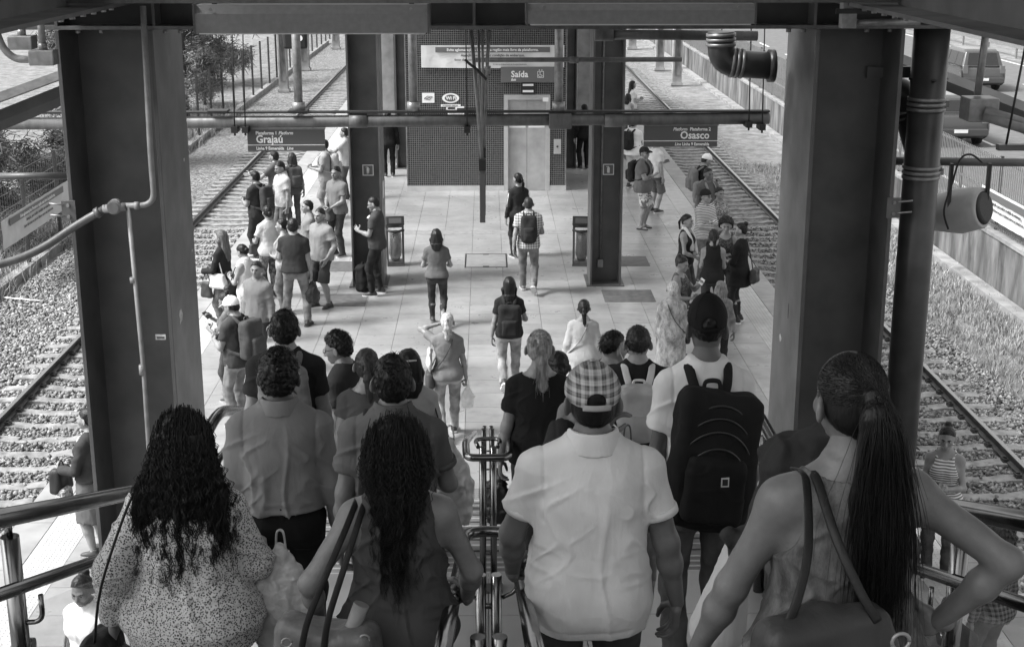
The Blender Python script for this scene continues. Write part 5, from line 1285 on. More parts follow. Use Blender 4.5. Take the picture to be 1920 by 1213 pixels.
        nl = t.get('neck', 'crew'); nc = {'crew': ((0, .018, 1.515), (.072, .085, .062)), 'scoop': ((0, .04, 1.50), (.10, .12, .10)), 'v': ((0, .07, 1.47), (.06, .10, .11)), 'high': ((0, .01, 1.54), (.07, .08, .05)), 'boat': ((0, .0, 1.50), (.125, .11, .075))}[nl]
        if fem: nc = ((nc[0][0], nc[0][1], nc[0][2] - .022), nc[1])
        np_ = xf_prim(ell(nc[0], nc[1], 0), lm_); cuts.append(lambda P: -np_.f(P))
        if kind in ('tank', 'strap'):
            wv = .118 if kind == 'tank' else .085
            for sd in (-1, 1):
                ap = xf_prim(ell((sd * (sh + .055), -.0, shz - .03), (sh + .055 - wv * sh / .165 * (1.0), .16, .13 if kind == 'tank' else .15), 0), lm_)
                cuts.append(lambda P, ap=ap: -ap.f(P))
            if kind == 'strap':
                bk = xf_prim(ell((0, -.12, 1.47), (.075, .10, .16), 0), lm_); cuts.append(lambda P: -bk.f(P))
            [C.append(cone(U((sd * .105 * sh / .165, -.014, shz + .035)), U((sd * .06, -.016, zs[-1] - .022)), .044, .044, .03)) for sd in (-1, 1)]
        nm = {'tee': 't_shirt', 'polo': 'polo_shirt', 'short': 't_shirt', 'long': 'long_sleeve_top', 'shirt': 'shirt', 'jacket': 'jacket', 'dress': 'dress', 'tank': 'sleeveless_top', 'strap': 'strap_top', 'three': 'blouse'}[kind]
        if kind == 'dress':
            ze = t.get('end', .5); C.append(loft([ze, .75, .9, 1.0, 1.08], np.array([.24, .215, .195, .165, .145]) * wt + fl, np.array([.19, .165, .145, .125, .11]) * wt + fl, k=.04))
        CM = cloth(t.get('col', .2), t.get('pat'))
        fd_ = folds(amp, t.get('fr', (11, 11, 4)))
        if near:
            def dsp(P):
                ax_ = np.abs(P[..., 0]); g = .0045 * np.exp(-((ax_ - sh + .012) / .006) ** 2) * (P[..., 2] > 1.22) * (sl > 0) + .003 * np.exp(-((P[..., 2] - hem - .032) / .005) ** 2) * (ax_ < sh + .06)
                return fd_(P) + g
        else: dsp = fd_
        f.top = solid(t.get('name', nm), C, v_c, CM, root, cuts=cuts, disp=dsp)
        if kind in ('polo', 'shirt') or t.get('collar'):
            RR = nk + .026; cz0 = 1.503 if not fem else 1.478; ex = t.get('col_h', .042)
            def cf(P):
                Q = tf(P); zc = Q[..., 2] - cz0 + .42 * (Q[..., 1] + .02) * (Q[..., 1] > -.02); rad = np.sqrt(Q[..., 0] ** 2 + (Q[..., 1] + .010) ** 2 * .92)
                return np.maximum(np.abs(rad - (RR + .010 - .25 * zc)) - .0065, np.abs(zc) - ex) 
            pc = Prim(); pc.lo = U((0, 0, cz0)) - .13; pc.hi = U((0, 0, cz0)) + .13; pc.k = 0; pc.f = cf
            solid('collar', [pc], min(v_c, .006), CM, f.top)
        if t.get('cuff') and near:      # ribbed sleeve edge
            for sd in (-1, 1):
                S0, E, W, M, hp = J[sd]; e1 = S0 + (E - S0) * sl; e0 = S0 + (E - S0) * (sl - .08); r1 = ra * (1 - .2 * sl) + .016 + loose * .5
                MB().tube([e0, e0 * .5 + e1 * .5, e1 + (e1 - e0) * .12], [r1 + .002, r1 + .0035, r1 + .0035], 22).build('cuff', CM, f.top)
    b = bottom or {}; bk_ = b.get('kind', 'jeans'); BM = cloth(b.get('col', .08), b.get('pat', 'denim' if bk_ == 'jeans' else None))
    if bk_ != 'none':
        fit = b.get('fit', .012); wz = b.get('waist', 1.0)
        zz = np.array([.80, .86, .92, .97, wz]); C = [loft(zz, np.interp(zz, zs, ws) + .008 + fit * .5, np.interp(zz, zs, ds) + .008 + fit * .5, np.interp(zz, zs, ys), k=.04)]
        tw = 1 + (wt - 1) * .8
        if bk_ == 'skirt':
            ze = b.get('end', .5); C.append(loft([ze, .7, .88, wz], np.array([.22, .21, .195, .16]) * wt, np.array([.17, .16, .14, .12]) * wt, k=.03))
        for sd in (-1, 1):
            hip, K, A, FM = G[sd]
            if bk_ == 'skirt': break
            C += [cone(hip, K, .084 * tw + fit, .055 * tw + fit * 1.2, .05, flat=(bk_ == 'shorts')), ell((sd * .07, -.05 * tw, .89), (.09 * tw + fit, .072 * tw + fit, .10), .05)]
            if bk_ != 'shorts':
                An = A + np.array([0, 0, -.03]); C += [ell(K, (.056 * tw + fit,) * 3, .03), cone(K, K * .6 + A * .4 - np.array([0, .012, 0]), .055 * tw + fit, .056 * tw + fit, .03), cone(K * .6 + A * .4 - np.array([0, .012, 0]), An, .054 * tw + fit, b.get('cuffr', .05) + fit, .03, flat=True)]
            else:
                Ke = hip + (K - hip) * b.get('len', 1.05); C += [cone(hip + (K - hip) * .6, Ke, .075 * tw + fit + .008, .072 * tw + fit + .016, .03, flat=True)]
        nm = {'jeans': 'jeans', 'trousers': 'trousers', 'shorts': 'shorts', 'skirt': 'skirt', 'leggings': 'leggings'}[bk_]
        f.bot = solid(nm, C, max(v_c, .009), BM, root, disp=folds(.005 if bk_ != 'leggings' else .002, (10, 10, 9), 2, False))
        if b.get('belt'):
            MB().tube([( (np.interp(wz - .02, zs, ws) + .027) * math.cos(a), (np.interp(wz - .02, zs, ds) + .027) * math.sin(a), wz - .022) for a in np.linspace(0, 6.2832, 33)], .019, 8, caps=False, flat=(1, .22), up=(0, 0, 1)).build('belt', mat('leather_belt', .05, .4), f.bot)
            for a in (-1.57, -.9, -2.2): MB().box(*( (np.interp(.98, zs, ws) + .03) * math.cos(a) + k for k in (-.008, .008)), *((np.interp(.98, zs, ds) + .033) * math.sin(a) + k for k in (-.008, .004)), wz - .055, wz + .01).build('belt_loop', BM, f.bot)
    if shoes:
        SM = mat('shoe_%.2f' % shoes[0], shoes[0], .5, nz=(20, .2)); SO = mat('sole_%.2f' % shoes[1], shoes[1], .6)
        for sd in (-1, 1):
            FM = G[sd][3]
            up_ = [cone((0, -.048, -.045), (0, .02, -.03), .042, .044, .02), cone((0, .02, -.042), (0, .135, -.06), .043, .031, .02), cone((0, -.02, .03), (0, -.025, -.03), .041, .04, .02, flat=True)]
            FI = np.linalg.inv(FM)
            if len(shoes) > 2 and shoes[2] == 'flipflop': up_ = up_[:0]
            if dist < 9 and pos.y < 9 and abs(pos.x) < 1.9: continue     # hidden by the crowd on the stairs
            if up_:
                sh_ = solid('shoe', [xf_prim(p, FM) for p in up_], min(max(v_c, .009), .013), SM, root, cuts=[lambda P: -((P @ FI[:3, :3].T + FI[:3, 3])[..., 2] + .07)])
            else: sh_ = root
            so_ = MB(); ol = [(.038, -.088), (.046, -.04), (.04, .03), (.05, .10), (.038, .155), (0, .175), (-.034, .155), (-.046, .10), (-.038, .03), (-.044, -.04), (-.034, -.088), (0, -.098)]
            so_.prism([(a * 1.04, b_ ) for a, b_ in ol], 'z', -.085, -.062, M=Matrix(FM.tolist())); so_.build('sole', SO, sh_)
            if not up_: MB().tube([Vector((FM @ np.array(q + (1,)))[:3]) for q in ((-.045, .02, -.05), (-.02, .06, -.02), (.005, .10, -.05), (.025, .06, -.02), (.045, .02, -.05))], .009, 6).build('flip_flop_strap', SM, root)
    # ---- hair
    style, hv = hair[0], hair[1]; HMt = hair_mat(hv)
    hl = lambda y: np.interp(y, *HAIRLINE)
    def hp(c): return tuple(HM @ Vector(c))
    def hcap(infl, k=.01): return [xf_prim(ell((0, -.012, .032), (.077 + infl, .096 + infl, .093 + infl), k), HM), xf_prim(ell((0, -.035, -.025), (.066 + infl, .062 + infl, .06 + infl), .03), HM)]
    def hcut(lift=0.):
        def c(P):
            Q = P @ HI[:3, :3].T + HI[:3, 3]; ear = np.sqrt(((Q[..., 1] + .008) / .024) ** 2 + ((Q[..., 2] + .012) / .036) ** 2) - 1
            d = hl(Q[..., 1]) + lift - Q[..., 2] + .007 * vnoise(Q * 75 + off3); return np.maximum(d, np.where(np.abs(Q[..., 0]) > .06, -ear * .02, -1))
        return c
    def hn(a, fr): return lambda P: a * (vnoise(P * fr + off3) + .5 * vnoise(P * fr * 2.1 + off3))
    f.hair = None
    if style in ('short', 'buzz', 'curly_short', 'afro', 'fade'):
        infl, a, fr = {'short': (.010, .005, 75), 'buzz': (.005, .001, 90), 'fade': (.010, .004, 80), 'curly_short': (.017, .008, 80), 'afro': (.055, .018, 55)}[style]
        C = hcap(infl)
        if style == 'fade': C = C[:1]
        f.hair = solid('hair', C, min(v_h, .007), HMt, root, cuts=[hcut(.03 if style == 'fade' else 0.)], disp=hn(a, fr))
        if dist < 13 and style != 'buzz' and not any(e[0] in ('cap', 'beanie') for e in extras):
            RT = []; nS = {'short': 800, 'fade': 600, 'curly_short': 900, 'afro': 1400}[style]
            for i in range(nS):
                a_ = rs.uniform(-3.14, 3.14); e_ = rs.uniform(-.7, 1.5); ce, se = math.cos(e_), math.sin(e_); y_ = -.012 - (.096 + infl) * math.cos(a_) * ce; z_ = .032 + (.093 + infl) * se
                if z_ < hl(y_) + (.04 if style == 'fade' else .012): continue
                n_ = Vector((math.sin(a_) * ce, -math.cos(a_) * ce, se)); p_ = Vector(((.077 + infl) * n_.x, y_, z_)); dn = Vector((n_.x * se, n_.y * se, -ce)) + Vector((0, -.25, 0)) + Vector(rs.normal(0, .35, 3))
                if style in ('short', 'fade'): g_ = [p_ - n_ * .004, p_ + dn * .012 + n_ * .003, p_ + dn * .03 + n_ * .001]
                else: g_ = [p_ - n_ * .006, p_ + n_ * .006 + dn * .003, p_ + n_ * .014 + dn * .007]
                RT.append([tuple(HM @ q) for q in g_])
            strands(f, 'hair_strands', RT, 0, HMt, .0005 if style in ('short', 'fade') else .006, .014, 5 if style in ('short', 'fade') else 8, .0016, .002, seed + 5, body=f.hair)
    elif style in ('pony', 'bun', 'pony_high', 'pony_long', 'lowbun'):
        C = hcap(.009); tie = (0, -.112, .045 if style in ('pony', 'pony_long') else .085)
        HIu = HI
        if style.startswith('pony'):
            L = hair[2] if len(hair) > 2 else .24; b0 = np.array(hp(tie)); pts = [b0, b0 + (0, -.0, 0), b0 + U((0, 0, 0)) * 0 + np.array([0, -.045, -.02]), b0 + np.array([.01, -.05, -L * .45]), b0 + np.array([.02, -.03, -L]), b0 + np.array([.022, -.02, -L * 1.15])]
            wdt = hair[3] if len(hair) > 3 else 1; C += chain([b0 + (0, .02, 0), b0 + np.array([0, -.012, 0]), b0 + np.array([.004, -.035, -.05]), b0 + np.array([.01, -.045, -L * .4]), b0 + np.array([.018, -.03, -L * .9]), b0 + np.array([.022, -.02, -L * 1.12])], [.02, .017, .021 * wdt, .032 * wdt, .024 * wdt, .004], .02, sq=((0, 1, 0), .62)); f.pony = pts
        elif style == 'bun': C += [xf_prim(ell((0, -.085, .115), (.045, .042, .04), .012), HM)]
        else: C += [xf_prim(ell((0, -.118, -.005), (.04, .034, .038), .012), HM)]
        f.hair = solid('hair', C, min(v_h, .007), HMt, root, cuts=[] if style.startswith('pony') or style != 'x' else [], disp=lambda P: hn(.004 if dist > 8 else .001, 60)(P) + np.where((((P @ HI[:3, :3].T + HI[:3, 3])[..., 2] < hl((P @ HI[:3, :3].T + HI[:3, 3])[..., 1])) & ((P @ HI[:3, :3].T + HI[:3, 3])[..., 1] > -.075)), .05, 0))
    elif style in ('long', 'long_curly', 'bob'):
        L = hair[2] if len(hair) > 2 else .36; wd = hair[3] if len(hair) > 3 else 1.0
        C = hcap(.014)
        c0_ = np.array(hp((0, -.05, .02)))
        zs_ = c0_[2] + np.array([-L, -L * .8, -L * .5, -.16, -.05, .04]); C.append(loft(zs_, np.array([.05, .085, .105, .108, .095, .08]) * wd, np.array([.02, .035, .045, .055, .06, .05]) * wd, c0_[1] + np.array([-.075, -.07, -.055, -.03, -.015, -.01]), xo=np.full(6, c0_[0]), k=.03))
        for sd in (-1, 1): C += [cone(hp((sd * .07, .0, .03)), np.array(hp((sd * .088, -.01, -.06))), .022, .03, .02), cone(hp((sd * .088, -.01, -.06)), np.array(hp((sd * .09, -.02, -.14))), .03, .02, .02)]
        a, fr = (.012, 34) if style == 'long_curly' else (.005, 40)
        f.hair = solid('hair', C, min(max(v_h, .006), .009), HMt, root, disp=lambda P: a * (vnoise(P * np.array([fr, fr, fr * (.6 if style == 'long_curly' else .12)]) + off3)) + np.where(((P @ HI[:3, :3].T + HI[:3, 3])[..., 1] > .02) & ((P @ HI[:3, :3].T + HI[:3, 3])[..., 2] < hl((P @ HI[:3, :3].T + HI[:3, 3])[..., 1])) & ((P @ HI[:3, :3].T + HI[:3, 3])[..., 2] > -.2), .06, 0))
    # ---- head wear
    for e in extras:
        if e[0] in ('cap', 'beanie'):
            KM = cloth(e[1], e[2] if len(e) > 2 else None, rough=.8); lift = .022 if e[0] == 'cap' else .0
            def cc(P):
                Q = P @ HI[:3, :3].T + HI[:3, 3]; return (.028 + .22 * Q[..., 1] * (1 if e[0] == 'cap' else .6)) - Q[..., 2]
            cts = [cc]
            if e[0] == 'cap' and len(e) > 3:      # adjuster opening at the back
                op = xf_prim(ell((0, -.13, .028), (.036, .06, .032), 0), HM); cts.append(lambda P: -op.f(P))
            dm = [xf_prim(ell((0, -.010, .038), (.077 + .020, .096 + .019, .093 + .016), 0), HM)]
            c_ = solid('cap' if e[0] == 'cap' else 'beanie', dm, min(v_h, .006), KM, root, cuts=cts)
            if e[0] == 'cap':
                br = [xf_prim(ell((0, .115, .052), (.078, .078, .010), 0, rot=(R(-14), 0, 0)), HM)]; solid('brim', br, min(v_h, .006), KM, c_)
                solid('button', [xf_prim(ell((0, -.010, .149), (.012, .012, .007), 0), HM)], .004, KM, c_)
                if len(e) > 3:
                    MB().tube([hp((.042 * 0 + .1 * math.sin(a), -.010 - .118 * math.cos(a), .010)) for a in np.linspace(-.5, .5, 9)], .011, 8, flat=(1, .3), up=(0, 0, 1)).build('strap', cloth(e[1] * .7, None), c_)
                    for a in np.linspace(0, 6.28, 7)[:-1]:
                        MB().tube([hp((math.sin(a + .3) * .0975 * math.cos(q), -.010 - math.cos(a + .3) * .1155 * math.cos(q), .038 + .1095 * math.sin(q))) for q in np.linspace(.08, 1.5, 9)], .0016, 5).build('seam', KM, c_)
        elif e[0] == 'glasses':
            for sd in (-1, 1):
                MB().tube([hp((sd * .033 + .021 * math.cos(a), .103, .0 + .016 * math.sin(a))) for a in np.linspace(0, 6.2832, 15)], .0025, 5, caps=False).tube([hp((sd * .054, .1, .004)), hp((sd * .08, .02, .01)), hp((sd * .082, -.02, .0))], .002, 5).build('glasses', BLACK, root)
        elif e[0] == 'earphones':
            for sd in (-1, 1): MB().tube(smooth_path([hp((sd * .082, .005, -.015)), hp((sd * .075, .06, -.09)), hp((sd * .03, .11, -.16)), U((0, .14, 1.36))]), .0035, 5).build('earphone_cable', WHITE, root)
        elif e[0] == 'headphones':
            MB().tube([U((.085 * math.cos(a), .01 + .085 * math.sin(a), 1.50 - .02 * math.sin(a))) for a in np.linspace(-.5, 3.64, 14)], .016, 8).build('headphones', BLACK, root)
        elif e[0] == 'scarf':
            MB().tube(smooth_path([U((-.06, .13, 1.12)), U((-.085, .12, 1.3)), U((-.075, .02, 1.47)), U((0, -.075, 1.50)), U((.075, .02, 1.47)), U((.085, .125, 1.3)), U((.06, .14, 1.1))]), .034, 8, flat=(.5, 1.2)).build('scarf', cloth(e[1], 'stripe_h' if e[1] < .5 else None), root)
        elif e[0] == 'patch':      # print on the garment: (name, centre, half sizes, value)
            c_, h_ = e[1], e[2]; solid('print', [xf_prim(rbox(c_, h_, min(h_) * .9, 0), lm_)], .007, mat('print_%.2f' % e[3], e[3], .7), f.top)
        elif e[0] == 'hairclip':
            MB().tube([hp((-.05, -.10, .07)), hp((0, -.125, .075)), hp((.05, -.10, .07))], .007, 6).build('hair_clip', mat('clip', .5, .3), root)
    return f

def worn(f, name, label, cat, group=None):
    """a thing carried by figure f: its own top-level Empty with the same placement"""
    t = empty(name, f.pos, R(f.r), label=label, cat=cat, group=group); t.scale = (f.s * f.wx, f.s * f.wx, f.s); return t
ZIP = mat('zip_tape', .022, .4, spec=.5)
def backpack(f, label, col=.02, strap=None, h=.46, w_=.30, d_=.15, cz=1.22, logo=False, tilt=0, one=None, pat=None, pocket=True):
    t = worn(f, 'backpack', label, 'backpack', 'backpacks'); U = f.U; bm_ = cloth(col, pat, rough=.6); sm_ = cloth(strap if strap is not None else col * 1.1 + .003, rough=.7)
    yb = -(np.interp(1.25, f.zs, f.ds) + .032); LM = f.lean; vx = min(max(f.dist * .0009, .008), .015)
    Mx = LM @ Matrix.Translation((0, 0, cz)) @ Matrix.Rotation(R(tilt), 4, 'Y') @ Matrix.Translation((0, 0, -cz)) if tilt else LM
    body = [rbox((0, yb - d_ / 2, cz), (w_ / 2, d_ / 2, h / 2), .06, .03), ell((0, yb - d_ * .62, cz - h * .12), (w_ * .5, d_ * .62, h * .38), .05)]
    nz_ = lambda P: .010 * vnoise(P * np.array([11, 11, 6]) + 3.1) - .006 * np.clip(1 - np.abs(vnoise(P * np.array([9, 9, 17]) + 8)) * 3, 0, 1)
    o = solid('pack_body', [xf_prim(p, Mx) for p in body], vx, bm_, t, disp=nz_)
    if pocket:
        q = solid('front_pocket', [xf_prim(p, Mx) for p in [rbox((0, yb - d_ * 1.15, cz - h * .16), (w_ * .36, .05, h * .25), .04, .02)]], vx, bm_, t, disp=nz_)
        if f.dist < 14:
            for (zz, ww, yy) in ((cz + h * .36, .44, 1.04), (cz + h * .27, .46, 1.08), (cz + h * .18, .46, 1.16), (cz + h * .07, .41, 1.28)):
                MB().tube(smooth_path([tuple(Mx @ Vector((w_ * ww * math.sin(a), yb - d_ * (.35 + (yy - .35) * math.cos(a) ** .5), zz + .05 * math.cos(a) - .16 * (1 - math.cos(a))))) for a in np.linspace(-1.45, 1.45, 9)]), .0045, 5).build('zip', ZIP, t)
    if logo:
        c_ = Mx @ Vector((w_ * .08, yb - d_ * 1.15 - .052, cz - h * .06)); M_ = Matrix.Translation(c_) @ LM.to_3x3().to_4x4()
        MB().box(-.019, .019, -.004, .002, -.019, .019, M=M_).build('badge', mat('badge', .6, .4), t); MB().box(-.013, .013, -.006, -.0042, -.013, .013, M=M_).build('badge_field', BLACK, t)
        for (x, z) in ((-.13, -.02), (-.115, -.08), (-.14, -.15), (.10, .14)):
            MB().cyl(Mx @ Vector((x, yb - d_ * .95, cz + z)), Mx @ Vector((x + .004, yb - d_ * .97, cz + z - .05)), .006, n=6).build('zip_pull', GALV, t)
        MB().tube([Mx @ Vector(v) for v in ((.02, yb - d_ * 1.2, cz - h * .36), (.025, yb - d_ * 1.25, cz - h * .4), (.035, yb - d_ * 1.25, cz - h * .4), (.045, yb - d_ * 1.2, cz - h * .35))], .004, 6).build('metal_loop', GALV, t)
    sx0 = .068; z_s = f.shz + .092
    ch = np.interp(1.3, f.zs, f.ds) + .024
    for sd in ((-1, 1) if one is None else (one,)):
        pts = [(sd * .06, yb - .01, cz + h * .40), (sd * (sx0 + .015), yb + .015, z_s - .05), (sd * (sx0 + .03), -.055, z_s + .005), (sd * (sx0 + .03), .03, z_s - .008), (sd * (sx0 + .035), ch * .92, z_s - .11), (sd * (sx0 + .05), ch + .008, z_s - .24), (sd * (np.interp(1.12, f.zs, f.ws) * .92 + .02), ch * .55, 1.13), (sd * (np.interp(1.1, f.zs, f.ws) + .03), -.03, 1.07), (sd * w_ * .42, yb - .02, cz - h * .38)]
        MB().tube(smooth_path([U(p) for p in pts], 5), .024, 8, flat=(.28, 1), up=(0, -1, 0)).build('strap', sm_, t)
    MB().tube(smooth_path([U(p) for p in ((-.04, yb - .03, cz + h * .47), (-.03, yb - .03, cz + h * .54), (.03, yb - .03, cz + h * .54), (.04, yb - .03, cz + h * .47))]), .010, 6).build('grab_handle', sm_, t)
    return t
def handbag(f, label, c, size=(.30, .12, .22), col=.05, strap_to=None, pat=None, name='handbag', cross=False, tilt=0, rough=.45, soft=.012, metal=False):
    """bag hanging at local point c (its top centre); strap_to = list of local points"""
    t = worn(f, name, label, 'bag', 'shoulder and hand bags'); vx = min(max(f.dist * .0009, .007), .013); m_ = cloth(col, pat, rough=rough, nm='bag_%.3f_%s_%.2f' % (col, pat, rough)); c = np.array(c, float)
    w_, d_, h_ = size
    b_ = [rbox((c[0], c[1], c[2] - h_ / 2), (w_ / 2, d_ / 2, h_ / 2), min(d_ * .4, .05), .02, M=(0, 0, tilt), taper=.12)]
    solid('bag_body', b_, vx, m_, t, disp=lambda P: soft * vnoise(P * 11 + c) )
    if strap_to is not None:
        MB().tube(smooth_path(strap_to, 5), .011 if not cross else .013, 7, flat=(.5, 1)).build('strap', m_, t)
    if metal:
        for sx in (-1, 1): MB().tube([(c[0] + sx * w_ * .33 + .018 * math.cos(a), c[1] - d_ * .5 - .008, c[2] - .03 + .018 * math.sin(a)) for a in np.linspace(0, 6.28, 13)], .004, 6).build('ring', GALV, t)
    return t
def sack(f, label, c, h=.34, w_=.12, v=.6, name='plastic_bag', alpha=None, wd=None):
    """thin carrier bag hanging from local point c"""
    t = worn(f, name, label, 'bag', 'carrier bags'); c = np.array(c, float); m_ = mat('carrier_%.2f_%s' % (v, alpha), v, .3, nz=(14, .2), bump=(18, .8, .02), alpha=alpha)
    vx = min(max(f.dist * .0009, .008), .013); dd = wd or w_ * .6
    L = loft(c[2] + np.array([-h, -h * .85, -h * .55, -h * .3, -h * .12, 0]), np.array([.75, .95, 1, .7, .3, .15]) * w_, np.array([.75, .95, 1, .7, .35, .2]) * dd, np.full(6, c[1]), xo=np.full(6, c[0]), k=.02)
    solid('sack', [L], vx, m_, t, disp=lambda P: .016 * np.abs(vnoise(P * np.array([16, 16, 5]) + c)) + .006 * vnoise(P * 40))
    MB().tube(smooth_path([c + (-.02, 0, -.02), c + (-.012, 0, .05), c + (.012, 0, .05), c + (.02, 0, -.02)]), .009, 6, flat=(.5, 1)).build('handle', m_, t)
    return t
def phone(f, label, sd, light=False):
    M = Matrix(f.J[sd][3].tolist()); t = worn(f, 'smartphone', label, 'phone', 'phones held in hands')
    MB().box(-.006 - sd * .036, .006 - sd * .036, -.038, .038, -.16, -.02, M=M, ch=.003).build('case', WHITE if light else BLACK, t)
    MB().box(-sd * .036 - .0075, -sd * .036 - .0062, -.033, .033, -.153, -.027, M=M).build('screen', mat('phone_screen', .04, .1), t)
    return t
def cross_strap(f, sd, hip=(.19, .0, .86)):
    """local points of a strap from one shoulder to the opposite hip, round the back"""
    U = f.U; b = np.interp(1.2, f.zs, f.ds) + .045; hb = np.interp(.95, f.zs, f.ds) + .05; hw = np.interp(.95, f.zs, f.ws) + .05
    return [U((-sd * hw * .95, .06, 1.0)), U((-sd * .10, b * .98, 1.2)), U((sd * .05, b * .9, 1.36)), U((sd * .085, .02, f.shz + .085)), U((sd * .08, -.06, f.shz + .07)), U((sd * .03, -b * .98, 1.32)), U((-sd * .06, -b, 1.15)), U((-sd * hw * .8, -hb * .7, 1.0)), U((-sd * hw, .0, .93))]

def strands(f, name, roots, L, m, wave=.012, wl=.07, n=5, r=.0022, spread=.03, seed=1, gather=None, taper=True, jitterL=.25, body=None, per=1, lock=.006):
    """many hair strands as thin tubes; roots: list of (start, [guide points])"""
    rr = np.random.default_rng(seed); N = len(roots) * per; K = n
    V = np.zeros((N, K, 3, 3)); i = 0
    for g in roots:
        g = np.array(g); t = np.linspace(0, 1, len(g)); L0_ = 1 - jitterL * rr.random(); ph = rr.uniform(0, 6.28, 2); wl_ = wl * rr.uniform(.8, 1.3); sp = rr.normal(0, spread, 3)
        for j in range(per):
            LL = L0_ * (1 - .12 * rr.random()); tt = np.linspace(0, LL, K); c = np.stack([np.interp(tt, t, g[:, k]) for k in range(3)], 1)
            if len(g) > 3: c[1:-1] = (c[:-2] + c[1:-1] * 2 + c[2:]) / 4
            al = np.linalg.norm(g[-1] - g[0]) * tt; a = wave * np.minimum(tt * 3, 1) * rr.uniform(.8, 1.2); p2 = ph + rr.normal(0, .35, 2)
            c[:, 0] += a * np.sin(al / wl_ * 6.28 + p2[0]); c[:, 1] += a * .8 * np.cos(al / wl_ * 6.28 + p2[1]); c += sp * np.minimum(tt * 1.5, 1)[:, None]
            if per > 1: c += rr.normal(0, lock, 3) * (1 - .5 * tt)[:, None]
            w_ = r * (1 - .8 * tt ** 3) * rr.uniform(.7, 1.4)
            for q in range(3): V[i, :, q] = c + np.stack([w_ * math.cos(q * 2.094), w_ * math.sin(q * 2.094), 0 * w_], 1)
            i += 1
    idx = np.arange(N * K * 3).reshape(N, K, 3); F = []
    for q in range(3):
        a = idx[:, :-1, q]; b = idx[:, :-1, (q + 1) % 3]; c_ = idx[:, 1:, (q + 1) % 3]; d = idx[:, 1:, q]; F.append(np.stack([a, b, c_, d], -1).reshape(-1, 4))
    o = link(name, mesh_np(name, V.reshape(-1, 3), np.concatenate(F), smooth=True), m, body or f.root); o['kind'] = 'stuff'; return o

def long_hair(f, n, half, L0, L1, m, wave, wl, K, r, per, lock, seed, back=.17, amax=2.2):
    """locks falling from the crown down the back"""
    r_ = np.random.default_rng(seed); RT = []; HMx = f.HM
    for i in range(n):
        a = r_.uniform(-amax, amax); e = min(abs(r_.normal(0, .7)), 1.5); st_ = Vector((.090 * math.sin(a) * math.cos(e), -.012 - .108 * math.cos(a) * math.cos(e), .032 + .105 * math.sin(e)))
        xx = half * math.sin(a * .68) + r_.normal(0, half * .12); L = r_.uniform(L0, L1) * (1 - .25 * abs(xx) / half)
        w0 = HMx @ st_; m1 = w0 + Vector((math.sin(a) * .03, -.03, -.12)); m2 = Vector((xx * .95, -back + .03 + .05 * abs(xx) / half + r_.normal(0, .012), w0.z - L * .55)); en = Vector((xx * 1.02 + r_.normal(0, .015), -back + .06 * abs(xx) / half + r_.normal(0, .015), 1.62 - L))
        RT.append([tuple(w0), tuple(m1), tuple(m2), tuple(en)])
    return strands(f, 'hair_strands', RT, 0, m, wave, wl, K, r, .006, seed + 1, body=f.hair, per=per, lock=lock)
# ================================================================ people on the platform
def G_(px, py, H):
    p = at_z(px, py, H); return (p.x, p.y, 0)
def S_(px, py, depth):
    p = CAM + ray(px, py) * (depth / FPX); z = surf(p.y); return (p.x, p.y, z), p.z - z
T = lambda kind, col, **k: dict(kind=kind, col=col, **k)
J_ = lambda col=.1, **k: dict(kind='jeans', col=col, **k)
TR = lambda col=.03, **k: dict(kind='trousers', col=col, **k)
# ---- left edge group, far to near
f = person('man in shorts with a grey backpack standing behind the left platform sign', (*G_(607, 262, 1.78)[:2], 0), 95, 1.78, arms=('phone', 'phone'), top=T('tee', .24), bottom=dict(kind='shorts', col=.2), shoes=(.05, .3), sk=.3)
backpack(f, 'pale grey backpack on the man in shorts behind the left sign', .3)
f = person('person in a pale shirt just beyond the left middle column', G_(646, 240, 1.72), 80, 1.72, arms=('reach', 'down'), top=T('tee', .35), bottom=J_(.08), hair=('short', .02), sk=.28)
f = person('person in dark clothes half hidden under the left platform sign', G_(514, 284, 1.70), 70, 1.70, arms=('reach', 'down'), top=T('tee', .08), bottom=TR(.05), hair=('short', .02), sk=.3)
f = person('woman with long brown hair and dark top under the left platform sign', G_(547, 287, 1.62), 25, 1.62, True, top=T('tee', .06), bottom=J_(.06), hair=('long', .05, .3), sk=.32)
backpack(f, 'dark backpack on the long-haired woman under the left sign', .06)
f = person('man in a light grey polo shirt looking down near the left track', G_(527, 302, 1.78), 125, 1.78, arms=('bag', 'phone'), head=(0, -14), top=T('polo', .4), bottom=J_(.09), hair=('short', .02), sk=.3)
phone(f, 'dark phone in the hand of the man in the light polo', 1)
f = person('man in black t-shirt with backpack facing the left track', G_(479, 321, 1.74), 62, 1.74, wt=1.08, arms=('phone', 'phone'), head=(-8, -8), top=T('tee', .03), bottom=TR(.03), hair=('short', .015), sk=.3)
backpack(f, 'large dark backpack on the man in black by the left track', .05, h=.5)
f = person('man in grey polo beside the left middle column, hands held in front', G_(630, 312, 1.80), 140, 1.80, arms=('front', 'front'), head=(10, -2), top=T('polo', .15), bottom=TR(.05), hair=('short', .015), sk=.24)
handbag(f, 'dark bundled bag held by the man beside the left middle column', (.12, .2, .98), (.34, .2, .26), .07, soft=.03)
f = person('boyish figure in grey t-shirt in profile behind the group', G_(577, 376, 1.64), 105, 1.64, arms=('down', 'down'), top=T('tee', .2), bottom=J_(.12), hair=('short', .02), sk=.32)
f = person('woman in a pale top seen from behind with patterned trousers', G_(501, 386, 1.66), 35, 1.66, True, arms=('forearm', 'down'), top=T('tee', .46, loose=.015), bottom=TR(.2, pat='camo', fit=.02), hair=('lowbun', .02), sk=.32)
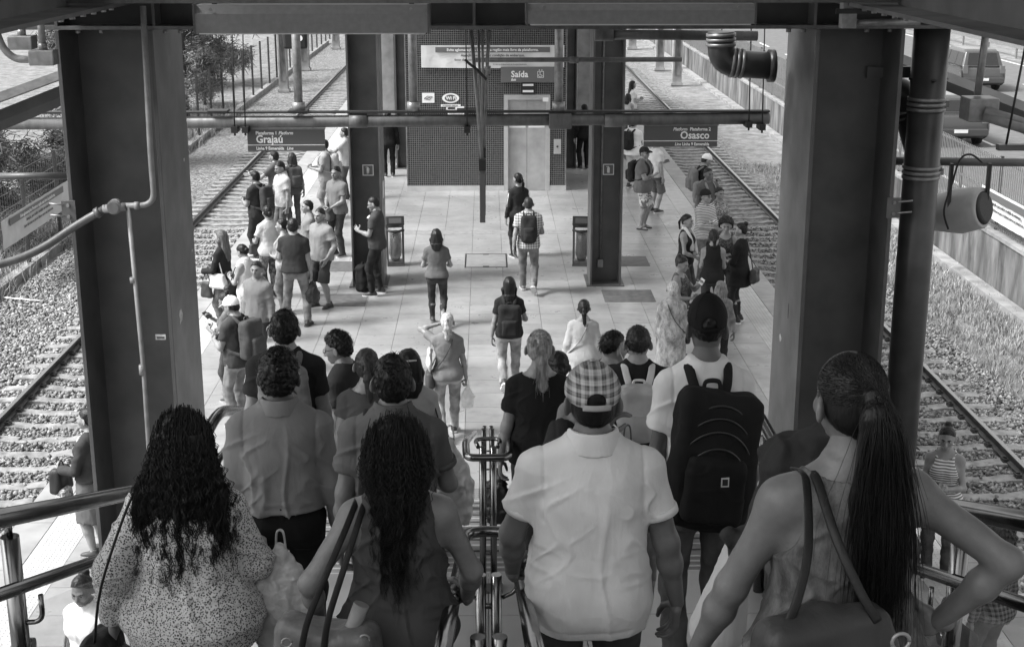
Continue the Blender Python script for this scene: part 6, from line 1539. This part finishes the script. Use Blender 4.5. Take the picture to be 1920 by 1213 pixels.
handbag(f, 'dark strappy bag on the arm of the woman in the pale top', (-.24, .12, 1.05), (.2, .1, .2), .06, strap_to=[(-.26, .1, 1.02), (-.24, .08, 1.2), (-.2, .12, 1.02)])
f = person('woman with tied-back hair and sleeveless grey top in profile', G_(529, 410, 1.64), 80, 1.64, True, arms=('fold_low', 'down'), top=T('tank', .3), bottom=J_(.16), hair=('lowbun', .015), sk=.36)
f = person('man in grey polo and dark shorts, hand in pocket, facing the camera', G_(600, 390, 1.74), 138, 1.74, wt=1.1, arms=('pocket', 'down_in'), head=(8, -2), top=T('polo', .22), bottom=dict(kind='shorts', col=.05), hair=('buzz', .03), shoes=(.04, .06), sk=.3, legs='contra')
f = person('man in a dark waistcoat and jeans with his back turned, hands in front', G_(549, 410, 1.80), -6, 1.80, arms=('forearm', 'bag'), legs='wide', top=T('tee', .035, loose=.012, hem=.9), bottom=J_(.17), hair=('short', .02), shoes=(.03, .05), sk=.3)
sack(f, 'black carrier bag hanging from the hand of the man in the dark waistcoat', f.J[1][2] + np.array([0, .03, -.09]), .38, .13, .015)
f = person('woman with long wavy brown hair in a black jacket at the platform edge', G_(414, 432, 1.66), 70, 1.66, True, arms=('forearm', 'forearm'), top=T('jacket', .025, hem=.92), bottom=J_(.12), hair=('long', .10, .42), sk=.4)
handbag(f, 'pale shoulder bag under the arm of the woman in the black jacket', (-.21, -.02, 1.05), (.12, .3, .26), .6, strap_to=[(-.2, .1, 1.04), (-.15, .05, 1.42), (-.2, -.1, 1.04)])
handbag(f, 'dark flat bag hanging low beside the woman in the black jacket', (-.2, .22, .9), (.08, .22, .3), .05, strap_to=[(-.2, .15, .9), (-.18, .22, 1.05), (-.2, .29, .9)])
f = person('woman bent over her phone wearing a pale scarf and dark bag', G_(458, 457, 1.60), 62, 1.60, True, arms=('phone', 'phone'), head=(-5, -28), top=T('tank', .5), bottom=TR(.6), hair=('lowbun', .012), extras=[('scarf', .6)], sk=.38)
phone(f, 'phone held by the woman with the pale scarf', 1)
b = handbag(f, 'dark printed handbag hanging in front of the woman with the scarf', (-.1, .24, 1.04), (.36, .14, .26), .03, strap_to=[(-.2, .2, 1.03), (-.14, .1, 1.36), (-.02, .2, 1.03)])
f = person('man in grey long sleeves turning to look at the camera', G_(480, 490, 1.70), 150, 1.70, arms=('down', 'down'), head=(20, 2), top=T('long', .17, loose=.014), bottom=TR(.06), hair=('short', .03), sk=.28)
f = person('small woman with a hair bun in a denim blouse at the left edge', G_(426, 548, 1.55), 75, 1.55, True, arms=('phone', 'phone_hi'), head=(0, -20), top=T('three', .13, pat='denim', loose=.02), bottom=TR(.06), hair=('bun', .03), sk=.28)
phone(f, 'dark phone raised by the small woman in the denim blouse', 1)
f = person('young man in a white cap with backpack looking at his phone', G_(438, 556, 1.76), 62, 1.76, arms=('phone', 'phone'), head=(0, -20), top=T('tee', .05), bottom=J_(.2), hair=('short', .015), extras=[('cap', .75)], sk=.34)
backpack(f, 'big dark grey backpack on the young man in the white cap', .06, h=.52, w_=.33, d_=.18); phone(f, 'phone in the hands of the young man in the white cap', -1)
# ---- centre of the platform
f = person('man with headphones round his neck leaning by the left middle column', G_(704, 368, 1.78), 82, 1.78, arms=('phone', 'pocket'), head=(0, -16), top=T('tee', .055), bottom=J_(.025, fit=.008, cuffr=.045), hair=('buzz', .02), extras=[('glasses',), ('headphones',), ('patch', (.185, .0, 1.36), (.055, .055, .06), .6), ('patch', (0, .115, 1.38), (.09, .03, .02), .6)], legs='contra2', shoes=(.03, .6), sk=.3)
phone(f, 'phone in the hand of the man with headphones', -1)
p = at_z(683, 545, 0)
t = empty('backpack', p, R(60), label='black backpack standing on the floor beside the left middle column', cat='backpack', group='backpacks')
solid('pack_body', [rbox((0, 0, .25), (.16, .1, .24), .06, .03), ell((0, -.08, .2), (.13, .08, .17), .04)], .013, cloth(.018), t, disp=lambda P: .01 * vnoise(P * 14))
solid('front_pocket', [rbox((0, -.14, .17), (.1, .04, .1), .03, .02)], .012, cloth(.022), t)
for sx in (-1, 1): MB().tube(smooth_path([(sx * .07, .1, .44), (sx * .09, .16, .35), (sx * .08, .14, .15), (sx * .1, .09, .05)]), .018, 7, flat=(.4, 1)).build('strap', cloth(.03), t)
MB().tube(smooth_path([(-.04, .02, .48), (0, .02, .53), (.04, .02, .48)]), .009, 6).build('grab_handle', cloth(.03), t)
MB().box(-.03, .03, -.185, -.181, .2, .215).build('stripe', WHITE, t)
f = person('woman in grey t-shirt and tight dark jeans walking away in the centre', G_(818, 430, 1.62), 2, 1.62, True, arms=('forearm', 'forearm'), legs='walk', top=T('tee', .10, hem=.9), bottom=J_(.04, fit=.006, cuffr=.036), hair=('bob', .025, .26), shoes=(.06, .2), sk=.32)
f = person('woman with ponytail in a dark tracksuit top with white sleeve stripes', G_(972, 325, 1.68), 22, 1.68, True, arms=('down', 'forearm'), head=(22, 0), top=T('long', .03, loose=.012), bottom=TR(.03), hair=('pony', .015, .3), sk=.3)
S0, E, W = f.J[-1][:3]; sd_ = np.array([-.06, -.01, .0]); MB().tube([S0 + sd_ + (0, 0, .02), E + np.array([-.052, -.02, 0])], .011, 6, flat=(.4, 1)).build('sleeve_stripe', WHITE, f.top)
S0, E, W = f.J[1][:3]; MB().tube([S0 + (.06, -.02, .02), E + np.array([.05, -.03, 0])], .011, 6, flat=(.4, 1)).build('sleeve_stripe', WHITE, f.top)
f = person('man in a plaid shirt and jeans with a black backpack walking away', G_(991, 370, 1.74), 0, 1.74, arms=('swing_b', 'forearm'), legs='walk', top=T('tee', .62, pat='plaid', loose=.014), bottom=J_(.14), hair=('buzz', .06), shoes=(.16, .5), sk=.32)
backpack(f, 'black backpack on the man in the plaid shirt', .03, h=.5, w_=.27)
f = person('young woman with a large black backpack walking away in the centre', G_(955, 520, 1.64), 0, 1.64, True, arms=('down', 'forearm'), legs='walk2', top=T('tee', .02), bottom=J_(.24, fit=.014, cuffr=.05), hair=('long', .02, .28, .75), shoes=(.04, .7), sk=.3, extras=[('patch', (-.0, -.108, 1.335), (.055, .012, .008), .8), ('patch', (-.0, -.108, 1.36), (.05, .012, .008), .8)])
backpack(f, 'large black backpack on the young woman walking in the centre', .022, h=.5, w_=.33, d_=.17, cz=1.13)
f = person('blonde woman with ponytail in grey t-shirt, one arm raised to her face', G_(838, 587, 1.66), 4, 1.66, True, arms=('brow', 'bag'), head=(-14, -2), legs='walk2', top=T('tee', .17), bottom=J_(.26), hair=('pony', .42, .26, 1.3), sk=.3)
handbag(f, 'dark cross-body bag of the blonde woman', (-.24, .02, .95), (.12, .28, .24), .05, strap_to=cross_strap(f, 1), cross=True)
sack(f, 'clear carrier bag in the right hand of the blonde woman', f.J[1][2] + np.array([.02, .03, -.09]), .34, .10, .7, alpha=.7)
handbag(f, 'pale folded shopping bag under the left arm of the blonde woman', (-.24, -.05, 1.28), (.06, .22, .34), .5, name='shopping_bag', soft=.03)
f = person('woman with dark ponytail in a pale frilled dress on the right', G_(1095, 562, 1.60), -6, 1.60, True, wt=1.08, arms=('down', 'down'), legs='walk', top=T('dress', .38, end=.62, sleeve=1.75, sl=.03, neck='boat', flare=.02), bottom=J_(.3), hair=('pony', .025, .26), sk=.34)
handbag(f, 'small bag with thin cross strap of the woman in the pale dress', (-.25, .06, .92), (.1, .2, .16), .2, strap_to=cross_strap(f, 1), cross=True)
f = person('man in a dark suit standing beside the pale pier right of the lift', G_(1096, 196, 1.74), 20, 1.74, top=T('jacket', .015), bottom=TR(.015), hair=('short', .015), sk=.3)
f = person('person in black behind the left middle column near the lift', G_(727, 208, 1.72), 10, 1.72, top=T('jacket', .015), bottom=TR(.015), hair=('short', .015), sk=.3)
# ---- right edge, far to near
f = person('woman with long dark hair and pale top at the far right platform edge', G_(1186, 152, 1.66), -80, 1.66, True, arms=('phone', 'phone'), top=T('tee', .6), bottom=J_(.2), hair=('long', .02, .4), sk=.34)
f = person('shorter dark-haired woman in front of the long-haired one at the far right edge', G_(1178, 176, 1.55), -30, 1.55, True, top=T('tank', .5), bottom=J_(.15), hair=('long', .03, .25), sk=.36)
f = person('broad person in white shirt and pale shorts behind the right middle column', G_(1188, 222, 1.74), -40, 1.74, wt=1.15, arms=('down', 'fold'), top=T('tee', .7, loose=.02), bottom=dict(kind='shorts', col=.5), hair=('short', .02), sk=.32)
backpack(f, 'black backpack on the broad person in white', .02)
f = person('person in pale t-shirt standing beyond the man with patterned shorts', G_(1231, 258, 1.72), -60, 1.72, arms=('phone', 'down'), top=T('tee', .55), bottom=dict(kind='shorts', col=.1), hair=('short', .02), sk=.32)
f = person('heavy man in cap, grey t-shirt and patterned shorts with folded arms', G_(1208, 276, 1.78), -118, 1.78, wt=1.22, arms=('fold', 'fold'), head=(-14, -2), top=T('tee', .13, loose=.014, hem=.8), bottom=dict(kind='shorts', col=.6, pat='camo', len=1.0), hair=('short', .02), extras=[('cap', .02), ('glasses',)], shoes=(.02, .03, 'flipflop'), sk=.34)
backpack(f, 'dark backpack on the heavy man in patterned shorts', .025, h=.44)
f = person('man in white cap and black t-shirt bent over his phone, right edge', G_(1321, 288, 1.78), -78, 1.78, arms=('phone', 'phone'), head=(0, -26), top=T('tee', .02), bottom=TR(.025), hair=('short', .02), extras=[('cap', .72)], sk=.34)
backpack(f, 'grey backpack on the man in the white cap at the right edge', .14)
f = person('young man with bag straps facing the camera near the right track', G_(1328, 315, 1.74), -152, 1.74, arms=('hip', 'down'), top=T('tee', .1), bottom=TR(.05), hair=('buzz', .015), sk=.17)
backpack(f, 'grey backpack on the young man facing the camera at the right edge', .2)
f = person('curly haired woman partly hidden behind the striped shirt', G_(1349, 352, 1.58), -155, 1.58, True, arms=('fold', 'down'), top=T('tee', .35, pat='floral'), bottom=J_(.1), hair=('curly_short', .03), sk=.3)
f = person('person in dark beanie, glasses and striped shirt at the right edge', G_(1323, 356, 1.72), -140, 1.72, arms=('fold', 'fold_low'), head=(6, 0), top=T('long', .62, pat='stripe_h', loose=.014), bottom=J_(.1), hair=('short', .02), extras=[('beanie', .02), ('glasses',)], sk=.36)
f = person('woman in black tank top with a pale towel round her neck', G_(1288, 402, 1.64), -118, 1.64, True, arms=('fold_low', 'front'), head=(-5, -2), top=T('tank', .025, neck='scoop'), bottom=J_(.06), hair=('pony', .02, .2), extras=[('scarf', .65)], sk=.36)
f = person('woman with big curly hair facing the camera in the right-hand group', G_(1362, 410, 1.66), 172, 1.66, True, arms=('fold', 'fold_low'), head=(0, -6), top=T('tank', .08, pat='floral', neck='scoop'), bottom=TR(.04), hair=('afro', .03), sk=.32)
f = person('woman in black dress with curly bun in profile, sneakers with white soles', G_(1391, 418, 1.68), 62, 1.68, True, arms=('fold_low', 'fold'), head=(10, 0), top=T('dress', .018, end=.66, sleeve=1.5), bottom=dict(kind='leggings', col=.03, fit=.004, cuffr=.035), hair=('bun', .02), shoes=(.02, .75), sk=.32)
handbag(f, 'dark leather shoulder bag on the woman in the black dress', (.02, -.26, .98), (.28, .12, .26), .045, strap_to=[(-.02, -.24, .96), (.08, -.15, 1.2), (.1, -.04, 1.46), (.12, .05, 1.4), (.1, -.28, .96)], metal=True)
f = person('woman in black sleeveless top and dark trousers with her back turned, right group', G_(1339, 430, 1.66), -8, 1.66, True, arms=('fold_low', 'fold_low'), top=T('tank', .018), bottom=TR(.045, fit=.012), hair=('pony', .025, .22), sk=.32)
f = person('laughing woman with hair bun holding up a phone, right group', G_(1276, 480, 1.60), -118, 1.60, True, arms=('phone_hi', 'fold_low'), head=(-5, -14), top=T('tank', .12, pat='floral', neck='scoop'), bottom=J_(.06), hair=('bun', .03), sk=.3)
phone(f, 'white phone held up by the laughing woman', -1, True)
f = person('elderly woman with pale tied hair in a mottled grey coat', G_(1262, 528, 1.58), -8, 1.58, True, wt=1.05, arms=('down_in', 'down_in'), top=T('dress', .36, pat='rubbed', end=.42, sleeve=2, sl=.02), bottom=TR(.1), hair=('lowbun', .45), sk=.36)
handbag(f, 'thin-strapped bag of the elderly woman in the grey coat', (.25, .1, .92), (.1, .2, .18), .03, strap_to=cross_strap(f, -1), cross=True)
f = person('girl with long light curly hair and denim jacket behind the black cap', G_(1352, 528, 1.45), -4, 1.45, True, arms=('down', 'down'), top=T('long', .22, pat='denim', loose=.014), bottom=dict(kind='leggings', col=.03, fit=.004, cuffr=.035), hair=('long_curly', .16, .36, .95), sk=.28)
# ---- beside the stairs
f = person('woman in dark cardigan and patterned skirt at the left edge beside the column', G_(163, 766, 1.62), 72, 1.62, True, wt=1.14, arms=('forearm', 'forearm'), head=(4, 0), top=T('long', .05, loose=.012, hem=.95), bottom=dict(kind='skirt', col=.12, end=.46), hair=('lowbun', .02), shoes=(.04, .3), sk=.36)
solid('blouse', [xf_prim(ell((0, .12, 1.22), (.1, .045, .2), 0), f.lean)], .012, cloth(.6, 'speckle', nm='blouse_speckle'), f.root)
handbag(f, 'dark tote bag with patterned front held by the woman beside the left column', (-.08, .36, 1.06), (.30, .14, .30), .03, strap_to=[(-.18, .34, 1.0), (-.14, .30, 1.16), (-.02, .34, 1.0)])
handbag(f, 'pale patterned shopping bag held by the woman beside the left column', (-.14, .3, .84), (.2, .16, .28), .6, pat='floral', name='shopping_bag', strap_to=[(-.2, .3, .8), (-.16, .32, 1.02), (-.08, .3, .8)])
f = person('woman in white polo looking down below the stairs at the left', G_(155, 1074, 1.62), 158, 1.62, True, arms=('down', 'down'), head=(10, -14), top=T('polo', .78), bottom=J_(.1), hair=('bun', .02), sk=.17)
handbag(f, 'dark shoulder bag strap and bag of the woman in the white polo', (.24, -.06, 1.0), (.12, .26, .22), .03, strap_to=[(.22, .06, .98), (.12, .09, 1.3), (.10, .0, 1.47), (.13, -.12, 1.3), (.22, -.16, .98)])
f = person('woman in striped strap top with a phone beside the right track', G_(1778, 798, 1.62), 158, 1.62, True, arms=('phone', 'phone'), head=(0, -10), top=T('strap', .8, pat='stripe_h', neck='scoop'), bottom=J_(.08), hair=('bun', .03), sk=.38)
phone(f, 'phone held by the woman in the striped strap top', -1)
f = person('person with frizzy brown hair in a checked shirt at the right edge', G_(1878, 985, 1.58), 30, 1.58, True, arms=('down', 'down'), top=T('long', .18, pat='plaid', loose=.014), bottom=J_(.08), hair=('afro', .06), sk=.28)
f = person('person in dark tracksuit with three white stripes below the right handrail', G_(1785, 1118, 1.50), 150, 1.50, arms=('down', 'down'), top=T('long', .05), bottom=TR(.05), hair=('short', .02), sk=.3)
for k in range(3): MB().tube([(.17 + .012 * k, .03 + .024 * k, 1.42), (.20 + .012 * k, .05 + .024 * k, 1.3), (.225 + .012 * k, .06 + .024 * k, 1.15)], .007, 5).build('sleeve_stripe', WHITE, f.top)
# ================================================================ people on the stairs, far to near
pos, H = S_(640, 622, 11.2)
f = person('man with curly dark hair and glasses in profile at the foot of the stairs', pos, 75, H, arms=('down', 'down'), head=(0, -14), top=T('tee', .03), bottom=J_(.06), hair=('curly_short', .012), extras=[('glasses',)], sk=.2)
pos, H = S_(1146, 622, 10.6)
f = person('man with earphones and short hair in profile, hand near his mouth', pos, -62, H, arms=('down', 'face'), head=(0, -8), top=T('tee', .02), bottom=J_(.06), hair=('fade', .015), extras=[('earphones',)], sk=.3)
backpack(f, 'black printed backpack on the man with earphones', .015)
pos, H = S_(1197, 613, 9.7)
f = person('young man with short brown hair in black t-shirt going down the stairs', pos, -2, H, arms=('down', 'forearm'), top=T('tee', .018), bottom=J_(.08), hair=('fade', .04), sk=.32)
backpack(f, 'silvery backpack with pale straps on the young man in black', .36, strap=.55, h=.4, w_=.27, cz=1.2, pocket=False)
pos, H = S_(1047, 660, 10.0)
f = person('small person with dark hair bun beside the blonde woman on the stairs', pos, 0, H, True, arms=('down', 'down'), top=T('tee', .2), bottom=J_(.1), hair=('lowbun', .02), sk=.28)
pos, H = S_(766, 657, 9.6)
f = person('woman with dark curly hair and hair clip on the stairs', pos, 8, H, True, arms=('down', 'down'), top=T('tee', .4), bottom=J_(.1), hair=('bob', .015, .24, .95), extras=[('hairclip',)], sk=.26)
handbag(f, 'black shoulder bag beside the woman with the hair clip', (.25, -.02, 1.12), (.1, .34, .3), .015, strap_to=[(.24, .1, 1.1), (.16, .02, 1.42), (.24, -.14, 1.1)])
pos, H = S_(1012, 620, 8.9)
f = person('blonde woman with ponytail and black t-shirt on the stairs', pos, 0, H, True, wt=1.05, arms=('down', 'down'), top=T('tee', .014, neck='boat', loose=.012), bottom=J_(.05), hair=('pony_high', .22, .34, 1.2), sk=.3)
sack(f, 'black plastic bag in the left hand of the blonde woman in black', f.J[-1][2] + np.array([-.02, .05, -.06]), .42, .10, .015)
r_ = np.random.default_rng(5); hm = hair_mat(.30); RT = []
HMx = f.HM
for i in range(420):
    a = r_.uniform(-1.5, 1.5); e = r_.uniform(.1, 1.2); st_ = Vector((.088 * math.sin(a) * math.cos(e), -.012 - .108 * math.cos(a) * math.cos(e), .032 + .103 * math.sin(e))); tie = Vector((.0, -.118, .085)); en = Vector((r_.normal(.01, .03), -.13 + r_.normal(0, .012), -.28 + r_.normal(0, .05)))
    RT.append([tuple(HMx @ st_), tuple(HMx @ (st_.lerp(tie, .5) * 1.04)), tuple(HMx @ (tie + Vector((0, -.012, 0)))), tuple(HMx @ (tie + Vector((r_.normal(0, .014), -.045, -.05)))), tuple(HMx @ (tie.lerp(en, .6) + Vector((0, -.03, 0)))), tuple(HMx @ en)])
strands(f, 'hair_strands', RT, 0, hm, .003, .09, 12, .0022, .004, 6, body=f.hair)
pos, H = S_(687, 655, 9.0)
f = person('woman with low ponytail in a dark strappy top on the stairs', pos, 3, H, True, arms=('down', 'down'), top=T('short', .07, neck='boat'), bottom=J_(.1), hair=('pony', .05, .26), sk=.34)
for sd in (-1, 1): MB().tube([f.U((sd * .085, .02, 1.455)), f.U((sd * .07, -.07, 1.44)), f.U((sd * .02, -.115, 1.30))], .006, 6).build('back_strap', cloth(.02), f.top)
pos, H = S_(532, 583, 9.2)
f = person('man with wet-look dark hair and black t-shirt ahead on the left of the stairs', pos, 2, H, arms=('down', 'down'), top=T('tee', .022), bottom=J_(.06), hair=('short', .012), sk=.3)
backpack(f, 'grey fabric backpack on the man with wet-look hair', .16, strap=.14, h=.48, pat='denim')
pos, H = S_(1328, 560, 6.7)
f = person('tall man in a black cap and white t-shirt with a big black backpack', pos, 2, H, arms=('down', 'down'), head=(-4, -4), top=T('tee', .62, loose=.012), bottom=J_(.07), hair=('fade', .012), extras=[('cap', .012, None, 1)], sk=.12, wx=.82)
backpack(f, 'big black backpack with badge and zip pulls on the tall man in the black cap', .014, h=.56, w_=.40, d_=.20, cz=1.15, logo=True, tilt=7)
sack(f, 'crumpled dark plastic bag by the left arm of the tall man in the black cap', f.J[-1][2] + np.array([-.10, .08, .30]), .40, .11, .05)
pos, H = S_(735, 668, 6.6)
f = person('man with thick black hair in a dark grey polo shirt on the stairs', pos, 2, H, arms=('down', 'forearm'), top=T('polo', .085, cuff=True, loose=.010), bottom=J_(.05), hair=('short', .010), sk=.2)
sack(f, 'pale printed carrier bag beside the right arm of the man in the dark polo', f.J[1][2] + np.array([.10, .10, .16]), .46, .12, .5, alpha=.92)
t = worn(f, 'shoulder_strap', 'dark strap over the left shoulder of the man in the dark polo', 'strap')
MB().tube(smooth_path([f.U((-.11, .13, 1.25)), f.U((-.105, .04, 1.475)), f.U((-.11, -.06, 1.46)), f.U((-.125, -.15, 1.25)), f.U((-.15, -.15, 1.0))]), .03, 8, flat=(.2, 1), up=(0, 1, 0)).build('band', cloth(.02), t)
pos, H = S_(520, 660, 7.0)
f = person('man in a grey long-sleeved shirt and dark belted trousers on the stairs', pos, 3, H, arms=('down', 'down'), head=(-6, -3), top=T('shirt', .19, tuck=1, hem=.985, loose=.020, hang=.6, amp=.013, fr=(9, 9, 3), col_h=.036), bottom=TR(.014, belt=1, waist=1.02), hair=('curly_short', .008), sk=.09)
sack(f, 'pale cloth carrier bag hanging in front of the man in the grey shirt', (-.16, -.22, 1.02), .42, .13, .42)
# ---- the front row
# curly-haired woman
pos, H = S_(340, 772, 4.75)
f = person('woman with very long curly black hair in a speckled blouse, front left', pos, -4, H, True, wt=1.16, arms=(((.33, -.02, .86), (.6, -1, 0), 'relax', (0, .1, -1)), 'forearm'), top=T('long', .52, pat='speckle', loose=.022, hem=.80, flare=.045, sl=.026, hang=.6, amp=.011, fr=(8, 8, 3)), bottom=TR(.012), hair=('long', .006, .54, 1.1), sk=.26)
long_hair(f, 240, .17, .56, .82, hair_mat(.011), .0095, .062, 42, .0016, 12, .010, 9)
UU = f.U
handbag(f, 'black handbag with long strap at the left side of the curly-haired woman', (-.38, -.06, .82), (.14, .3, .24), .015, strap_to=[UU((-.36, -.16, .84)), UU((-.30, -.20, 1.1)), UU((-.20, -.12, 1.40)), UU((-.17, .0, 1.46)), UU((-.22, .12, 1.36))])
sack(f, 'pale cloth bag under the right elbow of the curly-haired woman', (.34, .10, 1.16), .46, .15, .42, name='tote_bag')
# dark ponytail woman with handbag
pos, H = S_(742, 782, 4.45)
f = person('woman with long frizzy dark ponytail in a sleeveless top holding the centre rail', pos, 4, H, True, wt=1.12, arms=(((.31, .02, .92), (.8, -1, 0), 'relax', (0, .2, -1)), ((.27, .22, .90), (.7, -1, 0), 'grip', (-.1, 1, -.3))), top=T('tank', .055, loose=.008, hem=.82, hang=.1), bottom=J_(.05), hair=('long', .008, .38, .58), sk=.22)
long_hair(f, 190, .075, .42, .72, hair_mat(.011), .007, .045, 38, .0014, 12, .012, 19, back=.175, amax=1.9)
U = f.U
b = handbag(f, 'large tan leather handbag with rings and an umbrella on the left of the frizzy-haired woman', (-.27, -.22, 1.05), (.42, .18, .40), .12, rough=.35, metal=True, tilt=R(-18), soft=.02)
for dx in (-.05, .03): MB().tube(smooth_path([(-.31 + dx, -.32, .98), (-.285 + dx * .9, -.30, 1.10), (-.225 + dx * .7, -.24, 1.25), (-.17 + dx * .5, -.15, 1.37), (-.135 + dx * .4, -.04, 1.432), (-.135 + dx * .4, .05, 1.40), (-.14 + dx * .4, .12, 1.28)]), .012, 8, flat=(.3, 1), up=(0, -1, 0)).build('handle', cloth(.012, rough=.55, nm='dark_handle'), b)
t = worn(f, 'folding_umbrella', 'folded umbrella handle sticking out of the tan leather handbag', 'umbrella')
MB().cyl((-.21, -.26, .95), (-.14, -.24, 1.12), .026, .030, 14).build('handle', mat('umbrella_handle', .2, .4), t); MB().cyl((-.26, -.275, .82), (-.21, -.26, .95), .03, .027, 12).build('canopy_roll', cloth(.05), t)
# man in the pale polo
pos, H = S_(1113, 690, 4.6)
f = person('man in a pale polo shirt and plaid cap holding the centre rail', pos, 1, H, wt=1.08, arms=(((.27, .20, .89), (.9, -1, 0), 'grip', (-.15, 1, -.3)), ((.33, .03, .80), (.5, -1, 0), 'relax', (-.05, .2, -1))), head=(3, -3), top=T('polo', .58, loose=.014, hem=.80, cuff=True, amp=.009, fr=(8, 8, 3.5), col_h=.038), bottom=J_(.05), hair=('buzz', .012), extras=[('cap', .46, 'plaid_cap', 1)], sk=.16, shw=1.0)
pos, H = S_(1118, 706, 5.5)
f = person('man hidden behind the plaid cap with one bare arm raised to his neck', pos, 0, H, arms=(((-.02, .03, 1.48), (1, .1, -.35), 'relax', (-.6, .1, .8)), 'down'), top=T('tee', .03), bottom=J_(.05), hair=('short', .012), sk=.2, wx=.95)
# man with folded jacket in front of the right woman; only his cheek and jacket show
pos, H = S_(1584, 722, 4.6)
f = person('man in a dark jacket almost hidden in front of the long-ponytail woman', pos, 0, H, arms=('fold_low', 'down'), top=T('jacket', .03, collar=1), bottom=J_(.04), hair=('short', .012), sk=.18, wx=.85)
# woman with the long straight ponytail
pos, H = S_(1606, 668, 3.35)
f = person('woman with a very long straight black ponytail in a mottled sleeveless top, front right', pos, 6, H, True, wt=1.2, arms=(((.34, .16, .86), (.7, -1, 0), 'relax', (0, .3, -1)), ((.27, -.02, 1.00), (1, -.55, 0), 'relax', (-.9, .5, -.2))), head=(8, -3), top=T('tank', .10, pat='rubbed', loose=.010, hem=.80, neck='boat'), bottom=J_(.05), hair=('pony', .006, .66, 2.0), sk=.17, shw=1.06)
r_ = np.random.default_rng(29); RT = []; HMx = f.HM
for i in range(3000):
    a = r_.uniform(-2.0, 2.0); e = r_.uniform(-.2, 1.45); st_ = Vector((.089 * math.sin(a) * math.cos(e), -.012 - .108 * math.cos(a) * math.cos(e), .032 + .104 * math.sin(e))); tie = Vector((.012, -.122, .05)); xx = r_.normal(0, .030)
    L = r_.uniform(.55, .82)
    RT.append([tuple(HMx @ st_), tuple(HMx @ (st_.lerp(tie, .5) * 1.05)), tuple(HMx @ (tie + Vector((xx * .2, -.012, .0)))), tuple((HMx @ tie) + Vector((xx * .6, -.055 + r_.normal(0, .012), -.08))), tuple((HMx @ tie) + Vector((xx * 1.25 + .01, -.075 + r_.normal(0, .012), -.08 - L * .4))), tuple((HMx @ tie) + Vector((xx * 1.5 + .03, -.06 + r_.normal(0, .012), -.06 - L)))])
strands(f, 'hair_strands', RT, 0, hair_mat(.011), .0032, .2, 16, .0010, .004, 23, body=f.hair)
U = f.U
b = handbag(f, 'dark brown leather shoulder bag with buckles on the long-ponytail woman', (-.15, -.29, 1.20), (.42, .13, .36), .035, rough=.4, tilt=R(14), soft=.016)
MB().tube(smooth_path([(-.26, -.33, 1.17), (-.22, -.30, 1.25), (-.175, -.22, 1.34), (-.135, -.06, 1.447), (-.13, .05, 1.43)]), .013, 8, flat=(.4, 1), up=(0, -1, 0)).build('handle', cloth(.012, rough=.5, nm='bag_leather'), b)
MB().tube(smooth_path([(-.02, -.31, 1.17), (-.06, -.28, 1.24), (-.10, -.2, 1.35), (-.11, -.06, 1.452), (-.105, .05, 1.43)]), .012, 8, flat=(.4, 1), up=(0, -1, 0)).build('handle', cloth(.012, rough=.5, nm='bag_leather'), b)
MB().box(-.275, -.225, -.392, -.382, 1.0, 1.15, ch=.004).build('tab', cloth(.012, rough=.5, nm='bag_leather'), b)
for z in (1.12, 1.06): MB().cyl((-.25, -.398, z), (-.25, -.39, z), .008, n=10).build('stud', GALV, b)
MB().tube([(.02 + .022 * math.cos(a), -.36, 1.14 + .022 * math.sin(a)) for a in np.linspace(0, 6.28, 15)], .005, 6).build('ring', GALV, b)
p_ = CAM + ray(1478, 900) * (3.95 / FPX)
t = empty('folded_jacket', p_, label='dark crumpled jacket carried between the tall man and the long-ponytail woman', cat='jacket')
solid('cloth_bundle', [rbox((0, 0, 0), (.075, .09, .12), .05, .05), cone((-.02, 0, -.08), (-.10, .0, -.22), .06, .04, .05), cone((.03, -.02, .1), (.10, -.03, .15), .05, .035, .05), cone((-.10, 0, -.2), (-.17, .0, -.16), .045, .02, .04)], .007, cloth(.03), t, disp=lambda P: .020 * (np.abs(vnoise(P * np.array([16, 16, 9]))) - .3) + .006 * vnoise(P * 40))
t = empty('cloth_sack', p_ + Vector((-.12, .05, -.22)), label='pale cloth sack hanging below the crumpled jacket', cat='bag')
solid('sack', [cone((0, 0, 0), (-.05, 0, -.26), .04, .085, .04)], .008, cloth(.4), t, disp=lambda P: .016 * np.abs(vnoise(P * np.array([18, 18, 8]))))
